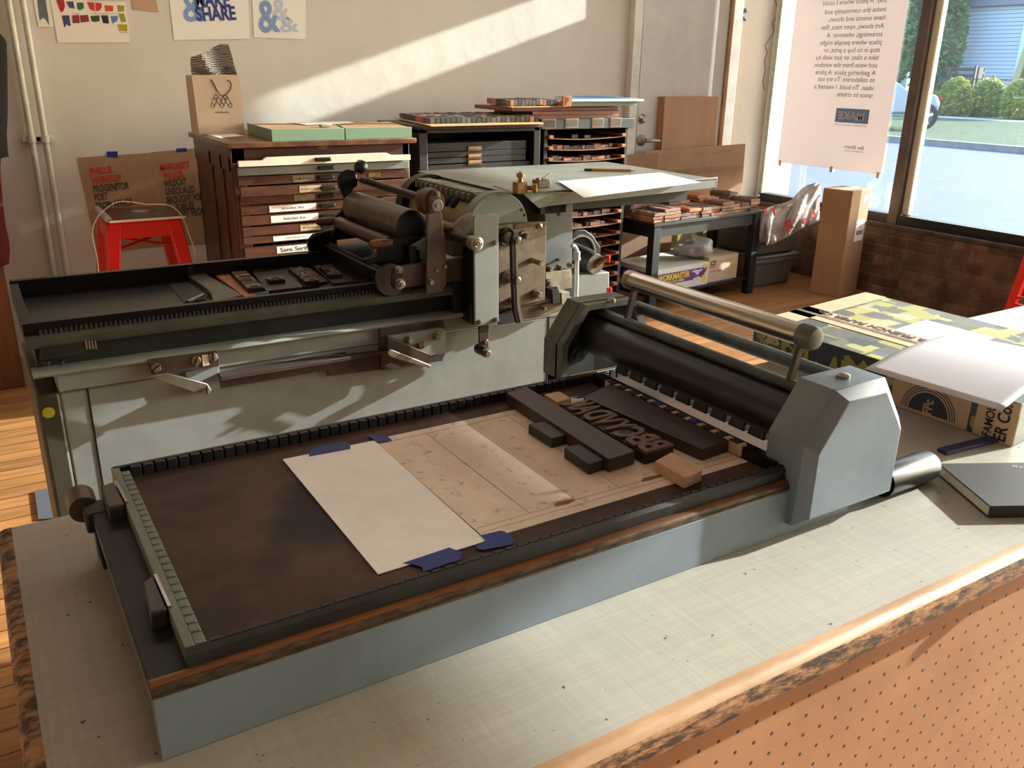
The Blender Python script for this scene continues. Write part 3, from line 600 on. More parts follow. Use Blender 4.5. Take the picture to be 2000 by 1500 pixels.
MB().cyl((CX_,0.632,CZ_),(CX_,ya-0.004,CZ_),0.0285,n=48).build('impression_cylinder', mat('dark_rubber_cylinder',(0.14,0.135,0.135),(0.11,0.105,0.105),20,0.42,metal=0.2), pp)
hd = MB().cyl((0.815,0.650,1.107),(0.815,0.984,1.107),0.0135,n=40).build('push_handle', M_chrome, pp)
MB().lathe((0.815,0.658,1.107),(0,-1,0),[(0,0.0150),(0.016,0.0150),(0.0215,0.0125),(0.023,0.008)],32).build('handle_cap', mat('grey_cap',(0.37,0.37,0.36),rough=0.55,metal=0.3), hd)
MB().cyl((0.815,0.972,1.107),(0.815,0.985,1.107),0.0139,n=40).build('handle_collar', M_bolt, hd)
for y in (0.652,0.962):
    MB().prism([(0.7955,y,1.048),(0.8045,y,1.048),(0.8165,y,1.098),(0.8085,y,1.098)],(0,0.006,0)).build('handle_strut', M_steelb, hd)
MB().lathe((0.921,0.600,0.9095),(1,0,0),[(0,0.014),(0.012,0.014),(0.012,0.0205),(0.108,0.0205),(0.114,0.0175),(0.115,0.012)],40).build('crank_grip', mat('satin_black',(0.05,0.05,0.06),rough=0.36,spec=0.22), pp)
MB().box(0.925,0.975,0.622,0.634,TZ,TZ+0.006).build('foot', M_steel, pp)
for y,z,x in ((0.628,0.942,0.748),(0.628,0.918,0.746)):
    MB().lathe((x+0.004,y,z),(-1,0,0),[(0,0.009),(0.008,0.009),(0.010,0.005)],20).build('adjusting_bolt', M_greend, pp)
# gripper row between cylinder and bed
def between(a,b,t): return a+(b-a)*t
gx = 0.748
MB().box(gx-0.004,gx+0.012,FYI+0.004,FYJ-0.002,BZ,0.974).build('gripper_bar', M_black, pp)
pa, pb_ = PZ(1213,712,0.978), PZ(1530,860,0.978); wx = (pa.x+pb_.x)/2
m_ = MB(); y=0.628; 
while y < 0.955: m_.prism([(wx,y,0.985),(wx+0.010,y+0.004,0.985),(wx+0.010,y+0.020,0.985),(wx,y+0.024,0.985)],(0,0,-0.001)); y+=0.0245
MB().box(wx-0.004,wx+0.022,0.625,0.96,0.975,0.9765).build('gauge_scale', mat('aluminium_scale',(0.80,0.80,0.78),(0.62,0.62,0.61),60,0.4,metal=0.2), pp)
y=0.634
while y < 0.95:
    MB().prism([(wx-0.020,y-0.003,0.974),(wx-0.020,y+0.026,0.974),(wx-0.016,y+0.023,0.988),(wx-0.016,y-0.000,0.988)],(0.024,0,0)).build('gripper', M_black, pp, bev=0.002); y += 0.0335
# ---- things lying on the bed
def flat(name, px, z, th, m, label, cat, group=None, bev=0):
    o = slab(px, z+th, z).build(name, m, bev=bev, smooth=False); return tag(o,label,cat,group)
brd = mat('soiled_board',(0.90,0.85,0.79),(0.80,0.73,0.66),9,0.6,contrast=0.4)
def grime():
    n,L,b=nodes_of(brd); src=b.inputs['Base Color'].links[0].from_socket; tc=n.new('ShaderNodeTexCoord'); nz=n.new('ShaderNodeTexNoise'); nz.inputs['Scale'].default_value=60; nz.inputs['Detail'].default_value=8; nz.inputs['Roughness'].default_value=0.75
    L.new(tc.outputs['Object'],nz.inputs['Vector']); mr=n.new('ShaderNodeMapRange'); mr.inputs[1].default_value=.56; mr.inputs[2].default_value=.72; L.new(nz.outputs[0],mr.inputs[0])
    mx=n.new('ShaderNodeMix'); mx.data_type='RGBA'; L.new(mr.outputs[0],mx.inputs[0]); L.new(src,mx.inputs[6]); mx.inputs[7].default_value=lin((0.42,0.36,0.32)); L.new(mx.outputs[2],b.inputs['Base Color'])
grime()
o = MB().box(0.379,0.742,0.652,0.933,BZ,BZ+0.0006).build('backing_sheet', brd, smooth=False)
tag(o,'large ink-soiled cream sheet lying under the wood type on the press bed','sheet')
z_=BZ+0.0008
ln=MB()
for x in (0.445,0.505,0.565,0.64): ln.box(x,x+0.0005,0.675,0.918,BZ+0.0007,z_)
for y in (0.665,0.675,0.918): ln.box(0.381,0.741,y,y+0.0004,BZ+0.0007,z_)
ln.build('pencil_lines', mat('pencil',(0.42,0.37,0.33),rough=0.8), o, smooth=False)
ps = MB()
for px in (((1083,986),(1088,980),(1120,974),(1122,978),(1110,984),(1085,989)), ((1252,939),(1258,933),(1295,925),(1296,930),(1270,938),(1254,941))): ps.prism([PZ(x,y,z_) for x,y in px],(0,0,-0.0001))
ps.build('brown_smear', mat('smear',(0.50,0.36,0.26),rough=0.8), o, smooth=False)
sh_ = mat('smudged_sheet',(0.97,0.965,0.97),(0.90,0.89,0.89),22,0.55,contrast=0.6)
flat('paper_sheet', [(552,897),(738,1121),(949,1056),(731,860)], BZ+0.0008, 0.0008, sh_, 'clean white sheet taped to the middle of the press bed, left of the soiled sheet', 'sheet')
tz = BZ+0.0018
tp = [([(603,891),(608,876),(622,871),(675,862),(680,866),(685,873),(684,876)],'blue tape strip at the far left corner of the white sheet'),
 ([(717,850),(749,849.5),(757,852),(766,860),(738,864)],'small blue tape where the white sheet meets the soiled sheet at the far edge'),
 ([(788,1099),(878,1069),(884,1072),(903,1078),(902,1092),(870,1102),(826,1117),(825,1108),(808,1102)],'long blue tape strip on the near edge of the white sheet'),
 ([(940,1045),(978,1036),(985,1038),(996,1044),(1003,1058),(1000,1063),(975,1068),(944,1074),(933,1072),(929,1066),(950,1057)],'blue tape holding the near right corner of the white sheet')]
for px,lb in tp: flat('blue_tape_strip', px, tz, 0.0004, M_tape, lb, 'tape', 'blue tape strips on the press bed')
flat('wood_furniture_bar', [(989,767),(1028,755),(1241,881),(1190,897)], BZ+0.0018, 0.0165, M_furn, 'long dark wooden furniture bar across the press bed', 'furniture block', bev=0.0008)
blk = mat('black_block',(0.145,0.155,0.15),(0.12,0.13,0.125),20,0.5)
flat('magnet_block', [(1032,828),(1069,821.5),(1108,848),(1078,856)], BZ+0.0008, 0.0135, blk, 'black magnet block by the wooden bar, farther of the two', 'block', 'black blocks beside the wooden bar', bev=0.0008)
flat('magnet_block', [(1102,874),(1133,866),(1184,896),(1151,907)], BZ+0.0008, 0.0135, blk, 'black magnet block by the wooden bar, nearer of the two', 'block', 'black blocks beside the wooden bar', bev=0.0008)
flat('pale_wood_block', [(1063,770),(1092,764),(1116,777),(1087,785)], BZ+0.0008, 0.011, M_maple, 'pale wood block at the far end of the wood type line', 'block', bev=0.0008)
flat('pale_wood_block', [(1280,900),(1311,883),(1372,918),(1338,933)], BZ+0.0008, 0.014, M_maple, 'pale pinkish wood block at the near end of the wood type line', 'block', bev=0.0008)
flat('blue_tape_strip', [(1118,777),(1158,765),(1170,763),(1166,772),(1131,778)], BZ+0.0003, 0.0006, mat('blue_tape_dull',(0.10,0.19,0.42),rough=0.6), 'blue tape patch beyond the wood type line', 'tape')
flat('wood_furniture_bar', [(1140,775),(1194,748),(1424,860),(1373,877)], BZ+0.0018, 0.0150, M_furn, 'wide dark wooden plate to the right of the wood type', 'furniture block', bev=0.0008)
# gauge chips by the cylinder
ga, gb = PZ(1186,742,0.9775), PZ(1452,868,0.9775)
o=MB().prism([ga+Vector((-0.004,0,0)),gb+Vector((-0.004,0,0)),gb+Vector((0.006,0,0)),ga+Vector((0.006,0,0))],(0,0,-0.0158)).build('reglet_strip', M_maple, bev=0.0004)
tag(o,'thin pale wooden strip lying along the grippers on the press bed','strip')
for k in range(11):
    p=between(ga,gb,(k+0.5)/11); blu = k in (4,7)
    o=MB().box(p.x-0.006,p.x+0.005,p.y-0.008,p.y+0.006,0.9778,0.9792).build('gauge_tab', M_tape if blu else blk, smooth=False)
    tag(o, ('blue tape tab, farther of two on the pale strip' if k==4 else 'blue tape tab, nearer of two on the pale strip') if blu else 'small dark tab on the pale strip along the grippers','tab','tabs on the pale strip' if not blu else None)
# wood type: raised letters, reversed, on blocks
wa, wb = PZ(1112,783,0.978), PZ(1296,873,0.978)
word = 'KADVYCBB'; N=len(word); dirv=(wb-wa); yl=wa.y; yr=wb.y; step=(yl-yr)/N
for k,ch in enumerate(word):
    ycen = yl-(k+0.5)*step; xc = (wa.x+wb.x)/2+0.000
    t = thing('wood_type_block',(xc,ycen,BZ+0.0008),'reversed wood type letter on the press bed, number %s from the far end'%['one','two','three','four','five','six','seven','eight'][k],'wood type','wood type line on the proof press')
    MB().box(xc-0.022,xc+0.022,ycen-step/2+0.0004,ycen+step/2-0.0004,BZ+0.0008,0.9745).build('block', mat('inky_block',(0.17,0.13,0.115),(0.12,0.095,0.085),20,0.5), t, bev=0.0004, seg=1)
    lm=MB(); vs,fs=text_geo(ch,0.03,0.04)
    text_n(lm, ch, (xc-0.020, ycen, 0.9745), (0,-1,0),(1,0,0),(0,0,1), 0.041, width=step*1.02, bold=0.03, depth=0.003, align='C', off=0.0018)
    lm.v=[(v[0], 2*ycen-v[1], v[2]) for v in lm.v]
    lm.build('letter_face', mat('letter_face_wood',(0.42,0.31,0.255),(0.34,0.25,0.205),40,0.5), t, smooth=False)
# ------------------------------------------------------------------ cylinder press behind the bench
cp = thing('cylinder_press',(0.75,1.80,0),'large green-grey flatbed cylinder proofing press with ink drum and feed board, behind the bench','printing press')
YB = 1.60
def plate(name, px, Y, th, m, parent=cp, bev=0.0008, **k):
    pts=[PY(x,y,Y) for x,y in px]
    return MB().prism(pts,(0,th,0)).build(name, m, parent, bev=bev, **k)
def zy(px,py,Y): return PY(px,py,Y).z
zg = 0.861
XL, XR = 0.040, 1.165
MB().box(XL+0.035,XR,YB,1.96,0.12,zg-0.0015).build('body', M_green, cp, bev=0.004)
MB().box(XL+0.10,XR-0.1,YB+0.03,1.93,0.0,0.12).build('plinth', M_iron, cp)
MB().prism([(XL-0.002,YB-0.001,0.10),(XL+0.036,YB-0.001,0.10),(XL+0.036,YB-0.001,zg),(XL-0.002,YB-0.001,zg)],(0,0.36,0)).build('left_end_panel', mat('brown_green_panel',(0.25,0.24,0.20),(0.20,0.18,0.15),8,0.5), cp, bev=0.006)
MB().lathe(PY(95,806,YB-0.001),(0,-1,0),[(0,0.010),(0.0006,0.010)],20).build('yellow_sticker', mat('yellow_dot',(0.62,0.58,0.12),rough=0.7), cp)
for x in (PY(171,762,YB).x, PY(1071,640,YB).x):
    MB().box(x-0.0012,x+0.0012,YB-0.0012,YB+0.002,0.12,zg-0.002).build('panel_seam', M_black, cp, smooth=False)
MB().box(XL+0.034,XR,YB-0.004,YB+0.30,zg,0.8965).build('apron', M_green, cp, bev=0.002)
MB().prism([(XL,YB-0.016,0.8955),(XL,YB-0.020,0.900),(XL,YB-0.016,0.9045),(XL,YB+0.02,0.9045),(XL,YB+0.02,0.8955)],(XR-XL-0.06,0,0)).build('flange_lip', M_green, cp, ang=60)
MB().box(XL+0.01,XR-0.06,YB+0.018,1.92,0.903,0.948).build('bed_web', M_greend, cp)
# rail: ledge, rack and inner rail
MB().prism([(XL-0.002,YB-0.010,0.945),(XL-0.002,YB-0.014,0.951),(XL-0.002,YB-0.014,0.9595),(XL-0.002,YB-0.004,0.966),(XL-0.002,YB+0.03,0.966),(XL-0.002,YB+0.03,0.945)],(0.96,0,0)).build('front_rail', mat('dark_sage',(0.26,0.275,0.25),(0.18,0.19,0.17),12,0.45), cp, ang=25)
MB().box(XL-0.002,0.96,YB+0.006,YB+0.020,0.966,0.9855).build('inner_rail', M_black, cp, bev=0.001)
rk=MB(); x=XL+0.02
while x < 0.90: rk.prism([(x,YB-0.003,0.9655),(x+0.0062,YB-0.003,0.9655),(x+0.0045,YB+0.0,0.9745),(x+0.0017,YB+0.0,0.9745)],(0,0.009,0)); x+=0.0078
rk.box(XL+0.02,0.90,YB+0.003,YB+0.007,0.966,0.9735)
rk.build('gear_rack', mat('oily_rack',(0.17,0.165,0.155),rough=0.35,metal=0.2), cp, smooth=False)
MB().box(XL-0.002,1.0,1.935,1.952,0.945,0.9895).box(XL-0.002,1.0,1.955,1.965,0.94,0.975).build('back_rail', M_black, cp, bev=0.001)
MB().box(XL-0.002,XL+0.012,YB+0.02,1.94,0.945,0.985).build('bed_end', M_greend, cp, bev=0.001)
MB().box(XL+0.01,1.0,YB+0.02,1.94,0.945,0.955).build('bed_floor', mat('dark_bed_plate',(0.20,0.19,0.19),(0.14,0.145,0.15),6,0.35,metal=0.4), cp)
for px,py in ((259,542),): MB().lathe(PY(px,py,1.9345),(0,-1,0),[(0,0.004),(0.0008,0.004)],12).build('bolt_hole', M_black, cp)
MB().box(0.375,0.385,1.928,1.935,0.96,0.985).build('rail_lug', M_greend, cp)
# lockup bar casting with U cut
lb_=[(345,555),(362,531),(386,527),(470,572),(374,590),(392,587),(410,583),(413,573),(408,566)]
zb=0.9665
t_=MB()
a=[PZ(*q,zb) for q in ((358,532),(388,527),(474,576),(415,590),(413,573),(404,564))]
t_.prism(a,(0,0,-0.011)); t_.build('lockup_bar', mat('grey_steel_bar',(0.40,0.39,0.37),(0.32,0.31,0.29),12,0.35,metal=0.4), cp, bev=0.001)
MB().prism([PZ(*q,0.9565) for q in ((318,540),(350,532),(392,560),(410,572),(400,585),(360,592))],(0,0,-0.0012)).build('side_plate', M_iron, cp)
MB().cyl(PZ(366,592,0.962),PZ(398,575,0.962),0.0055,0.003).build('lockup_key', M_bolt, cp)
MB().lathe(PZ(408,555,zb),(0,0,1),[(0,0.007),(0.0012,0.006)],18).build('bar_screw', M_bolt, cp)
# scale block and spring at left
plate('end_block',[(78,668),(162,660),(166,690),(80,705)],YB-0.012,0.02,M_greend)
sp=MB()
for k in range(4): p=PY(168+k*6,673,YB-0.012); sp.cyl(p-Z3*0.008,p+Z3*0.008,0.002,n=8)
sp.build('spring', M_steel, cp)
for px in (92,120): MB().cyl(PY(px,704,YB-0.004),PY(px,712,YB-0.004),0.005,n=12).build('bolt', M_greend, cp)
# trip cams on the apron
plate('trip_plate',[(361,727),(427,712),(431,758),(424,762),(378,768)],YB-0.012,0.010,M_green)
plate('trip_bar',[(289,703),(424,685),(428,692),(428,716),(297,733)],YB-0.022,0.010,M_steelb)
plate('trip_lever',[(290,735),(329,730),(405,750),(410,757),(408,767),(385,768)],YB-0.034,0.006,mat('bright_worn_steel',(0.60,0.57,0.53),(0.50,0.47,0.43),20,0.35,metal=0.7))
s_=MB()
for px,py in ((305,718),(383,704),(416,697)): s_.screw(PY(px,py,YB-0.022),(0,-1,0),0.0085)
s_.screw(PY(404,762,YB-0.035),(0,-1,0),0.007)
s_.build('slotted_screw', M_bolt, cp)
sl_=MB()
for px,py,a,Y in ((305,718,0.6,YB-0.0255),(383,704,1.1,YB-0.0255),(416,697,1.57,YB-0.0255),(404,762,1.5,YB-0.0385)):
    p=PY(px,py,Y); d=Vector((math.cos(a),0,math.sin(a)))*0.008; e=Vector((-math.sin(a),0,math.cos(a)))*0.0011; sl_.prism([p-d-e,p+d-e,p+d+e,p-d+e],(0,0.0006,0))
sl_.build('screw_slot', M_black, cp, smooth=False)
plate('white_patch',[(394,694),(407,692),(409,713),(396,716)],YB-0.0232,0.001,mat('patch_cream',(0.80,0.75,0.68),rough=0.7))
a0,a1=PY(431,735,YB-0.03),PY(683,694,YB-0.03)
MB().prism([(a0.x,YB-0.034,a0.z-0.008),(a0.x,YB-0.034,a0.z-0.0005),(a0.x,YB-0.006,a0.z+0.002),(a0.x,YB-0.006,a0.z-0.03),(a0.x,YB-0.012,a0.z-0.03),(a0.x,YB-0.012,a0.z-0.008)],(a1.x-a0.x,0,0)).build('trip_rail', M_steelb, cp, bev=0.0008)
plate('trip_rail_tip',[(683,693),(757,684),(759,690),(683,704)],YB-0.02,0.008,M_steelb)
plate('trip_rail_back',[(640,708),(745,692),(745,722),(640,734)],YB-0.008,0.004,M_steelb)
plate('cam_plate',[(742,637),(862,619),(870,641),(870,690),(864,705),(745,724)],YB-0.014,0.010,M_steelb)
plate('cam_block',[(758,657),(862,640),(870,645),(869,690),(845,694)],YB-0.024,0.010,M_green)
plate('cam_wedge',[(757,659),(845,694),(838,712),(757,683)],YB-0.040,0.014,mat('rust_brown_steel',(0.26,0.20,0.17),rough=0.45,metal=0.4))
plate('trip_lever',[(757.5,687),(762,683),(768,684),(843,714),(838,719),(766,698),(759,694)],YB-0.050,0.006,MATS['bright_worn_steel'],bev=0.0015)
s_=MB()
for px,py in ((798,664),(853,656)): s_.hexbolt(PY(px,py,YB-0.024),(0,-1,0),0.0068,0.012)
s_.build('hex_bolt', M_bolt, cp)
MB().box(*(lambda p:(p.x-0.007,p.x+0.007,YB-0.03,YB-0.022,p.z-0.006,p.z+0.006))(PY(822,674,YB-0.024))).build('brass_stop', M_brass, cp, bev=0.001)
# carriage: side frame
CXc = 0.957
plate('side_frame',[(784,519.5),(836,512),(922,502),(922,546),(836,556),(782,563)],1.580,0.012,M_steelb)
plate('carriage_block',[(884,520),(930,510),(930,628),(918,634),(886,610)],1.585,0.03,mat('oil_dark_steel',(0.14,0.12,0.11),rough=0.4,metal=0.3))
plate('link_bracket',[(768,527),(772,523),(786,524),(790,530),(785,560),(780,566),(769,563),(766,556)],1.556,0.010,MATS['oil_dark_steel'],bev=0.002)
p=PY(764.5,547,1.583); MB().lathe(p,(0,1,0),[(0,0.022),(0,0.0325),(0.010,0.0325),(0.012,0.03)],36).build('cam_roller', mat('bronze_disc',(0.31,0.27,0.24),rough=0.4,metal=0.5), cp)
s_=MB(); s_.hexbolt(PY(778,526,1.556),(0,-1,0),0.006,0.013); s_.hexbolt(PY(781,554,1.556),(0,-1,0),0.0085,0.010,shank=0.006)
for px,py in ((851,527),(868,520)): s_.hexbolt(PY(px,py,1.57),(0,-1,0),0.0045,0.007)
s_.hexbolt(PY(841,551,1.565),(0,-1,0),0.0055,0.008)
s_.build('hex_bolt', M_bolt, cp)
up_ = plate('upright_plate',[(836,418),(862,414),(866,450),(871,490),(872,555),(864,570),(833,574)],1.566,0.010,mat('grey_brown_plate',(0.41,0.36,0.34),(0.34,0.30,0.285),14,0.42,metal=0.5))
p=PY(841.5,394.5,1.590); MB().lathe(p,(0,1,0),[(-0.010,0.018),(-0.010,0.0265),(0.012,0.0275),(0.022,0.026)],36).build('handle_hub', mat('bronze_brown_disc',(0.36,0.27,0.22),(0.28,0.21,0.175),20,0.42,metal=0.4), cp)
plate('hub_arm',[(837,420),(838,385),(848,372),(857,374),(861,385),(861,416)],1.574,0.008,MATS['bronze_brown_disc'],bev=0.002)
p=PY(853.5,401,1.566); MB().lathe(p,(0,-1,0),[(0,0.0125),(0.004,0.0125),(0.0045,0.009),(0.0035,0.0085),(0.0035,0.005),(0.0065,0.0045),(0.0065,0.002)],32).build('end_washer', mat('zinc',(0.60,0.58,0.55),rough=0.35,metal=0.7), cp)
MB().hexbolt(PY(854.5,379,1.572),(0,-1,0),0.0038,0.006).build('hex_bolt', M_bolt, cp)
ha = PY(841,393,1.60); hbk = Vector((ha.x+0.0,1.955,ha.z+0.003))
MB().cyl((ha.x+0.002,1.60,ha.z),(ha.x+0.002,1.96,ha.z+0.002),0.0085).build('carriage_handle_bar', mat('dark_bar',(0.17,0.15,0.145),rough=0.3,metal=0.5), cp)
Yk=1.955
arm=[PY(*q,Yk) for q in ((680,331),(668,337),(662,350),(664,366),(672,383),(676,398),(668,412),(655,424),(664,428),(700,424),(699,410),(690,400),(690,385),(690,372),(700,362),(698,342),(692,333))]
MB().prism(arm,(0,0.016,0)).build('back_arm', M_black, cp, bev=0.004)
p=PY(694,334,Yk); MB().cyl(p,PY(704,327,Yk),0.005).lathe(PY(705,326,Yk),(0.3,-1,0.2),[(-0.014,0.007),(-0.010,0.013),(0.0,0.0165),(0.010,0.013),(0.014,0.006)],24).build('crank_knob', M_black, cp)
# ink drum, rollers, trough
dA, dB = PY(799.5,441,1.625), PY(698,404,1.925)
xd, zd = (dA.x+dB.x)/2, (dA.z+dB.z)/2
MB().lathe((xd,1.625,zd),(0,1,0),[(0,0.030),(0.002,0.0335),(0.298,0.0335),(0.30,0.030)],56).build('ink_drum', M_roller, cp)
MB().lathe((xd,1.6255,zd),(0,-1,0),[(0,0.031),(0.002,0.0325),(0.003,0.026),(0.0025,0.024)],40).build('drum_cap', M_black, cp)
rA, rB = PY(762,478,1.63), PY(664,436,1.92); xr_, zr_ = (rA.x+rB.x)/2,(rA.z+rB.z)/2
MB().cyl((xr_,1.635,zr_),(xr_,1.92,zr_),0.0150,n=36).build('form_roller', mat('brown_roller',(0.36,0.28,0.25),(0.29,0.23,0.21),10,0.32,metal=0.4), cp)
MB().cyl((xr_+0.075,1.635,zr_-0.012),(xr_+0.075,1.92,zr_-0.012),0.017,n=36).build('form_roller', MATS['brown_roller'], cp)
plate('roller_frame',[(735,500),(745,478),(790,462),(838,466),(838,500),(812,520),(740,520)],1.612,0.012,M_black)
plate('roller_frame',[(650,455),(665,432),(700,420),(720,430),(730,462),(650,470)],1.93,0.012,M_black)
MB().box(xr_-0.035,xr_+0.13,1.62,1.935,0.984,1.006).build('roller_tray', M_black, cp, bev=0.003)
MB().cyl((xr_-0.02,1.62,1.006),(xr_-0.02,1.935,1.006),0.004).build('tie_rod', M_iron, cp)
plate('frame_foot',[(712,507),(745,499),(758,502),(757,513),(716,517)],1.61,0.012,M_black,bev=0.002)
hw = mat('worn_wood_grip',(0.46,0.28,0.15),(0.12,0.09,0.08),25,0.4)
for (x0_,y0_),(x1_,y1_),Y in (((722,478),(765,474),1.615),((618,434),(660,431),1.935)):
    MB().lathe(PY(x0_,y0_,Y),(PY(x1_,y1_,Y)-PY(x0_,y0_,Y)),[(0,0.005),(0.006,0.009),(0.03,0.010),((PY(x1_,y1_,Y)-PY(x0_,y0_,Y)).length,0.007)],20).build('roller_grip', hw, cp)
plate('ink_plate_guard',[(600,472),(612,458),(650,448),(660,455),(660,485),(640,492),(604,492)],1.95,0.012,M_black,bev=0.004)
plate('grey_bracket',[(805,480),(838,462),(838,506),(822,508),(820,488),(812,488),(812,512),(805,512)],1.60,0.008,M_green)
plate('roller_post',[(800,482),(813,481),(813,520),(802,522)],1.592,0.008,M_greend)
# impression cylinder and end discs
cz=1.0765
MB().cyl((CXc,1.628,cz-0.004),(CXc,1.925,cz-0.004),0.0595,n=72).build('impression_cylinder', mat('tan_packing',(0.62,0.54,0.38),(0.56,0.48,0.33),8,0.45), cp)
ds=MB().lathe((CXc,1.602,cz),(0,1,0),[(0,0.0735),(0.002,0.0755),(0.028,0.0755)],72)
ds.build('cylinder_end_disc', mat('sage_disc',(0.50,0.53,0.51),(0.44,0.47,0.45),8,0.4), cp)
bk=MB(); bk.lathe((CXc,1.925,cz),(0,1,0),[(0,0.060),(0,0.078),(0.035,0.078)],72); bk.build('cylinder_end_disc', M_black, cp)
h_=MB(); 
for px,py in ((1018,410),(1024,420)): h_.lathe(PY(px,py,1.602),(0,-1,0),[(0,0.003),(0.001,0.003)],12)
h_.build('disc_hole', M_black, cp)
MB().box(CXc-0.034,CXc+0.045,1.632,1.925,1.088,1.1435).build('gripper_box', mat('olive_casting',(0.40,0.40,0.35),(0.28,0.28,0.24),20,0.5), cp, bev=0.003)
gp=MB()
for k in range(11): y=1.655+k*0.0255; gp.box(CXc-0.036,CXc-0.004,y,y+0.014,1.1435,1.1475).box(CXc-0.043,CXc-0.033,y+0.002,y+0.012,1.128,1.1425)
gp.build('gripper_finger', mat('worn_cream_steel',(0.60,0.59,0.52),(0.44,0.43,0.38),30,0.4,metal=0.4), cp, bev=0.001)
kn=MB()
for y in (1.72,1.75,1.86): kn.lathe((CXc-0.034,y,1.112),(-1,0,0.3),[(0,0.010),(0.012,0.012),(0.018,0.009)],16)
kn.build('set_knob', M_greend, cp)
MB().cyl((CXc-0.062,1.64,1.066),(CXc-0.062,1.91,1.066),0.010,n=24).build('paper_roller', MATS['tan_packing'], cp)
# bearing bracket, knob, cover plates
plate('bearing_bracket',[(884,446),(904,426),(925,416),(925,448),(925,500),(892,502),(892,456),(886,460)],1.586,0.016,mat('worn_brown_bracket',(0.47,0.42,0.37),(0.36,0.31,0.27),30,0.42,metal=0.5))
def roundrect(px, Y, r):   # four corners -> rounded
    P=[PY(x,y,Y) for x,y in px]; out=[]
    for i in range(4):
        a,b_3,c=P[i-1],P[i],P[(i+1)%4]; u=(a-b_3).normalized()*r; v=(c-b_3).normalized()*r
        for k in range(5): t=k/4; out.append(b_3+u*(1-t)**2+v*t**2)
    return out
MB().prism(roundrect([(925.5,419.5),(974,417),(974,632),(928,638)],1.525,0.010),(0,0.006,0)).build('cover_plate', M_green, cp, bev=0.0012)
MB().prism(roundrect([(917,462),(950,462),(950,634),(918,634)],1.545,0.008),(0,0.03,0)).build('cover_box', M_black, cp)
kx=PY(932.5,476.5,1.49); MB().cyl(kx+Y3*0.02,kx+Y3*0.10,0.011).build('knob_shaft', M_iron, cp)
MB().lathe(kx,(0,1,0),[(0,0.009),(-0.001,0.010),(0.001,0.0145),(0.012,0.0150),(0.022,0.014)],32).lathe(kx-Y3*0.001,(0,-1,0),[(0,0.008),(0.001,0.0065),(0,0.004),(0.003,0.003)],20).build('round_knob', MATS['zinc'], cp)
s_=MB()
for px,py in ((967,474),(936.5,629),(969,624)): s_.hexbolt(PY(px,py,1.525),(0,-1,0),0.0045,0.008)
s_.build('hex_bolt', M_bolt, cp)
plate('bearing_plate',[(974,440),(1004,436),(1067,433.5),(1064.5,585),(1013,597),(974,604)],1.560,0.014,mat('mottled_steel_plate',(0.53,0.48,0.43),(0.38,0.31,0.265),26,0.4,metal=0.65,rough2=0.55))
plate('bearing_plate_edge',[(1004,437),(1067,434.5),(1067,440),(1004,448)],1.5585,0.002,mat('rusty_plate_edge',(0.42,0.33,0.27),(0.30,0.23,0.19),40,0.5,metal=0.4))
p=PY(988,462,1.558); MB().lathe(p,(0,-1,0),[(0,0.0195),(0.004,0.0195),(0.006,0.018),(0.004,0.014),(0.004,0.0)],32).build('bearing_ring', MATS['oil_dark_steel'], cp)
MB().lathe(p-Y3*0.004,(0,-1,0),[(0,0.012),(0.004,0.012),(0.012,0.007),(0.014,0.006)],8).build('star_nut', M_bolt, cp)
MB().prism([PY(*q,1.530) for q in ((999,470),(1008,468),(1010,540),(1013,598),(1021,622),(1020,630),(1010,632),(1004,606),(1001,545))],(0,0.010,0)).build('link_arm', MATS['oil_dark_steel'], cp, bev=0.001)
MB().prism([PY(*q,1.5295) for q in ((1007,470),(1010,470),(1012,540),(1017,605),(1022,626),(1017,631),(1010,600))],(0,0.001,0)).build('link_arm_edge', MATS['bright_worn_steel'], cp)
s_=MB()
s_.screw(PY(1011,469,1.530),(0,-1,0),0.0075,h=0.004); s_.lathe(PY(1011,547,1.530),(0,-1,0),[(0,0.0075),(0.002,0.0075),(0.004,0.005)],20)
s_.hexbolt(PY(1025,460.5,1.559),(0,-1,0),0.0068,0.014); s_.lathe(PY(1023,461,1.560),(0,-1,0),[(0,0.0125),(0.004,0.012)],28)
s_.lathe(PY(1059,515,1.52),(0,1,0),[(0,0.0035),(0,0.006),(0.04,0.006)],20)
s_.hexbolt(PY(1047,574,1.559),(0,-1,0),0.0085,0.020); s_.hexbolt(PY(990,541,1.559),(0,-1,0),0.0105,0.022); s_.hexbolt(PY(1001,587,1.559),(0,-1,0),0.007,0.018); 
s_.screw(PY(1054.5,441.5,1.558),(0,-1,0),0.006,h=0.002)
s_.build('hex_bolt', M_bolt, cp)
sl_=MB()
for px,py,a,Y in ((1011,469,1.57,1.5255),(1054.5,441.5,2.2,1.5555)):
    p=PY(px,py,Y); d=Vector((math.cos(a),0,math.sin(a)))*0.007; e=Vector((-math.sin(a),0,math.cos(a)))*0.001; sl_.prism([p-d-e,p+d-e,p+d+e,p-d+e],(0,0.0006,0))
sl_.build('screw_slot', M_black, cp, smooth=False)
MB().cyl(PY(1011,547,1.535),PY(1011,547,1.535)+Y3*0.03,0.010).cyl(PY(1008,464,1.535),PY(996,462,1.555),0.009).build('link_boss', MATS['oil_dark_steel'], cp)
MB().prism([PY(*q,1.560) for q in ((936,632),(955,630),(954,688),(945,692),(937,690))],(0,0.006,0)).build('hanging_link', MATS['rust_brown_steel'], cp, bev=0.001)
MB().lathe(PY(948,688,1.545),(0,1,0),[(0,0.010),(0.03,0.0115),(0.035,0.009)],24).build('link_roller', M_greend, cp)
MB().hexbolt(PY(950,689,1.546),(0,-1,0),0.008,0.010).screw(PY(949,667,1.560),(0,-1,0),0.005).build('hex_bolt', M_bolt, cp)
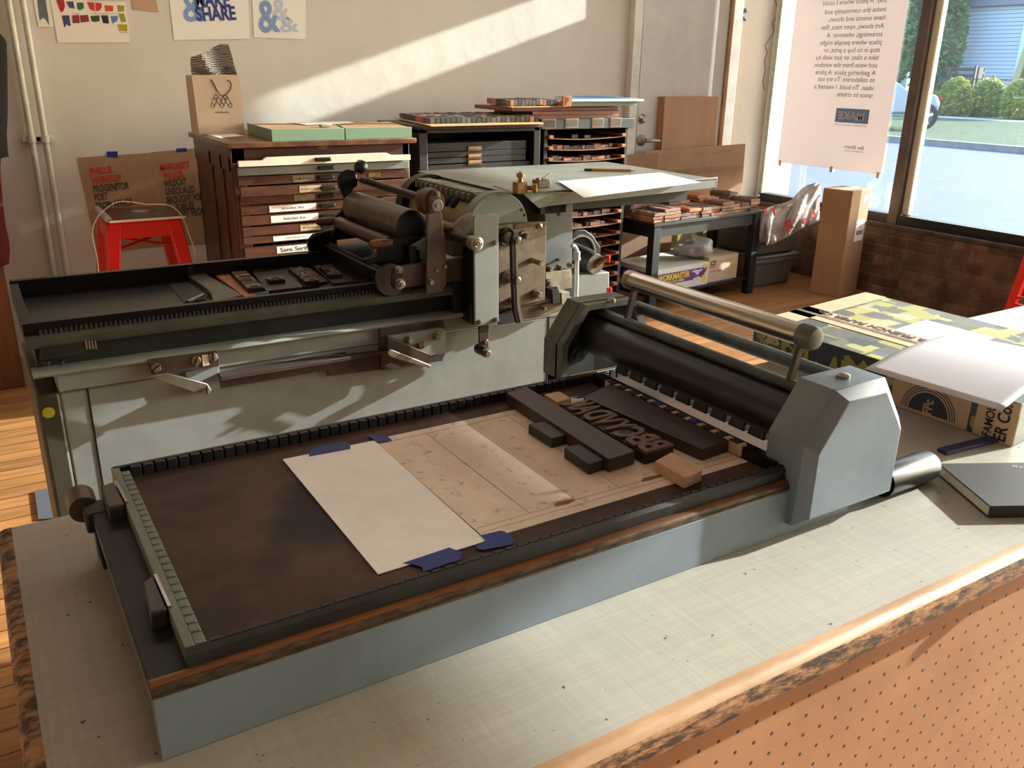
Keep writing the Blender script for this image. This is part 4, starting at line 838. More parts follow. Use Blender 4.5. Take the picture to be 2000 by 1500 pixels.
# feed board support column and clutter to its right
plate('support_column',[(1064,402),(1119,398),(1116.5,545),(1066,548)],1.640,0.20,mat('dark_slate_paint',(0.42,0.44,0.44),(0.37,0.39,0.39),6,0.45))
s_=MB(); s_.lathe(PY(1091,418,1.640),(0,-1,0),[(0,0.0045),(0.001,0.0045)],12)
s_.build('bolt_hole', M_black, cp)
s_=MB()
for px,py in ((1070,524),(1090,521),(1111,518)): s_.hexbolt(PY(px,py,1.62),(0,-1,0),0.0055,0.016)
s_.hexbolt(PY(1089,507,1.64),(0,-1,0),0.003,0.006); s_.build('hex_bolt', M_bolt, cp)
cream = mat('cream_stained_paint',(0.58,0.56,0.49),(0.44,0.40,0.33),24,0.5)
plate('slide_block',[(1066,533),(1113,527),(1117,537),(1117,562),(1066,572)],1.600,0.05,cream)
plate('slide_recess',[(1067,546),(1076,545),(1076,560),(1067,562)],1.598,0.003,M_black)
plate('cross_rail',[(974,606),(1040,598),(1110,583),(1112,604),(1040,622),(974,628)],1.575,0.03,mat('rusty_cream_rail',(0.50,0.45,0.38),(0.33,0.27,0.22),30,0.5,metal=0.2))
plate('rail_top_plate',[(974,604),(1076,582),(1078,588),(974,612)],1.565,0.012,M_steelb)
plate('clamp_block',[(1078,566),(1092,564),(1094,592),(1080,594)],1.56,0.03,M_greend)
plate('clamp_block',[(1096,572),(1112,570),(1112,594),(1098,596)],1.56,0.03,cream)
MB().hexbolt(PY(1071,553,1.585),(0,-1,0),0.006,0.012).hexbolt(PY(1074,570,1.58),(0,-1,0),0.005,0.012).hexbolt(PY(1059,601,1.572),(0,-1,0),0.0045,0.014).hexbolt(PY(1086,566,1.57),(0,0,1),0.006,0.008).build('hex_bolt', M_bolt, cp)
plate('lower_clamp',[(974,614),(1002,604),(1008,612),(1008,628),(975,634)],1.552,0.02,M_iron)
MB().prism([PY(*q,1.60) for q in ((1075,604),(1121,585),(1121,700),(1112,790),(1068,790),(1071,630))],(0,0.02,0)).build('right_body_panel', M_green, cp, bev=0.001)
# white air pipe, motor and box on the right
pw = [PY(x,y,1.62) for x,y in ((1117,480),(1122,481),(1126,488),(1127,497),(1126,560),(1120,690))]
MB().path(pw,0.0052,14).build('conduit_pipe', mat('pale_grey_pipe',(0.72,0.74,0.74),rough=0.4), cp)
MB().lathe(PY(1126.5,491,1.62),(0,0,-1),[(0,0.0085),(0.014,0.0085),(0.014,0.010),(0.020,0.010)],20).build('pipe_collar', MATS['pale_grey_pipe'], cp)
pts=[PY(*q,1.86) for q in ((1110,462),(1125,450),(1143,449),(1158,460),(1173,483),(1173,496),(1110,500))]
MB().prism(pts,(0,0.012,0)).build('belt_guard', M_greend, cp, bev=0.002)
p=PY(1130,495,1.85); wr=(PY(1130,458,1.85)-p).length
MB().lathe(p,(0,-1,0),[(0,wr),(0.010,wr),(0.010,wr*0.9),(0,wr*0.88)],48).build('pulley_rim', mat('grey_rim',(0.52,0.52,0.50),rough=0.4,metal=0.5), cp)
MB().lathe(p,(0,-1,0),[(0,wr*0.88),(0.004,wr*0.88)],48).build('pulley', M_black, cp)
mA=PY(1163,516,1.70); 
MB().lathe(mA,(0.0,1,0.0),[(0,0.022),(0.003,0.026),(0.05,0.034),(0.09,0.037),(0.20,0.036)],40).build('motor', mat('dusty_black_motor',(0.20,0.20,0.19),(0.13,0.13,0.13),10,0.5), cp)
MB().lathe(mA,(0,-1,0),[(0,0.025),(0.002,0.024)],32).build('motor_face', mat('worn_motor_face',(0.48,0.44,0.38),(0.32,0.29,0.25),30,0.5,metal=0.4), cp)
MB().cyl(mA+Vector((-0.004,-0.004,-0.004)),PY(1184,504,1.69),0.006).build('motor_tap', M_brass, cp)
MB().lathe(PY(1187,506,1.69),(0,0,1),[(-0.008,0.006),(0.004,0.007),(0.010,0.006)],14).build('red_cap', M_red, cp)
boxp=[PY(*q,1.70) for q in ((1128,538),(1190,531),(1190,640),(1128,660))]
MB().prism(boxp,(0,0.22,0)).build('drive_box', M_green, cp, bev=0.002)
MB().lathe(PY(1190,569,1.66),(0,0,1),[(-0.008,0.006),(0.004,0.007),(0.010,0.006)],14).build('red_cap', M_red, cp)
# feed board
fzt = 1.1485; fx0,fx1,fy0,fy1 = 0.985,1.588,1.602,2.052
fm = mat('feed_board_steel',(0.56,0.58,0.55),(0.46,0.48,0.46),5,0.33,metal=0.25,rough2=0.45)
fb=MB(); fb.box(fx0,fx1,fy0,fy1,fzt-0.003,fzt); fb.box(fx1-0.003,fx1,fy0,fy1,1.124,fzt)
fb.build('feed_board', fm, cp, bev=0.0008)
zA=PY(1115,375,fy0).z
MB().prism([PY(*q,fy0) for q in ((1402,346),(1400,366),(1230,385),(1075,402),(1052,407),(1113,375))],(0,0.003,0)).build('board_skirt', M_green, cp, bev=0.0005)
tA,tB,tC=PY(1023,380,fy0+0.0),PY(1113,374.5,fy0+0.0),PY(1052.7,407,fy0-0.002)
tA.z=fzt-0.001; tA.y=fy0+0.012
MB().prism([tA,tB,tC],(0.001,0.003,0)).build('skirt_gusset', mat('scuffed_green',(0.52,0.55,0.50),(0.62,0.66,0.60),40,0.45), cp)
MB().box(1.0,1.55,fy0+0.06,fy0+0.08,1.09,1.145).build('board_bearer', M_greend, cp)
MB().box(1.09,1.16,1.64,2.0,1.09,1.1455).build('board_bracket', M_greend, cp)
MB().prism([PZ(*q,fzt+0.0006) for q in ((963,363),(967,362),(1008,377),(1003,378))],(0,0,-0.0004)).build('slot', M_black, cp, smooth=False)
# brass side guide and small metal counter standing on the board
gz=fzt
g0=PZ(1018,380,gz); 
sg = thing('brass_side_guide',(g0.x,g0.y,gz),'brass side guide clamp with thumb screws on the near left corner of the feed board','clamp')
p=PZ(1014,378,gz)
MB().box(p.x-0.010,p.x+0.016,p.y-0.010,p.y+0.012,gz,gz+0.024).build('body', M_brass, sg, bev=0.0015)
q=Vector((p.x+0.003,p.y+0.001,gz+0.024)); MB().lathe(q,(0,0,1),[(0,0.006),(0.006,0.0045),(0.010,0.005),(0.010,0.0085),(0.018,0.0085),(0.018,0.004),(0.021,0.004)],24).build('thumb_screw', M_brass, sg)
q=Vector((p.x+0.016,p.y-0.004,gz+0.012)); MB().lathe(q,(0.75,-0.66,-0.05),[(0,0.005),(0.014,0.005),(0.014,0.0095),(0.022,0.0095),(0.022,0.003)],24).build('thumb_screw', M_brass, sg)
p=PZ(1055,366,gz); ct=thing('impression_counter',(p.x,p.y,gz),'small grey metal counter with red button beside the brass clamp on the feed board','counter')
MB().box(p.x-0.013,p.x+0.020,p.y-0.012,p.y+0.014,gz,gz+0.017).build('case', M_steel, ct, bev=0.002)
MB().lathe((p.x-0.006,p.y,gz+0.017),(0,0,1),[(0,0.006),(0.004,0.005)],16).build('red_button', M_red, ct)
MB().cyl((p.x+0.005,p.y,gz+0.019),(p.x+0.030,p.y+0.006,gz+0.028),0.002).build('lever', M_bolt, ct)
# curled sheet and pencil on the feed board
rows=[]
A_,B_,Cc,D_=PZ(1140,387,gz+0.002),PZ(1368,357,gz+0.002),PZ(1290,338,gz+0.002),PZ(1090,355,gz+0.002)
for i in range(13):
    r=[]
    for j in range(25):
        u,v=j/24,i/12
        base=(A_*(1-u)+B_*u)*(1-v)+(D_*(1-u)+Cc*u)*v
        r.append(base+Z3*(0.0015+0.006*math.sin(math.pi*v)*math.sin(math.pi*min(1,u*1.3))))
    rows.append(r)
o=MB().grid(rows,(0,0,-0.0004)).build('paper_sheet', M_paper, ang=80); tag(o,'bright white sheet of paper lying on the feed board of the press','paper')
a_,b2=PZ(1141,331.5,gz+0.004),PZ(1243,333.5,gz+0.004)
pc=thing('pencil',((a_.x+b2.x)/2,(a_.y+b2.y)/2,gz),'yellow pencil lying behind the white sheet on the feed board','pencil')
d_=(b2-a_); Lp=d_.length
MB().lathe(a_+d_.normalized()*0.02,d_,[(0,0.0037),(Lp-0.035,0.0037)],6).build('barrel', mat('pencil_yellow',(0.80,0.52,0.15),rough=0.4), pc)
MB().lathe(a_,d_,[(0,0.0034),(0.02,0.0038)],12).build('ferrule', mat('ferrule_green',(0.25,0.33,0.27),rough=0.4,metal=0.5), pc)
MB().lathe(b2-d_.normalized()*0.015,d_,[(0,0.0037),(0.012,0.001),(0.015,0.0003)],8).build('sharpened_tip', M_maple, pc)
# forme on the press bed: furniture and wood type lines
def fpiece(name,px,z,th,m,label,cat,group=None):
    o=slab(px,z,z-th).build(name,m,bev=0.0006,seg=1,smooth=False); return tag(o,label,cat,group)
fz=0.9605
fpiece('wood_furniture_strip',[(422,538),(443,532),(512,577),(480,581)],fz,0.0052,M_orangebl,'orange-brown wood furniture at the left of the forme on the cylinder press','furniture block')
fpiece('wood_furniture_strip',[(490,527),(560,519),(592,560),(520,568)],fz+0.001,0.0055,M_furn,'dark wood furniture between the first type line and the short type piece','furniture block')
fpiece('wood_furniture_strip',[(562,519),(604,523),(640,548),(594,558)],fz+0.001,0.0055,M_steelb,'grey metal furniture right of the short type piece','furniture block')
fpiece('wood_furniture_strip',[(605,514),(700,505),(718,545),(650,553)],fz+0.0005,0.0055,M_furn,'dark wood furniture at the right end of the forme','furniture block')
fpiece('green_reglet',[(494,525),(512,522),(512,526),(496,528)],fz+0.003,0.0075,mat('green_reglet',(0.10,0.35,0.27),rough=0.6),'green reglet at the far side of the forme','reglet','green reglets in the forme')
fpiece('green_reglet',[(500,571),(525,568),(525,573),(502,576)],fz+0.003,0.0075,MATS['green_reglet'],'green reglet at the near side of the forme','reglet','green reglets in the forme')
def typeline(pxa, pxb, n, chars, ztop, wpx, grp, lbl):
    a=PZ(*pxa,ztop); b=PZ(*pxb,ztop); W=abs(PZ(pxa[0]+wpx,pxa[1],ztop).x-a.x)
    for k in range(n):
        p=a+(b-a)*((k+0.5)/n); st=abs(b.y-a.y)/n
        t=thing('wood_type_piece',(p.x,p.y,fz-0.005),lbl,'wood type',grp)
        MB().box(p.x-W/2,p.x+W/2,p.y-st/2+0.0002,p.y+st/2-0.0002,fz-0.0050,ztop-0.002).build('block',MATS['inky_block'],t)
        lm=MB(); text_n(lm,chars[k%len(chars)],(p.x-W/2+0.001,p.y,ztop-0.002),(0,-1,0),(1,0,0),(0,0,1),W*0.92,width=st*0.9,bold=0.02,depth=0.0025,align='C',off=0.0015)
        lm.v=[(v[0],2*p.y-v[1],v[2]) for v in lm.v]
        lm.build('letter_face',mat('purple_brown_face',(0.42,0.33,0.31),rough=0.35),t,smooth=False)
typeline((466,530),(500,562),10,'BUILDTONIC',fz+0.010,34,'first wood type line on the cylinder press','reversed wood type letter in the left type line on the cylinder press bed')
typeline((576,522),(610,548),9,'CMAKEWORD',fz+0.010,30,'second wood type line on the cylinder press','reversed wood type letter in the middle type line on the cylinder press bed')
typeline((636,518),(655,536),5,'JUMPS',fz+0.010,28,'third wood type line on the cylinder press','reversed wood type letter in the right type line on the cylinder press bed')
typeline((536,541),(541,546),1,'Q',fz+0.010,34,None,'single short wood type piece between the type lines on the cylinder press')
# ------------------------------------------------------------------ brown type cabinet
CT, CF, CB = 1.090, 3.75, 4.42
cxl, cxr = PY(446,281,CF).x, PY(806,270,CF).x
tc_ = thing('type_cabinet',((cxl+cxr)/2,4.1,0),'dark brown wooden type case cabinet with many shallow labelled drawers','cabinet')
cabx0, cabx1 = cxl+0.012, cxr-0.012
MB().box(cabx0,cabx0+0.055,CF+0.015,CB,0.0,CT-0.025).box(cabx1-0.035,cabx1,CF+0.015,CB,0,CT-0.025).box(cabx0,cabx1,CB-0.02,CB,0,CT-0.025).box(cabx0,cabx1,CF+0.015,CB,CT-0.085,CT-0.025).box(cabx0,cabx1,CF+0.03,CB,0,0.10).build('carcass', M_cab, tc_, bev=0.003)
for y0_,y1_ in ((CF+0.05,CF+0.17),(CF+0.20,CF+0.36),(CF+0.39,CB-0.04)):
    MB().box(cabx0-0.006,cabx0,y0_-0.03,y0_,0.05,CT-0.06).build('side_stile', M_cab, tc_, bev=0.002)
MB().box(cabx0-0.006,cabx0,CF+0.015,CB,CT-0.12,CT-0.025).build('side_stile', M_cab, tc_, bev=0.002)
MB().box(cxl-0.012,cxr+0.012,CF-0.015,CB+0.01,CT-0.022,CT).build('top', mat('worn_brown_top',(0.30,0.18,0.13),(0.46,0.30,0.19),7,0.35,contrast=0.15), tc_, bev=0.003)
MB().prism([PY(x,y,CF+0.0145) for x,y in ((619,288),(626,285),(631,283),(637,285),(643,287),(636,290),(631,292),(625,290))],(0,-0.001,0)).build('maker_emblem', mat('emblem_grey',(0.42,0.36,0.34),rough=0.5), tc_)
x0d, x1d = PY(469,400,CF+0.01).x, PY(796,300,CF+0.01).x
tops=[308,328,346,366,385,404,424,446,466,486]; bots=[325.5,344,364,384.5,402,422,443,464,480,505]
zt_=[PY(470,v,CF).z for v in tops]; zb_=[PY(470,v,CF).z for v in bots]
for k in range(7): zt_.append(zb_[-1]-0.008); zb_.append(zb_[-1]-0.050)
cream_f=mat('cream_drawer_paint',(0.86,0.84,0.78),(0.80,0.77,0.70),8,0.45); grey_f=mat('grey_drawer_paint',(0.46,0.48,0.48),(0.40,0.42,0.42),10,0.45)
lab_w=mat('label_white',(0.86,0.84,0.84),rough=0.6); lab_t=mat('label_tan',(0.72,0.66,0.52),(0.62,0.56,0.44),20,0.7); lab_o=mat('old_label',(0.50,0.44,0.35),(0.42,0.36,0.28),20,0.7)
pull=mat('black_iron_pull',(0.13,0.12,0.115),rough=0.35,metal=0.5)
dz = {0:-0.030,3:-0.024,1:-0.010}
xc_=lambda px,k: PY(px,420,CF).x
for k in range(len(zt_)):
    yf = CF+0.008+dz.get(k,0 if k%3 else -0.004); z0,z1=zb_[k],zt_[k]
    m = cream_f if k==0 else grey_f if k==1 else M_drawer
    if k==0:
        d=MB().prism([(x0d,yf,z0),(x0d,yf,z1-0.012),(x0d+0.10,yf,z1-0.012),(x0d+0.12,yf,z1),(x1d-0.12,yf,z1),(x1d-0.09,yf,z1-0.012),(x1d,yf,z1-0.012),(x1d,yf,z0)],(0,0.016,0))
    else: d=MB().box(x0d,x1d,yf,yf+0.016,z0,z1)
    d=d.build('drawer', m, tc_, bev=0.0015)
    MB().box(x0d+0.01,x1d-0.01,yf+0.016,CB-0.06,z0+0.002,z0+0.010).build('drawer_bottom', M_cab, d)
    xm = PY(640,400,CF).x if k else PY(632,400,CF).x
    hp=MB().prism([(xm-0.038,yf-0.001,z0+0.012),(xm-0.034,yf-0.012,z0+0.010),(xm+0.034,yf-0.012,z0+0.010),(xm+0.038,yf-0.001,z0+0.012)],(0,0,0.016))
    hp.build('pull', pull, d, bev=0.003)
    def lab(xa,xb,m,s_=None,hh=0.5,w_=None):
        zc=(z0+z1)/2; h=(z1-z0)*0.72
        l=MB().box(xa,xb,yf-0.0012,yf+0.001,zc-h/2,zc+h/2).build('label', m, d)
        if s_:
            t=MB(); text(t,s_,((xa+xb)/2,yf-0.0014,zc-h*hh/2),X3,Z3,h*hh,width=w_ or (xb-xa)*0.8,bold=0.01,align='C',off=0.0002); t.build('lettering', M_ink, l, smooth=False)
    if k==2: lab(xc_(578,k),xc_(620,k),lab_o,'A.M. Condo',0.35)
    if k==3: lab(xc_(586,k),xc_(628,k),lab_t,'Clarendon',0.22)
    if k==4: lab(xc_(578,k),xc_(618,k),lab_o)
    if k==5: lab(xc_(528,k),xc_(620,k),lab_w,'Bodoni Black  24 pt.',0.3,0.10)
    if k==6: lab(xc_(529,k),xc_(622,k),lab_w,'Bodoni Bold  36 pt.',0.34,0.10)
    if k==7: lab(xc_(586,k),xc_(626,k),lab_t,'Sans',0.2)
    if k==8: lab(xc_(531,k),xc_(620,k),lab_w,'Roman Wide Bold 18 pt.',0.2,0.09)
    if k==9: lab(xc_(536,k),xc_(604,k),lab_w,'Sans Serif',0.62)
    if k in (2,5): MB().box(xc_(735,k)-0.028,xc_(735,k)+0.028,yf-0.002,yf,(z0+z1)/2-0.011,(z0+z1)/2+0.011).build('card_holder', M_brass, d, bev=0.001)
# paper bag with striped tissue
bgY=4.22
bx0_,bx1_ = PY(388,250,bgY).x, PY(476,245,bgY).x
bz1 = PY(430,147,bgY).z
bag = thing('paper_gift_bag',((bx0_+bx1_)/2,bgY+0.05,CT),'beige paper gift bag with black handle and line logo standing on the type cabinet','bag')
bm_ = mat('beige_bag_paper',(0.78,0.70,0.62),(0.75,0.67,0.59),6,0.7)
a=[(bx0_,bgY,CT),(bx1_,bgY,CT),(bx1_,bgY+0.10,CT),(bx0_-0.01,bgY+0.10,CT)]; c=[(bx0_-0.006,bgY+0.004,bz1),(bx1_-0.002,bgY,bz1+0.003),(bx1_-0.004,bgY+0.10,bz1),(bx0_-0.012,bgY+0.10,bz1-0.003)]
q=MB(); 
for i in range(4): 
    j=(i+1)%4; q.prism([a[i],a[j],c[j],c[i]],(0,0.0012,0) if i in(0,2) else (0.0012,0,0))
q.prism(a,(0,0,0.001)); q.build('bag_body', bm_, bag)
def onb(px,py,d=0.0): p=PY(px,py,bgY-0.001-d); return p
hp=[onb(412,155),onb(418,164),onb(424,177),onb(431,186,0.004),onb(437,188,0.005),onb(444,183,0.004),onb(450,175),onb(452,165),onb(449,158),onb(444,157)]
MB().path(hp,0.0018,8).build('cord_handle', M_ink, bag)
lg=MB()
def ringp(m,c,r,w_=0.0009,n=20):
    pts=[c+X3*math.cos(2*math.pi*k/n)*r+Z3*math.sin(2*math.pi*k/n)*r for k in range(n+1)]; m.path(pts,w_,4)
ps_=[onb(*q) for q in ((422,189),(440,189),(416,206),(434,206),(450,206))]
for p in ps_: ringp(lg,p,0.0085)
for i,j in ((0,2),(0,3),(1,3),(1,4)):
    d=(ps_[j]-ps_[i]).normalized(); e=Vector((-d.z,0,d.x))*0.0085
    for s_ in (1,-1): lg.path([ps_[i]+e*s_,ps_[j]+e*s_],0.0009,4)
text(lg,'mohawk',onb(434,220.5),X3,Z3,0.007,width=0.062,bold=0.02,align='C')
lg.build('printed_logo', M_ink, bag, smooth=False)
def stripe_mat():
    m=mat('striped_tissue',(0.8,0.8,0.8)); n,L,b=nodes_of(m); tc=n.new('ShaderNodeTexCoord'); wv=n.new('ShaderNodeTexWave'); wv.inputs['Scale'].default_value=42; wv.inputs['Distortion'].default_value=9; wv.inputs['Detail Scale'].default_value=0.6; wv.bands_direction='Z'
    L.new(tc.outputs['Object'],wv.inputs['Vector']); gt=n.new('ShaderNodeMath'); gt.operation='GREATER_THAN'; gt.inputs[1].default_value=0.52; L.new(wv.outputs[1],gt.inputs[0])
    mx=n.new('ShaderNodeMix'); mx.data_type='RGBA'; mx.inputs[6].default_value=lin((0.25,0.25,0.27)); mx.inputs[7].default_value=lin((0.84,0.83,0.83)); L.new(gt.outputs[0],mx.inputs[0]); L.new(mx.outputs[2],b.inputs['Base Color']); return m
rows=[]; rr=random.Random(3)
topz=[PY(x,y,bgY+0.03).z for x,y in ((390,112),(402,108),(418,104),(432,100),(446,93),(458,86),(468,88),(466,140))]
for i in range(10):
    r=[]
    for j in range(15):
        u=j/14; v=i/9; tz=topz[min(7,int(u*7))]*(1-(u*7)%1)+topz[min(7,int(u*7)+1)]*((u*7)%1)
        r.append((bx0_+0.006+(bx1_-bx0_-0.015)*u, bgY+0.02+0.022*math.sin(u*9+v*3)+0.015*rr.random(), bz1-0.03+(tz-bz1+0.03)*v))
    rows.append(r)
MB().grid(rows,(0,0.012,0)).build('striped_tissue_paper', stripe_mat(), bag, ang=25)
# green cases and papers on top of the cabinet
def case(px0,px1,pyt0,pyt1,back0,back1,label):
    z1=PY(px0,pyt0,CF+0.01).z
    fl,frr = PY(px0,pyt0,CF+0.01),PY(px1,pyt1,CF+0.01)
    bl,br = PZ(back0[0],back0[1],z1),PZ(back1[0],back1[1],z1)
    bl.y=min(bl.y,4.36); br.y=min(br.y,4.36)
    t=thing('flat_type_case',((fl.x+frr.x)/2,4.0,CT),label,'case','green painted flat cases')
    z0=CT
    MB().prism([Vector((fl.x,fl.y,z0)),Vector((frr.x,frr.y,z0)),Vector((frr.x,frr.y,z1)),Vector((fl.x,fl.y,z1))],(0,0.008,0)).build('front_board', M_sage, t, bev=0.001)
    MB().prism([(fl.x,fl.y+0.008,z0),(fl.x,fl.y+0.008,z1),(bl.x,bl.y,z1),(bl.x,bl.y,z0)],(0.006,0,0)).build('side_board', M_sage, t, bev=0.001)
    MB().prism([(fl.x+0.006,fl.y+0.008,z1-0.004),(frr.x,frr.y+0.008,z1-0.004),(br.x,br.y,z1-0.004),(bl.x+0.006,bl.y,z1-0.004)],(0,0,z0-z1+0.006)).build('lid', mat('worn_tan_lid',(0.66,0.52,0.36),(0.52,0.39,0.26),10,0.6,stretch=(0.4,3,1)), t, bev=0.001)
case(530,672,253,250.5,(482,240),(650,238),'flat green case with tan top on the type cabinet, left of the two')
case(674,804,250.5,246.5,(652,238),(760,236),'flat green case with tan top on the type cabinet, right of the two')
zc1=PY(600,252,CF+0.01).z
flat('paper_sheet',[(560,238.5),(680,237),(693,240.5),(598,243.5)],zc1+0.0005,0.0006,M_paper,'white sheet lying on the green cases beside the wall','paper')
p=PZ(634,248,zc1); o=MB().box(p.x-0.02,p.x+0.03,p.y-0.01,p.y+0.02,zc1,zc1+0.012).build('grey_eraser',mat('putty_grey',(0.55,0.55,0.50),rough=0.8),bev=0.003); tag(o,'small grey block on the near edge of the green cases','block')
flat('paper_sheet',[(402,262),(437,258),(478,265),(430,269)],CT+0.0005,0.0006,M_paper,'white paper slip on the front left of the cabinet top','paper')
flat('paper_sheet',[(446,256),(478,252),(500,262),(470,264)],CT+0.0005,0.0006,mat('red_brown_paper',(0.60,0.36,0.28),rough=0.7),'reddish print beside the bag on the cabinet top','paper')
for i,(px,c) in enumerate(((398,0),(407,1),(418,0),(428,1))):
    p=PZ(px,259,CT); o=MB().prism([(p.x-0.02,p.y-0.03,0),(p.x+0.025,p.y-0.02,0),(p.x+0.018,p.y+0.03,0),(p.x-0.026,p.y+0.02,0)],(0,0,0.0015)); o.v=[(v[0],v[1],v[2]+CT+0.001+0.002*i) for v in o.v]
    o=o.build('print_card',M_ink if c==0 else M_paper); tag(o,'small %s card in the loose pile in front of the gift bag'%('black' if c==0 else 'white'),'card','loose cards in front of the bag')
# ------------------------------------------------------------------ black drawer cabinet with tray of type
K0,K1,KF,KB,KT = PY(818,252,3.9).x, PY(1056,250,3.9).x, 3.90, 4.45, 1.115
kc=thing('black_cabinet',((K0+K1)/2,4.2,0),'black cabinet with shallow drawers, between the brown cabinet and the galley rack','cabinet')
MB().box(K0,K0+0.045,KF,KB,0,KT).box(K1-0.04,K1,KF,KB,0,KT).box(K0,K1,KB-0.02,KB,0,KT).box(K0,K1,KF,KB,KT-0.02,KT).box(K0,K1,KF+0.02,KB,0.0,0.1).build('carcass', M_blackm, kc, bev=0.003)
MB().box(K0+0.045,K1-0.04,KF+0.30,KF+0.31,0.1,KT-0.02).build('inner_back', M_black, kc)
ys=[(280,297),(298,309),(310,321),(323,338),(340,352),(354,368)]
for i,(a_,b3) in enumerate(ys):
    z1,z0=PY(830,a_,KF+0.03).z,PY(830,b3,KF+0.03).z
    d=MB().box(K0+0.048,K1-0.075 if i<3 else K1-0.045,KF+0.02,KF+0.28,z0,z1).build('drawer', M_blackm, kc, bev=0.0015)
    if i<5:
        px=927 if i<3 else 936; p=PY(px,(a_+b3)/2+1.5,KF+0.019); hw_=0.040
        fr_=MB().box(p.x-hw_,p.x+hw_,KF+0.016,KF+0.020,p.z-0.013,p.z+0.013).build('label_holder', mat('aged_brass_frame',(0.42,0.34,0.24),rough=0.4,metal=0.6), d, bev=0.001)
        MB().box(p.x-hw_+0.006,p.x+hw_-0.006,KF+0.0152,KF+0.017,p.z-0.002,p.z+0.010).build('card', mat('tan_card',(0.66,0.50,0.36) if i!=2 else (0.50,0.45,0.42),rough=0.7), fr_)
tzt=1.138
tray=[PZ(745,226,tzt),PZ(842,245,tzt),PZ(1062,240,tzt),PZ(985,222,tzt)]
tray[0].y=min(tray[0].y,4.5); tray[3].y=min(tray[3].y,4.55)
tr=MB().prism(tray,(0,0,-0.006)).build('cardboard_tray', mat('golden_card',(0.80,0.64,0.42),(0.72,0.55,0.36),10,0.6), bev=0.001); tag(tr,'thin tan board carrying rows of type on the black cabinet','board')
o=MB().box(K0+0.01,K1-0.005,KF-0.03,KB-0.03,KT,KT+0.014).build('type_galley', mat('brown_black_galley',(0.22,0.16,0.13),(0.15,0.11,0.09),10,0.6), bev=0.002); tag(o,'dark galley under the tan board on the black cabinet','tray')
cols=[mat('old_type_dark',(0.20,0.185,0.18),(0.14,0.13,0.13),20,0.5),mat('old_type_grey',(0.36,0.33,0.31),(0.28,0.25,0.24),20,0.5),mat('old_type_tan',(0.72,0.50,0.36),(0.62,0.42,0.30),20,0.6),mat('old_type_pink',(0.62,0.38,0.33),rough=0.6)]
def typegrid(P00,P10,P11,P01,nu,nv,z,h,label,grp,fill=0.86,rnd=0.15,name='small_type_block',seed=1,pal=(0,0,1,0,1,2,0,3)):
    rr=random.Random(seed); protos=[]
    wu=((P10-P00).length)/nu; wv=((P01-P00).length)/nv
    for i in range(nu):
        for j in range(nv):
            u=(i+0.5)/nu; v=(j+0.5)/nv
            p=(P00*(1-u)+P10*u)*(1-v)+(P01*(1-u)+P11*u)*v
            c=cols[pal[rr.randrange(len(pal))]]
            key=c.name
            pr=[q for q in protos if q[0]==key]
            if not pr:
                m=MB().box(-wu*fill/2,wu*fill/2,-wv*fill/2,wv*fill/2,0,h)
                o=m.build(name,c); protos.append((key,o))
            else: o=pr[0][1].copy(); col.objects.link(o)
            o.location=(p.x,p.y,z+rr.random()*h*rnd); o.scale=(1,1,1)
            tag(o,label,'type block',grp)
a0=PZ(765,224,tzt+0.001); b0=PZ(836,242.5,tzt+0.001); c0=PZ(1045,236,tzt+0.001)
Yb_=4.40; Yf_=b0.y+0.02; xl_=b0.x+0.02; xr2=c0.x-0.02
typegrid(Vector((xl_,Yf_,0)),Vector((xr2,Yf_,0)),Vector((xr2+0.06,Yb_,0)),Vector((xl_+0.06,Yb_,0)),22,9,tzt,0.025,'small type block standing in rows on the tan board over the black cabinet','type blocks on the black cabinet')
# ------------------------------------------------------------------ galley rack with shelves
GF,GB=4.0,4.48
g0x,g1x=PY(1063,250,GF).x,PY(1228,246,GF).x
gr=thing('galley_rack',((g0x+g1x)/2,4.25,0),'black galley rack with many shallow wooden trays of type, right of the black cabinet','rack')
gtz=PY(1150,232,GF).z
MB().box(g0x,g0x+0.022,GF,GB,0,gtz-0.05).box(g1x-0.022,g1x,GF,GB,0,gtz-0.05).box(g0x,g1x,GB-0.015,GB,0,gtz-0.05).build('carcass', M_blackm, gr, bev=0.002)
MB().box(g0x-0.01,PY(1239,240,GF-0.02).x,GF-0.02,GB+0.02,PY(1150,251,GF).z,gtz).build('top', mat('dark_blue_grey_top',(0.20,0.235,0.27),(0.16,0.19,0.21),10,0.5), gr, bev=0.002)
for i,(px,py,w2_) in enumerate(((1072,242,24),(1117,241,23),(1168,240,21),(1203,239,21))):
    p=PY(px,py,GF-0.022); ww=w2_*0.0019
    l=MB().box(p.x-ww,p.x+ww,GF-0.0225,GF-0.020,p.z-0.025,p.z+0.025).build('label_plate', mat('tarnished_plate',(0.62,0.52,0.40),(0.50,0.41,0.31),20,0.5), gr, bev=0.001)
    MB().box(p.x-ww+0.006,p.x+ww-0.006,GF-0.0232,GF-0.022,p.z-0.019,p.z+0.019).build('card', mat('dark_card',(0.28,0.25,0.22),(0.36,0.33,0.29),60,0.7), l)
shy=[263.5,284,305,326,348,369,390.7,410.7,431,452,471.5,491,511,531,551]
gi=0
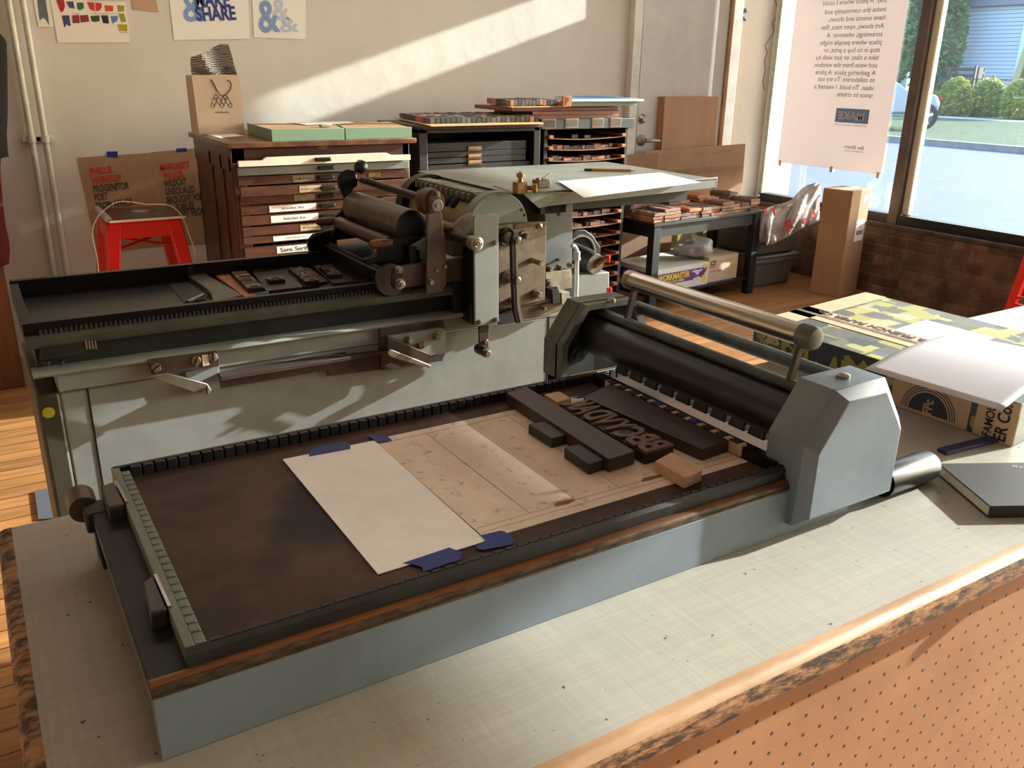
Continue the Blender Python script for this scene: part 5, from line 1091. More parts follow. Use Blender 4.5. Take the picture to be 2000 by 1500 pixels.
for k,py in enumerate(shy):
    z=PY(1222,py,GF).z; z-=0.008
    if z<0.05: continue
    pts=[]
    n_=10
    for j in range(n_+1):
        u=j/n_; x=g0x+0.024+(g1x-g0x-0.048)*u; sag=0.010*math.sin(math.pi*u)
        pts.append((x,GF-0.01,z-sag))
    pts2=[(p[0],p[1],p[2]+0.0035) for p in pts[::-1]]
    s1=MB(); 
    for j in range(n_): s1.prism([pts[j],pts[j+1],(pts[j+1][0],pts[j+1][1],pts[j+1][2]+0.0035),(pts[j][0],pts[j][1],pts[j][2]+0.0035)],(0,0.40,0))
    sh=s1.build('tray', mat('tray_wood',(0.58,0.40,0.30),(0.46,0.31,0.23),12,0.6), gr, smooth=False)
    for xx in (g0x+0.026,g1x-0.052): MB().box(xx,xx+0.026,GF-0.014,GF+0.36,z+0.003,z+0.018).build('tray_end', mat('orange_wood_end',(0.76,0.50,0.33),(0.66,0.42,0.27),20,0.6), sh, bev=0.001)
    if k in (4,): continue
    rr=random.Random(50+k); x=g0x+0.065; lim=g1x-0.075
    dens={0:0.55,1:0.95,2:0.8,3:.7,5:.7,6:0.9,7:0.85,8:0.6,9:0.35}.get(k,0.18)
    while x<lim:
        wd=rr.choice((0.022,0.030,0.040,0.052)); 
        if rr.random()<dens and x+wd<lim:
            u=(x+wd/2-g0x-0.024)/(g1x-g0x-0.048); sag=0.010*math.sin(math.pi*u)
            hh=rr.choice((0.016,0.02,0.024)); c=cols[rr.choice((0,1,1,2,3) if k>2 else (0,0,1,2))] if rr.random()<0.6 else M_brownbl
            o=MB().box(x,x+wd,GF+0.01+rr.random()*0.01,GF+0.07,z-sag+0.0055,z-sag+0.0055+hh).build('wood_type_block', c, bev=0.0008, seg=1)
            tag(o,'small wood type block lying on a tray of the black galley rack','type block','type blocks on the galley rack trays')
        x+=wd+0.003
# stack on top of the rack
rk_=mat('red_brown_case',(0.50,0.27,0.17),(0.42,0.22,0.14),8,0.45,stretch=(0.4,2,3))
zt0=gtz
def stk(pxl,pxr,py0,py1,Y,dep,m,name,label,cat,group=None,bev=0.0015):
    a=PY(pxl,py0,Y); b=PY(pxr,py0,Y); z0=PY(pxl,py1,Y).z
    return tag(MB().box(a.x,b.x,Y,Y+dep,z0,a.z).build(name,m,bev=bev),label,cat,group)
stz=[gtz+0.0005]
def layer(pxl,pxr,h,Y,dep,m,name,label,cat,group=None):
    a=PY(pxl,215,Y).x; b=PY(pxr,215,Y).x; z0=stz[0]; o=MB().box(a,b,Y,Y+dep,z0,z0+h).build(name,m,bev=0.0015); stz[0]=z0+h+0.0003; return tag(o,label,cat,group)
hh=(PY(1150,209,GF).z-gtz-0.002)/3
layer(1002,1209,hh,4.02,0.40,rk_,'flat_wooden_case','lowest of three red-brown wooden cases stacked on the galley rack','case','red-brown cases on the galley rack')
layer(1040,1209,hh,4.03,0.40,rk_,'flat_wooden_case','middle of three red-brown wooden cases stacked on the galley rack','case','red-brown cases on the galley rack')
layer(1000,1207,hh,4.04,0.40,rk_,'flat_wooden_case','topmost of three red-brown wooden cases stacked on the galley rack','case','red-brown cases on the galley rack')
ztop=stz[0]
o=MB().prism([(PY(967,200,4.3).x,4.36,ztop+0.006),(PY(1003,208,4.0).x,4.02,ztop),(PY(1112,207,4.0).x,4.02,ztop),(PY(1110,200,4.3).x,4.36,ztop+0.0)],(0,0,0.004)).build('tan_board',MATS['golden_card']); tag(o,'thin tan board under the type row on top of the red-brown cases','board')
xa,xb=PY(1000,203,4.05).x,PY(1098,203,4.05).x
typegrid(Vector((xa,4.06,0)),Vector((xb,4.06,0)),Vector((xb,4.32,0)),Vector((xa,4.32,0)),14,5,ztop+0.007,0.028,'small type block standing on the tan board over the galley rack','type blocks on the galley rack top',seed=5,pal=(0,1,1,3,2,0))
gb=thing('green_box',(PY(1170,205,4.0).x,4.15,ztop),'flat grey-green box at the right on top of the red-brown cases','box')
gh=max(0.03,PY(1150,199,3.99).z-ztop)
MB().box(PY(1118,205,3.99).x,PY(1245,205,3.99).x,3.99,4.30,ztop+0.0045,ztop+gh).build('box_body',mat('grey_green_box',(0.45,0.50,0.43),rough=0.6),gb,bev=0.002)
p=PY(1108,212,3.975); zz=ztop+0.0045
lb=MB().box(PY(1099,205,3.98).x,PY(1116,205,3.98).x,3.975,3.988,zz,zz+0.055).build('orange_letter_block',mat('orange_wood_end',(0.76,0.50,0.33)),bev=0.001); tag(lb,'orange wooden letter block standing in front of the green box','letter block')
t=MB(); text(t,'P',(PY(1107,205,3.975).x,3.9748,zz+0.010),X3,Z3,0.036,width=0.026,bold=0.05,align='C'); t.build('letter',mat('dark_orange',(0.35,0.18,0.10),rough=0.6),lb,smooth=False)
nb=thing('spiral_notebook',(PY(1160,195,4.1).x,4.2,ztop+gh),'blue spiral notebook lying on the green box','notebook')
z1=ztop+gh+0.0005
MB().prism([PZ(*q,z1+0.012) if False else Vector((PY(q[0],196,q[1]).x,q[1],z1)) for q in ((1118,3.98),(1258,3.96),(1205,4.32),(1083,4.34))],(0,0,0.011)).build('pages',M_paper,nb)
MB().prism([Vector((PY(q[0],196,q[1]).x,q[1],z1+0.0112)) for q in ((1118,3.985),(1232,3.975),(1190,4.32),(1083,4.34))],(0,0,0.002)).build('cover',mat('bright_blue_cover',(0.30,0.58,0.85),rough=0.4),nb)
cl=MB(); xa=PY(1092,190,4.34).x; xb=PY(1180,190,4.33).x
for k in range(22): x=xa+(xb-xa)*k/21; cl.lathe((x,4.338,z1+0.008),(1,0,0),[(0,0.0075),(0.0018,0.0075)],10)
cl.build('spiral',M_ink,nb)
# ------------------------------------------------------------------ boards and cardboard against the door
lean=[]
def board(name,px,Y0,Y1,th,m,label,cat,group=None):   # px: BL, BR, TR, TL ; bottom stands at Y0, top leans at Y1
    pb=[PY(px[0][0],px[0][1],Y0),PY(px[1][0],px[1][1],Y0),PY(px[2][0],px[2][1],Y1),PY(px[3][0],px[3][1],Y1)]
    o=MB().prism(pb,(0,th,0)).build(name,m,bev=0.001); return tag(o,label,cat,group)
def board2(name,x0,x1,z1,Y0,Y1,th,m,label,cat,group=None,z0=0.0):
    o=MB().prism([(x0,Y0,z0),(x1,Y0,z0),(x1,Y1,z1),(x0,Y1,z1)],(0,th,0)).build(name,m,bev=0.001); return tag(o,label,cat,group)
bzt=lambda px,py,Y: PY(px,py,Y)
for i in range(3):
    Y=4.735-i*0.022; a_=PY(1299-i*-0-(2-i)*6,190,Y); b3=PY(1404,188,Y)
    board2('plywood_board',a_.x if i<2 else PY(1299,190,Y).x,b3.x,PY(1350,188.5,Y).z,Y-0.012,Y,0.018,M_ply,['rearmost pinkish-brown board leaning on the door','middle pinkish-brown board leaning on the door','front pinkish-brown board leaning on the door, with a sunlit right side'][i],'board','boards leaning on the door')
def cb(pxl,pxr,py,Y,m,label,i=0,bot=0.0):
    a_=PY(pxl,py,Y); b3=PY(pxr,py-2,Y); z=a_.z
    o=MB().prism([(a_.x,Y-0.03,bot),(b3.x,Y-0.03,bot),(b3.x,Y,PY(pxr,py-14*(pxr-pxl)/190,Y).z),(a_.x,Y,z)],(0,0.006,0)).build('cardboard_sheet',m,bev=0.001); return tag(o,label,'cardboard')
cb(1262,1455,295,4.665,M_kraft,'largest folded cardboard sheet leaning by the door, rearmost of the stack')
cb(1285,1433,308,4.648,M_kraft,'cardboard sheet with straight top edge in front of the largest sheet')
cb(1205,1286,304,4.630,M_kraftd,'narrow cardboard sheet beside the galley rack, lower left of the stack')
cb(1320,1452,333,4.612,M_kraftd,'lower cardboard sheet at the right of the stack')
cb(1180,1424,352,4.594,M_kraftd,'front cardboard sheet low behind the black table')
# ------------------------------------------------------------------ low black table and stacked wood type
TA=math.radians(5.4); TO=Vector((3.385,3.885,0)); tu=Vector((math.cos(TA),math.sin(TA),0)); tv=Vector((-math.sin(TA),math.cos(TA),0))
bt2=thing('low_black_table',tuple(TO+tu*0.5+tv*0.2),'low black wooden table with a lower shelf, stacked with wood type, under the window corner','table',rz=0)
TT=0.555
def tb(x0,x1,y0,y1,z0,z1):
    q=[TO+tu*a+tv*b for a,b in ((x0,y0),(x1,y0),(x1,y1),(x0,y1))]; return MB().prism([p+Z3*z0 for p in q],(0,0,z1-z0))
tb(0,1.02,0,0.41,TT-0.022,TT).build('table_top',M_blackm,bt2,bev=0.003)
tb(0.03,0.99,0.02,0.04,TT-0.09,TT-0.022).build('apron',M_blackm,bt2); tb(0.02,0.04,0.02,0.39,TT-0.09,TT-0.022).build('apron',M_blackm,bt2)
for x in (0.015,0.945):
    for y in (0.01,0.35): tb(x,x+0.058,y,y+0.05,0,TT-0.022).build('leg',M_blackm,bt2,bev=0.002)
SH=0.115
tb(0.03,0.99,0.03,0.40,SH-0.02,SH).build('shelf',M_blackm,bt2,bev=0.002)
rr=random.Random(11); bw=0.085; hh=0.0185
def tblock(u,v,z,L_,W_,m,label,grp,extra=0.0):
    a=rr.uniform(-0.05,0.05); c=TO+tu*u+tv*v; e1=tu*math.cos(a)+tv*math.sin(a); e2=-tu*math.sin(a)+tv*math.cos(a)
    t=thing('wood_type_block',tuple(c+Z3*z),label,'wood type',grp)
    MB().prism([c+e1*W_/2*s1+e2*L_/2*s2+Z3*z for s1,s2 in ((-1,-1),(1,-1),(1,1),(-1,1))],(0,0,hh-0.003)).build('block',m,t,bev=0.0008,seg=1)
    ch=rr.choice('ABCDEGHKLMNPRSTU'); lm=MB(); o_=c-e2*0+Z3*(z+hh-0.003)
    text_n(lm,ch,tuple(c-e1*0-e2*(L_*0.45)+Z3*(z+hh-0.003)),tuple(e1),tuple(e2),(0,0,1),L_*0.9,width=W_*0.86,bold=0.02,depth=0.003,align='C',off=0.0016)
    lm.build('letter_face',m if m is not M_brownbl else M_brownbd,t,smooth=False)
u=0.06; k=0
stacks=[(0.055,3,0.10),(0.165,4,0.15),(0.285,2,0.09),(0.375,3,0.12),(0.475,3,0.10),(0.565,3,0.12),(0.665,4,0.12),(0.765,3,0.10),(0.855,3,0.09),(0.935,4,0.10)]
for row,(v,vo) in enumerate(((0.10,0.0),(0.285,0.01))):
    for si,(u,n_,W_) in enumerate(stacks):
        nn=n_ if row==0 else max(3,5-(si%3)); z=TT+0.0005
        for j in range(nn):
            pal=[M_brownbl,M_brownbl,M_brownbd,M_orangebl]; m=pal[rr.randrange(4)]
            if row==1 and j==nn-1 and si in (0,4): m=M_pinkbl
            if row==1 and j==nn-1 and si in (6,7): m=M_orangebl
            lab_='brown wood type block in the stacks on the low black table'; grp='wood type stacked on the low black table'
            if m is M_pinkbl: lab_='reddish pink wood type block on the back left stack of the low table' if si==0 else 'reddish pink wood type block on the back middle stack of the low table'; grp=None
            tblock(u+rr.uniform(-0.008,0.008),v+rr.uniform(-0.008,0.008),z,0.165,W_*0.9,m,lab_,grp); z+=hh+0.0004
# boxes on the shelf
def tbx(u0,u1,v0,v1,z0,z1): return tb(u0,u1,v0,v1,z0,z1)
wk=thing('can_liner_box',tuple(TO+tu*0.3+tv*0.2+Z3*SH),'white, purple and yellow trash can liner carton on the shelf of the low table','box')
wm=mat('white_carton',(0.80,0.80,0.80),rough=0.5); pur=mat('purple_print',(0.36,0.20,0.44),rough=0.5); yel=mat('yellow_print',(0.86,0.78,0.20),rough=0.5)
u0,u1,v0,v1,zt1 = 0.085,0.560,0.035,0.40,SH+0.145
tb(u0,u1,v0,v1,SH+0.0005,zt1).build('carton',wm,wk,bev=0.001)
def onface(u,z,d=0.0008): return TO+tu*u+tv*(v0-d)+Z3*z
pr=MB().prism([onface(u0,SH+0.045),onface(u1-0.05,SH+0.045),onface(u1-0.01,SH+0.115),onface(u0,SH+0.115)],tv*0.0005); pr.build('purple_band',pur,wk,smooth=False)
tt=MB(); text(tt,'WORKMASTER',onface(0.105,SH+0.072,0.0012),tu,Z3,0.036,width=0.28,bold=0.03); text(tt,'TRASH CAN LINERS',onface(0.15,SH+0.052,0.0012),tu,Z3,0.014,width=0.19,bold=0.03); tt.build('lettering',yel,wk,smooth=False)
sb=MB(); sb.prism([onface(u,z,0.0013) for u,z in ((0.40,SH+0.10),(0.43,SH+0.108),(0.47,SH+0.104),(0.505,SH+0.108),(0.50,SH+0.098),(0.47,SH+0.086),(0.475,SH+0.074),(0.445,SH+0.074),(0.44,SH+0.088))],tv*0.0003); sb.prism([onface(u,z,0.0013) for u,z in ((0.37,SH+0.004),(0.39,SH+0.03),(0.43,SH+0.055),(0.47,SH+0.062),(0.50,SH+0.05),(0.53,SH+0.03),(0.545,SH+0.004))],tv*0.0003); sb.build('printed_bag_picture',mat('pale_lilac',(0.78,0.77,0.82),rough=0.5),wk,smooth=False)
yd=MB(); yd.lathe(onface(0.525,SH+0.122,0.001),-tv,[(0,0.016),(0.0006,0.016)],20); yd.prism([onface(u,z,0.0016) for u,z in ((0.505,SH+0.02),(0.54,SH+0.02),(0.54,SH+0.065),(0.505,SH+0.065))],tv*0.0003); yd.build('yellow_badge',yel,wk,smooth=False)
side=MB().prism([TO+tu*(u0-0.0008)+tv*v+Z3*z for v,z in ((v0,SH+0.04),(v1-0.05,SH+0.04),(v1-0.05,SH+0.115),(v0,SH+0.115))],tu*0.0005); side.build('purple_band',pur,wk,smooth=False)
tt=MB(); text(tt,'WORKMASTER',TO+tu*(u0-0.0014)+tv*(v1-0.08)+Z3*(SH+0.065),-tv,Z3,0.034,width=0.20,bold=0.03); tt.build('lettering',yel,wk,smooth=False)
tp_=MB(); tp_.lathe(TO+tu*0.40+tv*0.2+Z3*zt1,(0,0,1),[(0,0.05),(0.0005,0.05)],24); tp_.lathe(TO+tu*0.2+tv*0.3+Z3*zt1,(0,0,1),[(0,0.05),(0.0005,0.05)],24); tp_.build('yellow_badge',yel,wk,smooth=False)
cbx=thing('binding_comb_box',tuple(TO+tu*0.7+tv*0.2+Z3*SH),'cream carton with small black and red label beside the can liner carton','box')
u0,u1=0.575,0.865
tb(u0,u1,0.05,0.39,SH+0.0005,SH+0.165).build('carton',mat('cream_carton',(0.76,0.68,0.58),rough=0.7),cbx,bev=0.001)
v0=0.05
MB().prism([onface(u,z) for u,z in ((0.595,SH+0.115),(0.645,SH+0.115),(0.645,SH+0.138),(0.595,SH+0.138))],tv*0.0005).build('black_label',M_ink,cbx,smooth=False)
MB().prism([onface(u,z) for u,z in ((0.595,SH+0.092),(0.645,SH+0.092),(0.645,SH+0.115),(0.595,SH+0.115))],tv*0.0005).build('red_label',mat('faded_red',(0.78,0.42,0.42),rough=0.6),cbx,smooth=False)
tt=MB(); text(tt,'ibico',onface(0.602,SH+0.121,0.0012),tu,Z3,0.012,width=0.036,bold=0.03); tt.build('lettering',M_paper,cbx,smooth=False)
tt=MB(); text(tt,'PLASTIC COMBS',onface(0.595,SH+0.066,0.0012),tu,Z3,0.010,width=0.12,bold=0.01); tt.build('lettering',M_greyd,cbx,smooth=False)
MB().prism([onface(u,z) for u,z in ((0.80,SH+0.10),(0.83,SH+0.10),(0.83,SH+0.125),(0.80,SH+0.125))],tv*0.0005).build('yellow_sticker',yel,cbx,smooth=False)
def blob(name,c,rad,m,label,cat,seed=1,amp=0.16,n=26,mm=18,th=None,parent=None,peak=None):
    rr=random.Random(seed); ph=[rr.uniform(0,6.28) for _ in range(8)]
    vs=[];fs=[]
    for i in range(mm+1):
        t=math.pi*i/mm
        for j in range(n):
            f=2*math.pi*j/n; r=1+amp*(math.sin(3*f+ph[0]+2*t)*0.5+math.sin(5*f+ph[1]-3*t)*0.35+math.sin(7*t+ph[2]+f)*0.3+0.25*math.sin(11*f+ph[3])*math.sin(t))
            x=math.sin(t)*math.cos(f)*r*rad[0]; y=math.sin(t)*math.sin(f)*r*rad[1]; z=math.cos(t)*r*rad[2]
            if peak and t<0.9: z+=peak[2]*(1-t/0.9)**1.5; x+=peak[0]*(1-t/0.9); 
            z=max(z,-rad[2]*0.80)
            vs.append((c[0]+x,c[1]+y,c[2]+z))
    for i in range(mm):
        for j in range(n): fs.append((i*n+j,i*n+(j+1)%n,(i+1)*n+(j+1)%n,(i+1)*n+j))
    o=MB().add(vs,fs).build(name,m,parent,ang=180)
    return tag(o,label,cat) if parent is None else o
c=TO+tu*0.545+tv*0.17+Z3*(SH+0.215)
pbg=thing('plastic_bag',tuple(c-Z3*0.05),'clear crumpled plastic bag of dark contents lying on the two shelf cartons','bag')
blob('bag_skin',c,(0.135,0.11,0.062),translucent('clear_plastic',(0.78,0.77,0.76),0.3,0.30),'','',seed=4,amp=0.2,parent=pbg,peak=(-0.04,0,0.045))
blob('dark_contents',c+tu*0.02-Z3*0.006,(0.105,0.08,0.042),mat('dark_contents',(0.30,0.29,0.28),(0.20,0.19,0.19),20,0.8),'','',seed=9,parent=pbg)
# totes, tall carton, little carton
tote=mat('grey_tote_plastic',(0.40,0.385,0.375),rough=0.45)
def mktote(x,y,z,L_,W_,H_,lid,label,g):
    t=thing('storage_tote',(x,y,z),label,'storage tote',g)
    k=0.88; b=[(-L_/2*k,-W_/2*k),(L_/2*k,-W_/2*k),(L_/2*k,W_/2*k),(-L_/2*k,W_/2*k)]; tp=[(-L_/2,-W_/2),(L_/2,-W_/2),(L_/2,W_/2),(-L_/2,W_/2)]
    MB().frust([(x+a,y+c,z) for a,c in b],[(x+a,y+c,z+H_) for a,c in tp]).build('tub',tote,t,bev=0.02,seg=3)
    r=MB().box(x-L_/2-0.012,x+L_/2+0.012,y-W_/2-0.012,y+W_/2+0.012,z+H_-0.03,z+H_); r.build('rim',tote,t,bev=0.008,seg=3)
    if lid: MB().box(x-L_/2-0.015,x+L_/2+0.015,y-W_/2-0.015,y+W_/2+0.015,z+H_+0.0005,z+H_+0.022).build('lid',tote,t,bev=0.008,seg=3)
mktote(4.66,4.27,0,0.40,0.42,0.20,True,'grey plastic storage tote on the floor, lower of the two beside the tall carton','grey storage totes')
mktote(4.66,4.27,0.224,0.42,0.44,0.20,False,'grey plastic storage tote stacked on the other, under the white plastic bag','grey storage totes')
tl=thing('tall_carton',(4.90,3.75,0),'tall upright brown cardboard carton with shipping labels in front of the window wall','box')
fa=[Vector((4.80,3.63,0)),Vector((5.03,3.665,0)),Vector((4.985,3.86,0)),Vector((4.757,3.825,0))]
H_=0.695
MB().prism(fa,(0,0,H_)).build('carton',mat('tall_carton_card',(0.66,0.53,0.41),(0.62,0.49,0.37),4,0.7),tl,bev=0.002)
ff_=lambda a,z,d=0.001: fa[0]+(fa[1]-fa[0])*a+Z3*z-(fa[3]-fa[0]).normalized()*d
MB().prism([ff_(a,z) for a,z in ((0.42,0.36),(0.90,0.36),(0.90,0.50),(0.42,0.50))],(0,0.0005,0)).build('shipping_label',M_paper,tl,smooth=False)
bl=MB()
for k in range(16): bl.prism([ff_(0.5+0.022*k,0.40,0.0016),ff_(0.5+0.022*k+0.011,0.40,0.0016),ff_(0.5+0.022*k+0.011,0.43,0.0016),ff_(0.5+0.022*k,0.43,0.0016)],(0,0.0002,0))
for k in range(5): bl.prism([ff_(0.48,0.448+k*0.009,0.0016),ff_(0.75-0.05*(k%2),0.448+k*0.009,0.0016),ff_(0.75-0.05*(k%2),0.451+k*0.009,0.0016),ff_(0.48,0.451+k*0.009,0.0016)],(0,0.0002,0))
bl.build('printed_marks',M_grey_ink,tl,smooth=False)
MB().prism([ff_(a,z) for a,z in ((0.62,0.60),(0.86,0.63),(0.86,0.665),(0.62,0.65))],(0,0.0005,0)).build('small_label',mat('blue_white_label',(0.78,0.83,0.90),rough=0.5),tl,smooth=False)
MB().prism([fa[0]*0.6+fa[3]*0.4+Z3*H_,fa[1]*0.6+fa[2]*0.4+Z3*H_,fa[1]*0.4+fa[2]*0.6+Z3*H_,fa[0]*0.4+fa[3]*0.6+Z3*H_],(0,0,0.0008)).build('packing_tape',mat('clear_tape',(0.80,0.72,0.60),rough=0.2),tl,smooth=False)
sc_=thing('small_open_carton',(4.46,4.30,0),'small open brown carton on the floor between the low table and the totes','box')
MB().box(4.425,4.435,4.06,4.25,0,0.24).box(4.425,4.44,4.06,4.066,0,0.24).box(4.425,4.445,4.25,4.256,0,0.24).build('carton',M_kraftd,sc_)
# big white carrier bag
cbg=thing('white_carrier_bag',(4.6,4.28,0.424),'large crumpled white plastic carrier bag with red letters draped over the grey totes','bag')
out=[(1490,476),(1432,484),(1440,470),(1484,452),(1488,425),(1508,412),(1545,400),(1568,385),(1585,368),(1604,358),(1611,366),(1606,385),(1600,412),(1596,432),(1570,440),(1545,458),(1520,472)]
def bagpt(x,y): 
    Y=4.02+0.10*math.sin(x*0.06)*math.sin(y*0.08)*0.4; return PY(x,y,Y)
rows=[]; colsN=26
topc=[(1495,446),(1494,438),(1492,422),(1510,411),(1530,404),(1550,396),(1570,383),(1588,366),(1604,358)]
botc=[(1496,480),(1500,479),(1508,477),(1524,470),(1540,462),(1556,452),(1572,444),(1588,438),(1600,432)]
def lerpl(L_,t):
    f=t*(len(L_)-1); i=min(int(f),len(L_)-2); k=f-i; return (L_[i][0]*(1-k)+L_[i+1][0]*k, L_[i][1]*(1-k)+L_[i+1][1]*k)
for i in range(12):
    r=[]; v=i/11
    for j in range(colsN):
        u=j/(colsN-1); a=lerpl(topc,u); b=lerpl(botc,u); x=a[0]*(1-v)+b[0]*v; y=a[1]*(1-v)+b[1]*v
        Y=3.955+0.03*math.sin(u*14+v*3)*math.sin(v*math.pi)+0.018*math.sin(u*31+v*9)+0.05*abs(v-0.5)
        r.append(PY(x,y,Y))
    rows.append(r)
M_cbag=translucent('white_plastic_film',(0.88,0.86,0.86),0.35,0.08)
MB().grid(rows,(0,0.004,0)).build('bag_skin',M_cbag,cbg,ang=180)
rows2=[[Vector((p.x,p.y+0.05+0.015*math.sin(j*0.7),p.z+0.005)) for j,p in enumerate(r)] for r in rows]
MB().grid(rows2,(0,0.004,0)).build('back_skin',M_cbag,cbg,ang=180)
tt=MB()
def bagtext(s,px,py,ux,uy,h,w_):
    o=PY(px,py,3.905); e=PY(px+ux,py+uy,3.905)-o; e.normalize(); v=Vector((-e.z,0,e.x)); text(tt,s,o,e,v,h,width=w_,bold=0.04)
bagtext('S',1492,418,10,-5,0.03,0.03); bagtext('T',1507,424,10,-6,0.055,0.055); bagtext('R',1536,452,10,-6,0.07,0.07); bagtext('e',1568,440,10,-9,0.05,0.05); bagtext('d',1586,430,8,-12,0.06,0.05)
tt.build('lettering',M_redink,cbg,smooth=False)
yb_=MB().box(4.05,4.30,4.42,4.46,0.30,0.36).build('yellow_edge_box',mat('yellow_card',(0.78,0.72,0.30),rough=0.7)); tag(yb_,'yellow-topped carton edge behind the low table','box')
yb_.location.z=0.0; MB_y=MB().box(4.05,4.30,4.42,4.46,0.0,0.36)
yb_.data.clear_geometry(); yb_.data.from_pydata([(v[0]-4.175,v[1]-4.44,v[2]) for v in MB_y.v],[],MB_y.f); yb_.data.update()
# ------------------------------------------------------------------ red stool and catalogue, posters, cables
st=thing('red_metal_stool',(0.625,4.22,0),'red metal bar stool with a catalogue on its seat, in front of the brown posters','stool')
sx0,sx1,sy0,sy1,sz=0.475,0.785,4.06,4.37,0.75
MB().box(sx0,sx1,sy0,sy1,sz-0.02,sz).build('seat',M_red,st,bev=0.012,seg=3)
def legp(x,y,dx,dy):
    w_=0.045; 
    a=[(x-w_*0.9*(dx<0)-0.0*(dx>0),y-w_*(dy<0),sz-0.015)]
    X0,X1=(x,x+0.062) if dx<0 else (x-0.062,x); Y0,Y1=(y,y+0.06) if dy<0 else (y-0.06,y)
    top=[(X0,Y0,sz-0.01),(X1,Y0,sz-0.01),(X1,Y1,sz-0.01),(X0,Y1,sz-0.01)]; cx=x+dx*0.085; cy=y+dy*0.085
    x0_,x1_=(cx,cx+0.032) if dx<0 else (cx-0.032,cx); y0_,y1_=(cy,cy+0.03) if dy<0 else (cy-0.03,cy)
    return MB().frust([(x0_,y0_,0),(x1_,y0_,0),(x1_,y1_,0),(x0_,y1_,0)],top)
for x,dx in ((sx0,-1),(sx1,1)):
    for y,dy in ((sy0,-1),(sy1,1)): legp(x,y,dx,dy).build('leg',M_red,st,bev=0.006)
MB().box(sx0+0.01,sx1-0.01,sy0+0.001,sy0+0.006,sz-0.075,sz-0.01).box(sx0+0.001,sx0+0.006,sy0+0.01,sy1-0.01,sz-0.075,sz-0.01).box(sx1-0.006,sx1-0.001,sy0+0.01,sy1-0.01,sz-0.075,sz-0.01).box(sx0+0.01,sx1-0.01,sy1-0.006,sy1-0.001,sz-0.075,sz-0.01).build('seat_skirt',M_red,st,bev=0.002)
MB().path([(sx0-0.01,sy0-0.0,sz-0.13),(sx1+0.01,sy1+0.01,sz-0.10)],0.006).build('cross_brace',M_red,st); MB().path([(sx1+0.01,sy0-0.0,sz-0.13),(sx0-0.01,sy1+0.01,sz-0.10)],0.006).build('cross_brace',M_red,st)
for f in (0.30,): MB().box(sx0-0.045,sx1+0.045,sy0-0.055,sy0-0.045,f,f+0.02).build('footrest',M_red,st)
bk=thing('catalogue',(0.63,4.2,sz),'dark glossy catalogue with white page edges lying on the red stool','book')
MB().box(0.490,0.800,4.045,4.385,sz+0.0008,sz+0.011).build('pages',M_paper,bk)
MB().box(0.488,0.802,4.043,4.387,sz+0.0112,sz+0.013).build('cover',mat('dark_gloss_cover',(0.17,0.15,0.14),rough=0.18),bk)
tt=MB(); text(tt,'VISION',(0.645,4.15,sz+0.0132),X3,Y3,0.022,width=0.14,align='C'); tt.build('lettering',mat('cover_grey',(0.52,0.48,0.45),rough=0.4),bk,smooth=False)
el=MB().lathe((0.645,4.25,sz+0.013),(0,0,1),[(0,0.038),(0.0004,0.038)],30); el.build('cover_emblem',MATS['cover_grey'],bk)
MB().lathe((0.486,4.05,sz+0.016),(0,1,0),[(0,0.014),(0.33,0.014)],20).build('rolled_page',mat('silver_film',(0.60,0.58,0.56),rough=0.3),bk)
cps=[PY(*q,3.95) for q in ((193,540),(190,505),(182,470),(181,447),(190,425),(205,409),(228,395),(254,394),(285,399),(325,400),(345,410),(358,428),(370,460),(380,488),(383,520),(384,545))]
fine=[]
for i in range(len(cps)-1):
    for k in range(4): 
        t=k/4; p0=cps[max(i-1,0)];p1=cps[i];p2=cps[i+1];p3=cps[min(i+2,len(cps)-1)]
        fine.append(0.5*((2*p1)+(p2-p0)*t+(2*p0-5*p1+4*p2-p3)*t*t+(3*p1-p0-3*p2+p3)*t**3))
o=MB().path([Vector((fine[0].x,3.95,0.004))]+fine+[Vector((fine[-1].x,3.95,0.004))],0.0022,8).build('white_cable',mat('cable_white',(0.75,0.70,0.64),rough=0.4)); tag(o,'thin white cable looping over the catalogue on the red stool','cable')
PW=WY-0.003
def wallpaper(name,px,m,label,th=0.0015,cat='poster',group=None):
    o=MB().prism([PY(x,y,PW) for x,y in px],(0,th,0)).build(name,m,smooth=False); return tag(o,label,cat,group)
def walltext(par,s,a,b,h_px,m,bold=0.03,Y=PW,name='lettering'):
    A=PY(a[0],a[1],Y-0.0012); B=PY(b[0],b[1],Y-0.0012); u=(B-A); w_=u.length; u.normalize(); v=Vector((-u.z,0,u.x)); top=PY(a[0],a[1]-h_px,Y-0.0012); h=(top-A).length
    t=MB(); text(t,s,A,u,v,h,width=w_,bold=bold); return t.build(name,m,par,smooth=False)
brp=mat('brown_poster_paper',(0.66,0.53,0.42),(0.63,0.50,0.39),5,0.7)
p1=wallpaper('printed_poster',[(151,308),(288,299),(330,478),(190,494)],brp,'brown poster reading PHILLIS WHEATLEY, taped to the wall behind the red stool')
p2=wallpaper('printed_poster',[(290,298),(400,288),(440,472),(331,480)],brp,'brown poster reading MARGARET WALKER, taped to the wall beside the type cabinet')
rows1=[('PHILLIS',(177,342),(220,337),13,M_redink),('WHEATLEY',(180,359),(239,353),13,M_redink),('PROGENITOR',(183,375.5),(253,368),13,M_greyd),('POET',(186,392),(212,389),13,M_greyd),('FROM AFRICA',(189,409),(262,400),13,M_greyd),('TO AMERICA',(191,426),(250,419),13,M_greyd),('VERSES',(194,443),(240,437),13,M_greyd)]
for s_,a,b,h,m in rows1: walltext(p1,s_,a,b,h,m)
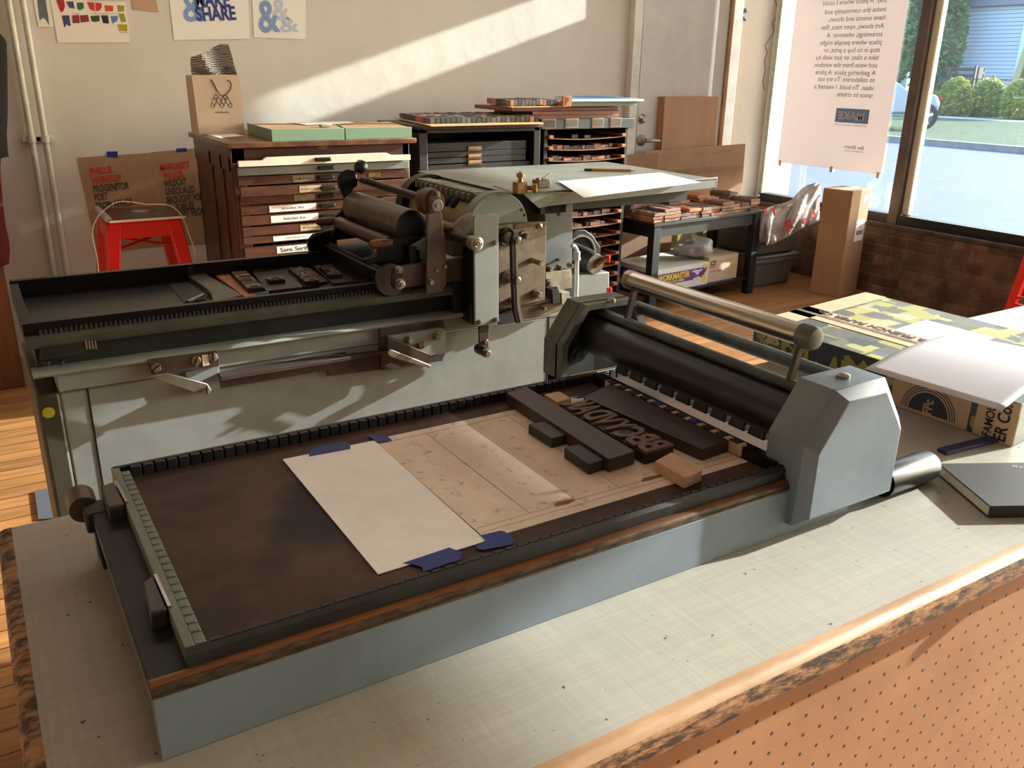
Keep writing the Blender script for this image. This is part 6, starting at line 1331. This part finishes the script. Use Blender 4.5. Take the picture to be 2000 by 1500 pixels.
rows2=[('MARGARET',(314,334),(371,328),13,M_redink),('WALKER',(318,350),(360,345),13,M_redink),('WILDCAT',(321,365.5),(365,360),13,M_greyd),('UNEQUALED',(325,381),(382,375),13,M_greyd),('BROUGHT FORTH',(327,398),(410,388),13,M_greyd),('JUBILEE',(345,412),(380,407),13,M_greyd),('MY PEOPLE',(356,425),(412,416),13,M_greyd)]
for s_,a,b,h,m in rows2: walltext(p2,s_,a,b,h,m)
wallpaper('blue_tape_strip',[(208,296),(229.5,295.5),(230,308),(209,307)],M_tape,'blue tape holding the left brown poster to the wall',0.0008,'tape').location.y-=0.002
wallpaper('blue_tape_strip',[(344,290),(364,289),(365,296),(345,297)],M_tape,'blue tape holding the right brown poster to the wall',0.0008,'tape').location.y-=0.002
sw=wallpaper('swatch_sheet',[(97,-6),(244,-6),(254,83),(113,83)],mat('cream_sheet',(0.95,0.91,0.87),rough=0.7),'cream sheet of brushed colour swatches pinned high on the left of the wall')
def sws(px,c,nm): MB().prism([PY(x,y,PW-0.0014) for x,y in px],(0,0.0006,0)).build('colour_swatch',mat(nm,c,rough=0.5),sw,smooth=False)
R_=(0.72,0.15,0.17); 
sws([(110,0),(125,0),(127,12),(124,22),(119,24),(115,14)],R_,'sw_red'); sws([(129,3),(143,3),(146,17),(136,15)],(0.25,0.30,0.48),'sw_blue'); sws([(150,5),(163,5),(164,16),(156,20),(151,16)],(0.24,0.42,0.29),'sw_green')
sws([(170,4),(184,5),(185,22),(176,18)],(0.80,0.22,0.24),'sw_red2'); sws([(186,5),(198,6),(199,14),(194,21),(187,22)],(0.76,0.20,0.22),'sw_red3'); sws([(204,10),(221,11),(221,22),(206,22)],(0.85,0.30,0.22),'sw_orange'); sws([(229,10),(243,11),(242,22),(231,23)],(0.62,0.58,0.16),'sw_yellow')
sws([(121,30),(135,30),(138,50),(134,51),(131,46),(126,54)],(0.23,0.26,0.42),'sw_navy'); sws([(141,30),(154,29),(156,45),(142,45)],(0.58,0.16,0.20),'sw_maroon'); sws([(156,30),(172,29),(174,42),(158,44)],(0.54,0.17,0.18),'sw_maroon2'); sws([(177,31),(194,30),(195,41),(186,43),(179,41)],(0.22,0.33,0.14),'sw_dgreen'); sws([(197,30),(211,30),(213,46),(202,45)],(0.10,0.14,0.26),'sw_dnavy'); sws([(216,31),(231,31),(229,41),(220,46)],(0.36,0.50,0.74),'sw_sky')
sws([(232,27),(242,26),(247,42),(238,44)],(0.60,0.58,0.12),'sw_olive'); sws([(230,47),(248,48),(249,61),(233,60)],(0.68,0.63,0.12),'sw_olive2')
tn=MB()
for a,b in (((172,2),(245,2)),((142,27),(156,27)),((176,27),(232,27)),((234,64),(250,64))): tn.prism([PY(a[0],a[1],PW-0.0012),PY(b[0],b[1],PW-0.0012),PY(b[0],b[1]-0.7,PW-0.0012),PY(a[0],a[1]-0.7,PW-0.0012)],(0,0.0005,0))
tn.build('handwritten_notes',M_grey_ink,sw,smooth=False)
gs=wallpaper('swatch_strip',[(64,-6),(96,-6),(105,52),(75,53)],mat('cream_sheet2',(0.92,0.90,0.86),rough=0.7),'narrow sheet with one grey-blue swatch, left of the colour swatch sheet')
MB().prism([PY(x,y,PW-0.0014) for x,y in ((72,-6),(88,-6),(94,30),(96,49),(90,38),(84,34),(78,40))],(0,0.0006,0)).build('colour_swatch',mat('sw_grey',(0.38,0.42,0.45),rough=0.5),gs,smooth=False)
wallpaper('peach_sheet',[(256,-6),(303,-6),(311,24),(259,18)],mat('peach_paper',(0.74,0.60,0.48),rough=0.7),'lower corner of a peach paper sheet between the swatches and the ampersand print')
ms=wallpaper('letterpress_print',[(330,-6),(484,-6),(488,76),(340,78)],mat('white_print',(0.95,0.94,0.92),rough=0.7),'print with dark blue words MAKE SHARE over a pale blue ampersand')
walltext(ms,'&',(360,41),(405,40),54,M_lblue,bold=0.015); 
t_=walltext(ms,'MAKE',(382,13.5),(450,12.5),28,M_blueink,bold=0.03); t_.location.y-=0.0012
t_=walltext(ms,'SHARE',(384,40),(462,38),26,M_blueink,bold=0.03); t_.location.y-=0.0012
am=wallpaper('letterpress_print',[(492,-6),(597,-6),(597,77),(496,73)],mat('white_print',(0.95,0.94,0.92),rough=0.7),'print with overlapping pale blue ampersands, right of the MAKE SHARE print')
t_=walltext(am,'&',(535,38),(566,37),40,M_lblue2,bold=0.015); t_=walltext(am,'&',(548,62),(585,61),28,M_lblue2,bold=0.015); t_=walltext(am,'&',(508,62),(548,61),62,M_lblue,bold=0.015); t_.location.y-=0.001
# blue tape scrap on the window corner wall
o=MB().prism([PY(x,y,WY-0.002) for x,y in ((1449,18),(1457,16),(1459,24),(1452,26),(1451,31),(1458,40),(1453,41),(1447,31))],(0,0.0008,0)).build('blue_tape_strip',M_tape,smooth=False)
o.location=o.location; tag(o,'torn blue tape scrap high on the wall between the door and the window','tape')
# ------------------------------------------------------------------ window poster (print faces the street)
QX=GX+0.012
pyl=(PX(1520,313,QX).y+PX(1555,0,QX).y)/2; pyr=(PX(1719,345,QX).y+PX(1776,0,QX).y)/2; pz0=(PX(1520,313,QX).z+PX(1719,345,QX).z)/2
wp_=thing('window_poster',(QX,(pyl+pyr)/2,pz0),'large white text poster taped to the window, its lettering seen reversed from inside','poster')
MB().box(QX,QX+0.0012,pyr,pyl,pz0,2.26).build('poster_sheet',translucent('poster_paper',(0.86,0.83,0.83),0.30),wp_,smooth=False)
ints=[("play. A place where I could",(1731,5),(1607,9.5)),("invite the community and",(1730,23),(1611,27)),("have events and shows.",(1728,39),(1618,42)),("Art shows, open mics, film",(1726,55),(1604,58)),("screenings, whatever. A",(1723,71),(1614,73)),("place where people might",(1721,86.5),(1601,88)),("stop in to buy a print, or",(1718,102),(1608,102)),("take a class, or just walk by",(1716,117),(1593,116)),("and wave from the window.",(1713,132),(1589,130.5)),("A gathering place. A place",(1710,147),(1592,145)),("to collaborate. To try out",(1708,161),(1597,158)),("ideas. To build. I wanted a",(1706,176),(1590,173)),("space to create.",(1704,190.5),(1633,188))]
tt=MB(); SX=QX-0.0010
for s_,a,b in ints:
    A=PX(a[0],a[1],SX); B=PX(b[0],b[1],SX); zb=(A.z+B.z)/2
    text_n(tt,s_,(SX,A.y,zb),(0,1,0),(0,0,1),(-1,0,0),0.030,width=(B.y-A.y),bold=0.012,off=0.0)
tt.build('lettering',translucent('poster_grey_ink',(0.60,0.58,0.59),0.30),wp_,smooth=False)
pb=[PX(x,y,SX) for x,y in ((1699,214),(1634,211),(1633,238),(1697,243))]
yA,yB=pb[0].y,pb[1].y; z0,z1=(pb[2].z+pb[3].z)/2,(pb[0].z+pb[1].z)/2
lg=MB().box(SX-0.0006,SX,yA,yB,z0,z1).build('logo_panel',translucent('poster_blue_ink',(0.54,0.68,0.84),0.30),wp_,smooth=False)
tt=MB(); text_n(tt,'MAKE',(SX-0.0008,yA+0.035,z0+0.022),(0,1,0),(0,0,1),(-1,0,0),z1-z0-0.044,width=(yB-yA)*0.80,bold=0.03,off=0.0002); tt.build('lettering',bpy.data.materials['poster_paper'],lg,smooth=False)
def ptext(*a,**k):
    t=MB(); text_n(t,*a,**k); t.build('lettering',bpy.data.materials['poster_grey_ink'],wp_,smooth=False)
ptext('LETTERPRESS + DESIGN STUDIO',(SX,yA+0.005,z0-0.02),(0,1,0),(0,0,1),(-1,0,0),0.010,width=(yB-yA)*0.98,bold=0.01)
A=PX(1686,294,SX); B=PX(1649,288,SX); ptext('Ben Blount',(SX,A.y,(A.z+B.z)/2),(0,1,0),(0,0,1),(-1,0,0),0.024,width=B.y-A.y,bold=0.012)
ptext('PROPRIETOR & PRINTER',(SX,A.y,(A.z+B.z)/2-0.02),(0,1,0),(0,0,1),(-1,0,0),0.008,width=B.y-A.y,bold=0.01)
for i,(px,py) in enumerate(((1524,312),(1624,324),(1715,338))):
    p=PX(px,py,SX-0.001); o=MB().box(p.x-0.0005,p.x+0.0003,p.y-0.012,p.y+0.012,pz0-0.025,pz0+0.015).build('tape_tab',mat('tan_tape',(0.78,0.68,0.52),rough=0.5),wp_,smooth=False)
# ------------------------------------------------------------------ paper carton, sheet, book, tape roll, red ladder
def fp_mat():
    m=mat('patterned_carton',(0.70,0.62,0.52)); n,L,b=nodes_of(m); tc=n.new('ShaderNodeTexCoord')
    vo=n.new('ShaderNodeTexVoronoi'); vo.distance='CHEBYCHEV'; vo.inputs['Scale'].default_value=24; vo.inputs['Randomness'].default_value=0.75; L.new(tc.outputs['Object'],vo.inputs['Vector'])
    cr=n.new('ShaderNodeValToRGB'); cr.color_ramp.interpolation='CONSTANT'; e=cr.color_ramp.elements; e[0].position=0; e[0].color=lin((0.20,0.22,0.26)); e[1].position=0.34; e[1].color=lin((0.58,0.56,0.28))
    e.new(0.48).color=lin((0.24,0.26,0.30)); e.new(0.62).color=lin((0.72,0.62,0.52)); e.new(0.72).color=lin((0.62,0.60,0.34)); e.new(0.85).color=lin((0.28,0.31,0.38))
    sx=n.new('ShaderNodeSeparateColor'); L.new(vo.outputs['Color'],sx.inputs[0]); L.new(sx.outputs[0],cr.inputs[0])
    wv=n.new('ShaderNodeTexWave'); wv.inputs['Scale'].default_value=60; wv.inputs['Distortion'].default_value=3; L.new(tc.outputs['Object'],wv.inputs['Vector'])
    g=n.new('ShaderNodeMath'); g.operation='GREATER_THAN'; g.inputs[1].default_value=0.86; L.new(wv.outputs[1],g.inputs[0])
    gg=n.new('ShaderNodeMath'); gg.operation='MULTIPLY'; L.new(g.outputs[0],gg.inputs[0]); L.new(sx.outputs[1],gg.inputs[1])
    mx=n.new('ShaderNodeMix'); mx.data_type='RGBA'; L.new(gg.outputs[0],mx.inputs[0]); L.new(cr.outputs[0],mx.inputs[6]); mx.inputs[7].default_value=lin((0.66,0.63,0.40)); L.new(mx.outputs[2],b.inputs['Base Color'])
    b.inputs['Roughness'].default_value=0.55; return m
M_fp=fp_mat(); fz1=0.955
Bn=Vector((1.243,0.602,TZ)); Bf=Vector((1.232,1.108,TZ)); Wd=Vector((0.385,0.045,0))
fx=thing('paper_carton',tuple((Bn+Bf+Wd)/2),'olive and navy patterned carton with FRENCH PAPER lettering on the right of the bench','box')
MB().prism([Bn,Bn+Wd,Bf+Wd,Bf],(0,0,fz1-TZ)).build('carton',M_fp,fx,bev=0.002)
kr=mat('carton_tan_print',(0.76,0.62,0.50),rough=0.6); nv=mat('carton_navy_print',(0.20,0.22,0.27),rough=0.6); ol=mat('carton_olive_print',(0.58,0.55,0.30),rough=0.6)
fu=(Bf-Bn).normalized(); out_=-Wd.normalized(); fl=(Bf-Bn).length; hz_=fz1-TZ
def sd(a,z,d=0.0008): return Bn+fu*(a*fl)+Z3*z+out_*d
def sdp(pts,d=0.0008): return MB().prism([sd(a,z,d) for a,z in pts],-out_*0.0004)
sdp([(0.0,0.001),(0.12,0.001),(0.12,hz_-0.001),(0.0,hz_-0.001)]).build('tan_panel',kr,fx,smooth=False)
sdp([(0.14,0.001),(0.40,0.001),(0.40,hz_-0.001),(0.14,hz_-0.001)]).build('tan_panel',kr,fx,smooth=False)
lm=MB(); c_=0.27
def arc(m,ca,cz,r,w_,d=0.0012,n=22,a0=0,a1=math.pi):
    for k in range(n):
        t0=a0+(a1-a0)*k/n; t1=a0+(a1-a0)*(k+1)/n
        q=[(ca+math.cos(t)*rr_/fl,cz+math.sin(t)*rr_) for t,rr_ in ((t0,r),(t1,r),(t1,r+w_),(t0,r+w_))]
        m.prism([sd(a,z,d) for a,z in q],-out_*0.0002)
arc(lm,c_,0.006,0.0,0.034); arc(lm,c_,0.006,0.037,0.0015); arc(lm,c_,0.006,0.041,0.0015); arc(lm,c_,0.006,0.045,0.0015); 
lm.build('round_seal_print',nv,fx,smooth=False)
tt=MB(); uS=-fu
text_n(tt,'FPc',tuple(sd(c_-0.014,0.006,0.0016)),(0,0,1),tuple(fu),tuple(out_),0.015,width=0.024,bold=0.03); tt.build('lettering',kr,fx,smooth=False)
def sidetext(s_,a,z,h,w_,m=M_ink,bold=0.02,up=True):
    q=MB(); text_n(q,s_,tuple(sd(a,z,0.0014)),(0,0,1) if up else tuple(-fu),tuple(fu) if up else (0,0,1),tuple(out_),h,width=w_,bold=bold); q.build('lettering',m,fx,smooth=False)
sidetext('FAMOUS',0.066,0.004,0.013,0.058); sidetext('ER Co.',0.022,0.004,0.018,0.058); tt=MB()
text_n(tt,'FRENCH PAPER',tuple(sd(0.395,0.060,0.0014)),tuple(-fu),(0,0,1),tuple(out_),0.007,width=0.13,bold=0.03)
tt.build('lettering',M_ink,fx,smooth=False)
ch=MB()
ch.prism([sd(a,z,0.0012) for a,z in ((0.50,0.004),(0.54,0.004),(0.56,0.03),(0.60,0.055),(0.58,0.06),(0.54,0.045),(0.52,0.06),(0.50,0.05),(0.515,0.03))],-out_*0.0002); text_n(ch,'AR',tuple(sd(0.66,0.012,0.0012)),tuple(-fu),(0,0,1),tuple(out_),0.035,width=0.055,bold=0.05)
sdp([(0.43,0.001),(0.70,0.001),(0.70,hz_-0.001),(0.43,hz_-0.001)]).build('navy_panel',nv,fx,smooth=False)
ch.build('olive_figure_print',ol,fx,smooth=False)
# flower seal on the far half and lines
fl_=MB(); ca=0.80
for k in range(6):
    t=k*math.pi/3; fl_.prism([sd(ca+ (math.cos(t)*r_-math.sin(t)*s_)/fl,0.034+math.sin(t)*r_+math.cos(t)*s_,0.0012) for r_,s_ in ((0.004,0),(0.014,0.006),(0.021,0.003),(0.021,-0.003),(0.014,-0.006))],-out_*0.0002)
sdp([(0.74,0.001),(0.86,0.001),(0.86,hz_-0.001),(0.74,hz_-0.001)]).build('olive_panel',ol,fx,smooth=False)
fl_.build('flower_print',nv,fx,smooth=False)
# top print: pale strips with lettering
def tpz(a,b_,d=0.0006): return Bn+Z3*(hz_+d)+fu*(a*fl)+Wd*b_
MB().prism([tpz(a,b_) for a,b_ in ((0.0,0.28),(1.0,0.28),(1.0,0.46),(0.0,0.46))],(0,0,0.0003)).build('tan_strip',kr,fx,smooth=False)
MB().prism([tpz(a,b_,0.001) for a,b_ in ((0.0,0.345),(1.0,0.345),(1.0,0.375),(0.0,0.375))],(0,0,0.0004)).build('carton_seam',mat('dark_tear',(0.30,0.23,0.16),(0.45,0.36,0.26),40,0.8),fx,smooth=False)
MB().prism([tpz(a,b_) for a,b_ in ((0.90,0.0),(1.0,0.0),(1.0,1.0),(0.90,1.0))],(0,0,0.0003)).build('tan_strip',kr,fx,smooth=False)
tt=MB(); text_n(tt,'FRENCH PAPER Co. & FRENCH PAPER Co.',tuple(tpz(0.04,0.44,0.0012)),tuple(fu),tuple(-Wd.normalized()),(0,0,1),0.018,width=fl*0.9,bold=0.04)
for kq in range(16):
    pass
tt.build('lettering',M_ink,fx,smooth=False)
MB().prism([tpz(a,b_,0.0008) for a,b_ in ((0.35,0.46),(0.62,0.46),(0.62,0.76),(0.35,0.76))],(0,0,0.0004)).build('pale_label',mat('pale_blue_label',(0.80,0.86,0.94),rough=0.35),fx,smooth=False)
# curved white sheet overhanging the carton
zs=fz1+0.012; rows=[]
SA,SB,SC,SD=PZ(1688,720,fz1+0.006),PZ(1957,802,fz1+0.006),PZ(2110,700,fz1+0.036),PZ(1862,651,fz1+0.030)
for i in range(15):
    r=[]
    for j in range(17):
        u,v=j/16,i/14; p=(SA*(1-u)+SB*u)*(1-v)+(SD*(1-u)+SC*u)*v
        r.append(p+Z3*(0.008*math.sin(v*math.pi)))
    rows.append(r)
o=MB().grid(rows,(0,0,-0.0004)).build('large_paper_sheet',mat('lilac_white_paper',(0.80,0.79,0.82),rough=0.55),ang=180); tag(o,'large white sheet overhanging the printed carton toward the press','paper')
# black notebook
nbk=thing('black_notebook',(1.12,0.55,TZ),'thick black notebook with cream page edges lying on the bench at the right edge','book')
c1=PZ(1929,1012,TZ); hb_=0.0165
c2=Vector((PZ(1833,905,TZ+hb_).x,PZ(1833,905,TZ+hb_).y,TZ)); dd=(c2-c1); ee=Vector((dd.y,-dd.x,0)).normalized()*0.21
A=c1; B_=c2; C_=c2+ee; D_=c1+ee
MB().prism([A+ee*0.008-Z3*0+dd*0.006+Z3*0.002,B_+ee*0.008-dd*0.006+Z3*0.002,C_-dd*0.006+Z3*0.002,D_+dd*0.006+Z3*0.002],(0,0,hb_-0.004)).build('pages',mat('cream_pages',(0.86,0.82,0.74),(0.80,0.76,0.67),200,0.7,stretch=(1,1,12)),nbk)
ck_=mat('black_book_cover',(0.17,0.17,0.18),(0.14,0.14,0.15),8,0.55)
MB().prism([A,B_,C_,D_],(0,0,0.0015)).build('back_cover',ck_,nbk,bev=0.0006); MB().prism([p+Z3*(hb_-0.0018) for p in (A,B_,C_,D_)],(0,0,0.0018)).build('front_cover',ck_,nbk,bev=0.0006)
MB().prism([A,A+ee*1.0,A+ee*1.0+dd*0.012,A+dd*0.012],(0,0,hb_-0.0003)).build('spine',ck_,nbk,bev=0.0006)
tt=MB(); c=A+dd*0.72+ee*0.62+Z3*(hb_+0.0003); text_n(tt,'RETRATO',tuple(A+dd*0.88+ee*0.45+Z3*hb_),tuple((ee*0.75-dd*0.45).normalized()),tuple((-(-dd*0.75-ee*0.45)).normalized()),(0,0,1),0.008,width=0.06,bold=0.0); tt.build('lettering',mat('silver_ink',(0.62,0.60,0.58),rough=0.4),nbk,smooth=False)
a_,b2=PZ(1848,890,TZ),PZ(1960,862,TZ); dl=(b2-a_); pn=Vector((-dl.y,dl.x,0)).normalized()*0.016
o=MB().prism([a_,b2,b2+pn,a_+pn],(0,0,0.006)).build('blue_ruler_case',mat('navy_case',(0.13,0.14,0.32),rough=0.4),bev=0.001); tag(o,'narrow navy blue case lying between the notebook and the printed carton','case')
# cardboard piece lit through the press handle, on the bench behind the press
o=flat('cardboard_offcut',[(1263,628),(1500,700),(1470,712),(1262,640)],0.50,0.004,M_kraft,'x','x'); bpy.data.objects.remove(o)
# red stepladder at the right edge
rs=thing('red_metal_stand',(3.75,1.95,0),'red metal stool leg and braces at the right edge in front of the brick wall','stool')
Xs=3.75; pt=PX(2004,520,Xs); pbm=PX(1955,648,Xs)
d_=(pbm-pt); k=(pbm.z)/(-d_.z); foot=pbm+d_*k
MB().frust([foot+Vector(q) for q in ((-0.012,-0.012,0),(0.012,-0.012,0),(0.012,0.012,0),(-0.012,0.012,0))],[pt+d_*-0.6+Vector(q) for q in ((-0.018,-0.02,0),(0.018,-0.02,0),(0.018,0.02,0),(-0.018,0.02,0))]).build('leg',M_red,rs,bev=0.003)
top=pt+d_*-0.6; zz=top.z
MB().box(Xs-0.02,Xs+0.30,top.y-0.30,top.y+0.02,zz,zz+0.025).build('seat',M_red,rs,bev=0.006)
for dx,dy in ((0.28,0.0),(0.28,-0.28),(0.0,-0.28)):
    MB().frust([(foot.x+dx*1.35-0.012,foot.y+dy*1.7-0.012,0),(foot.x+dx*1.35+0.012,foot.y+dy*1.7-0.012,0),(foot.x+dx*1.35+0.012,foot.y+dy*1.7+0.012,0),(foot.x+dx*1.35-0.012,foot.y+dy*1.7+0.012,0)],[(Xs+dx-0.018,top.y+dy-0.02,zz),(Xs+dx+0.018,top.y+dy-0.02,zz),(Xs+dx+0.018,top.y+dy+0.02,zz),(Xs+dx-0.018,top.y+dy+0.02,zz)]).build('leg',M_red,rs,bev=0.003)
q1=PX(1978,594,Xs)
MB().cyl(q1,q1+Vector((0.0,-0.34,0.0)),0.007).cyl(q1+Z3*0.03,q1+Vector((0.0,-0.36,0.09)),0.006).build('brace',M_red,rs)
# blue-grey mat on the floor left of the press
o=flat('floor_mat',[(67,958),(103,952),(125,1010),(75,1014)],0.0005,0.006,mat('slate_mat',(0.27,0.28,0.31),rough=0.9),'slate grey mat corner on the floor beside the cylinder press','mat')
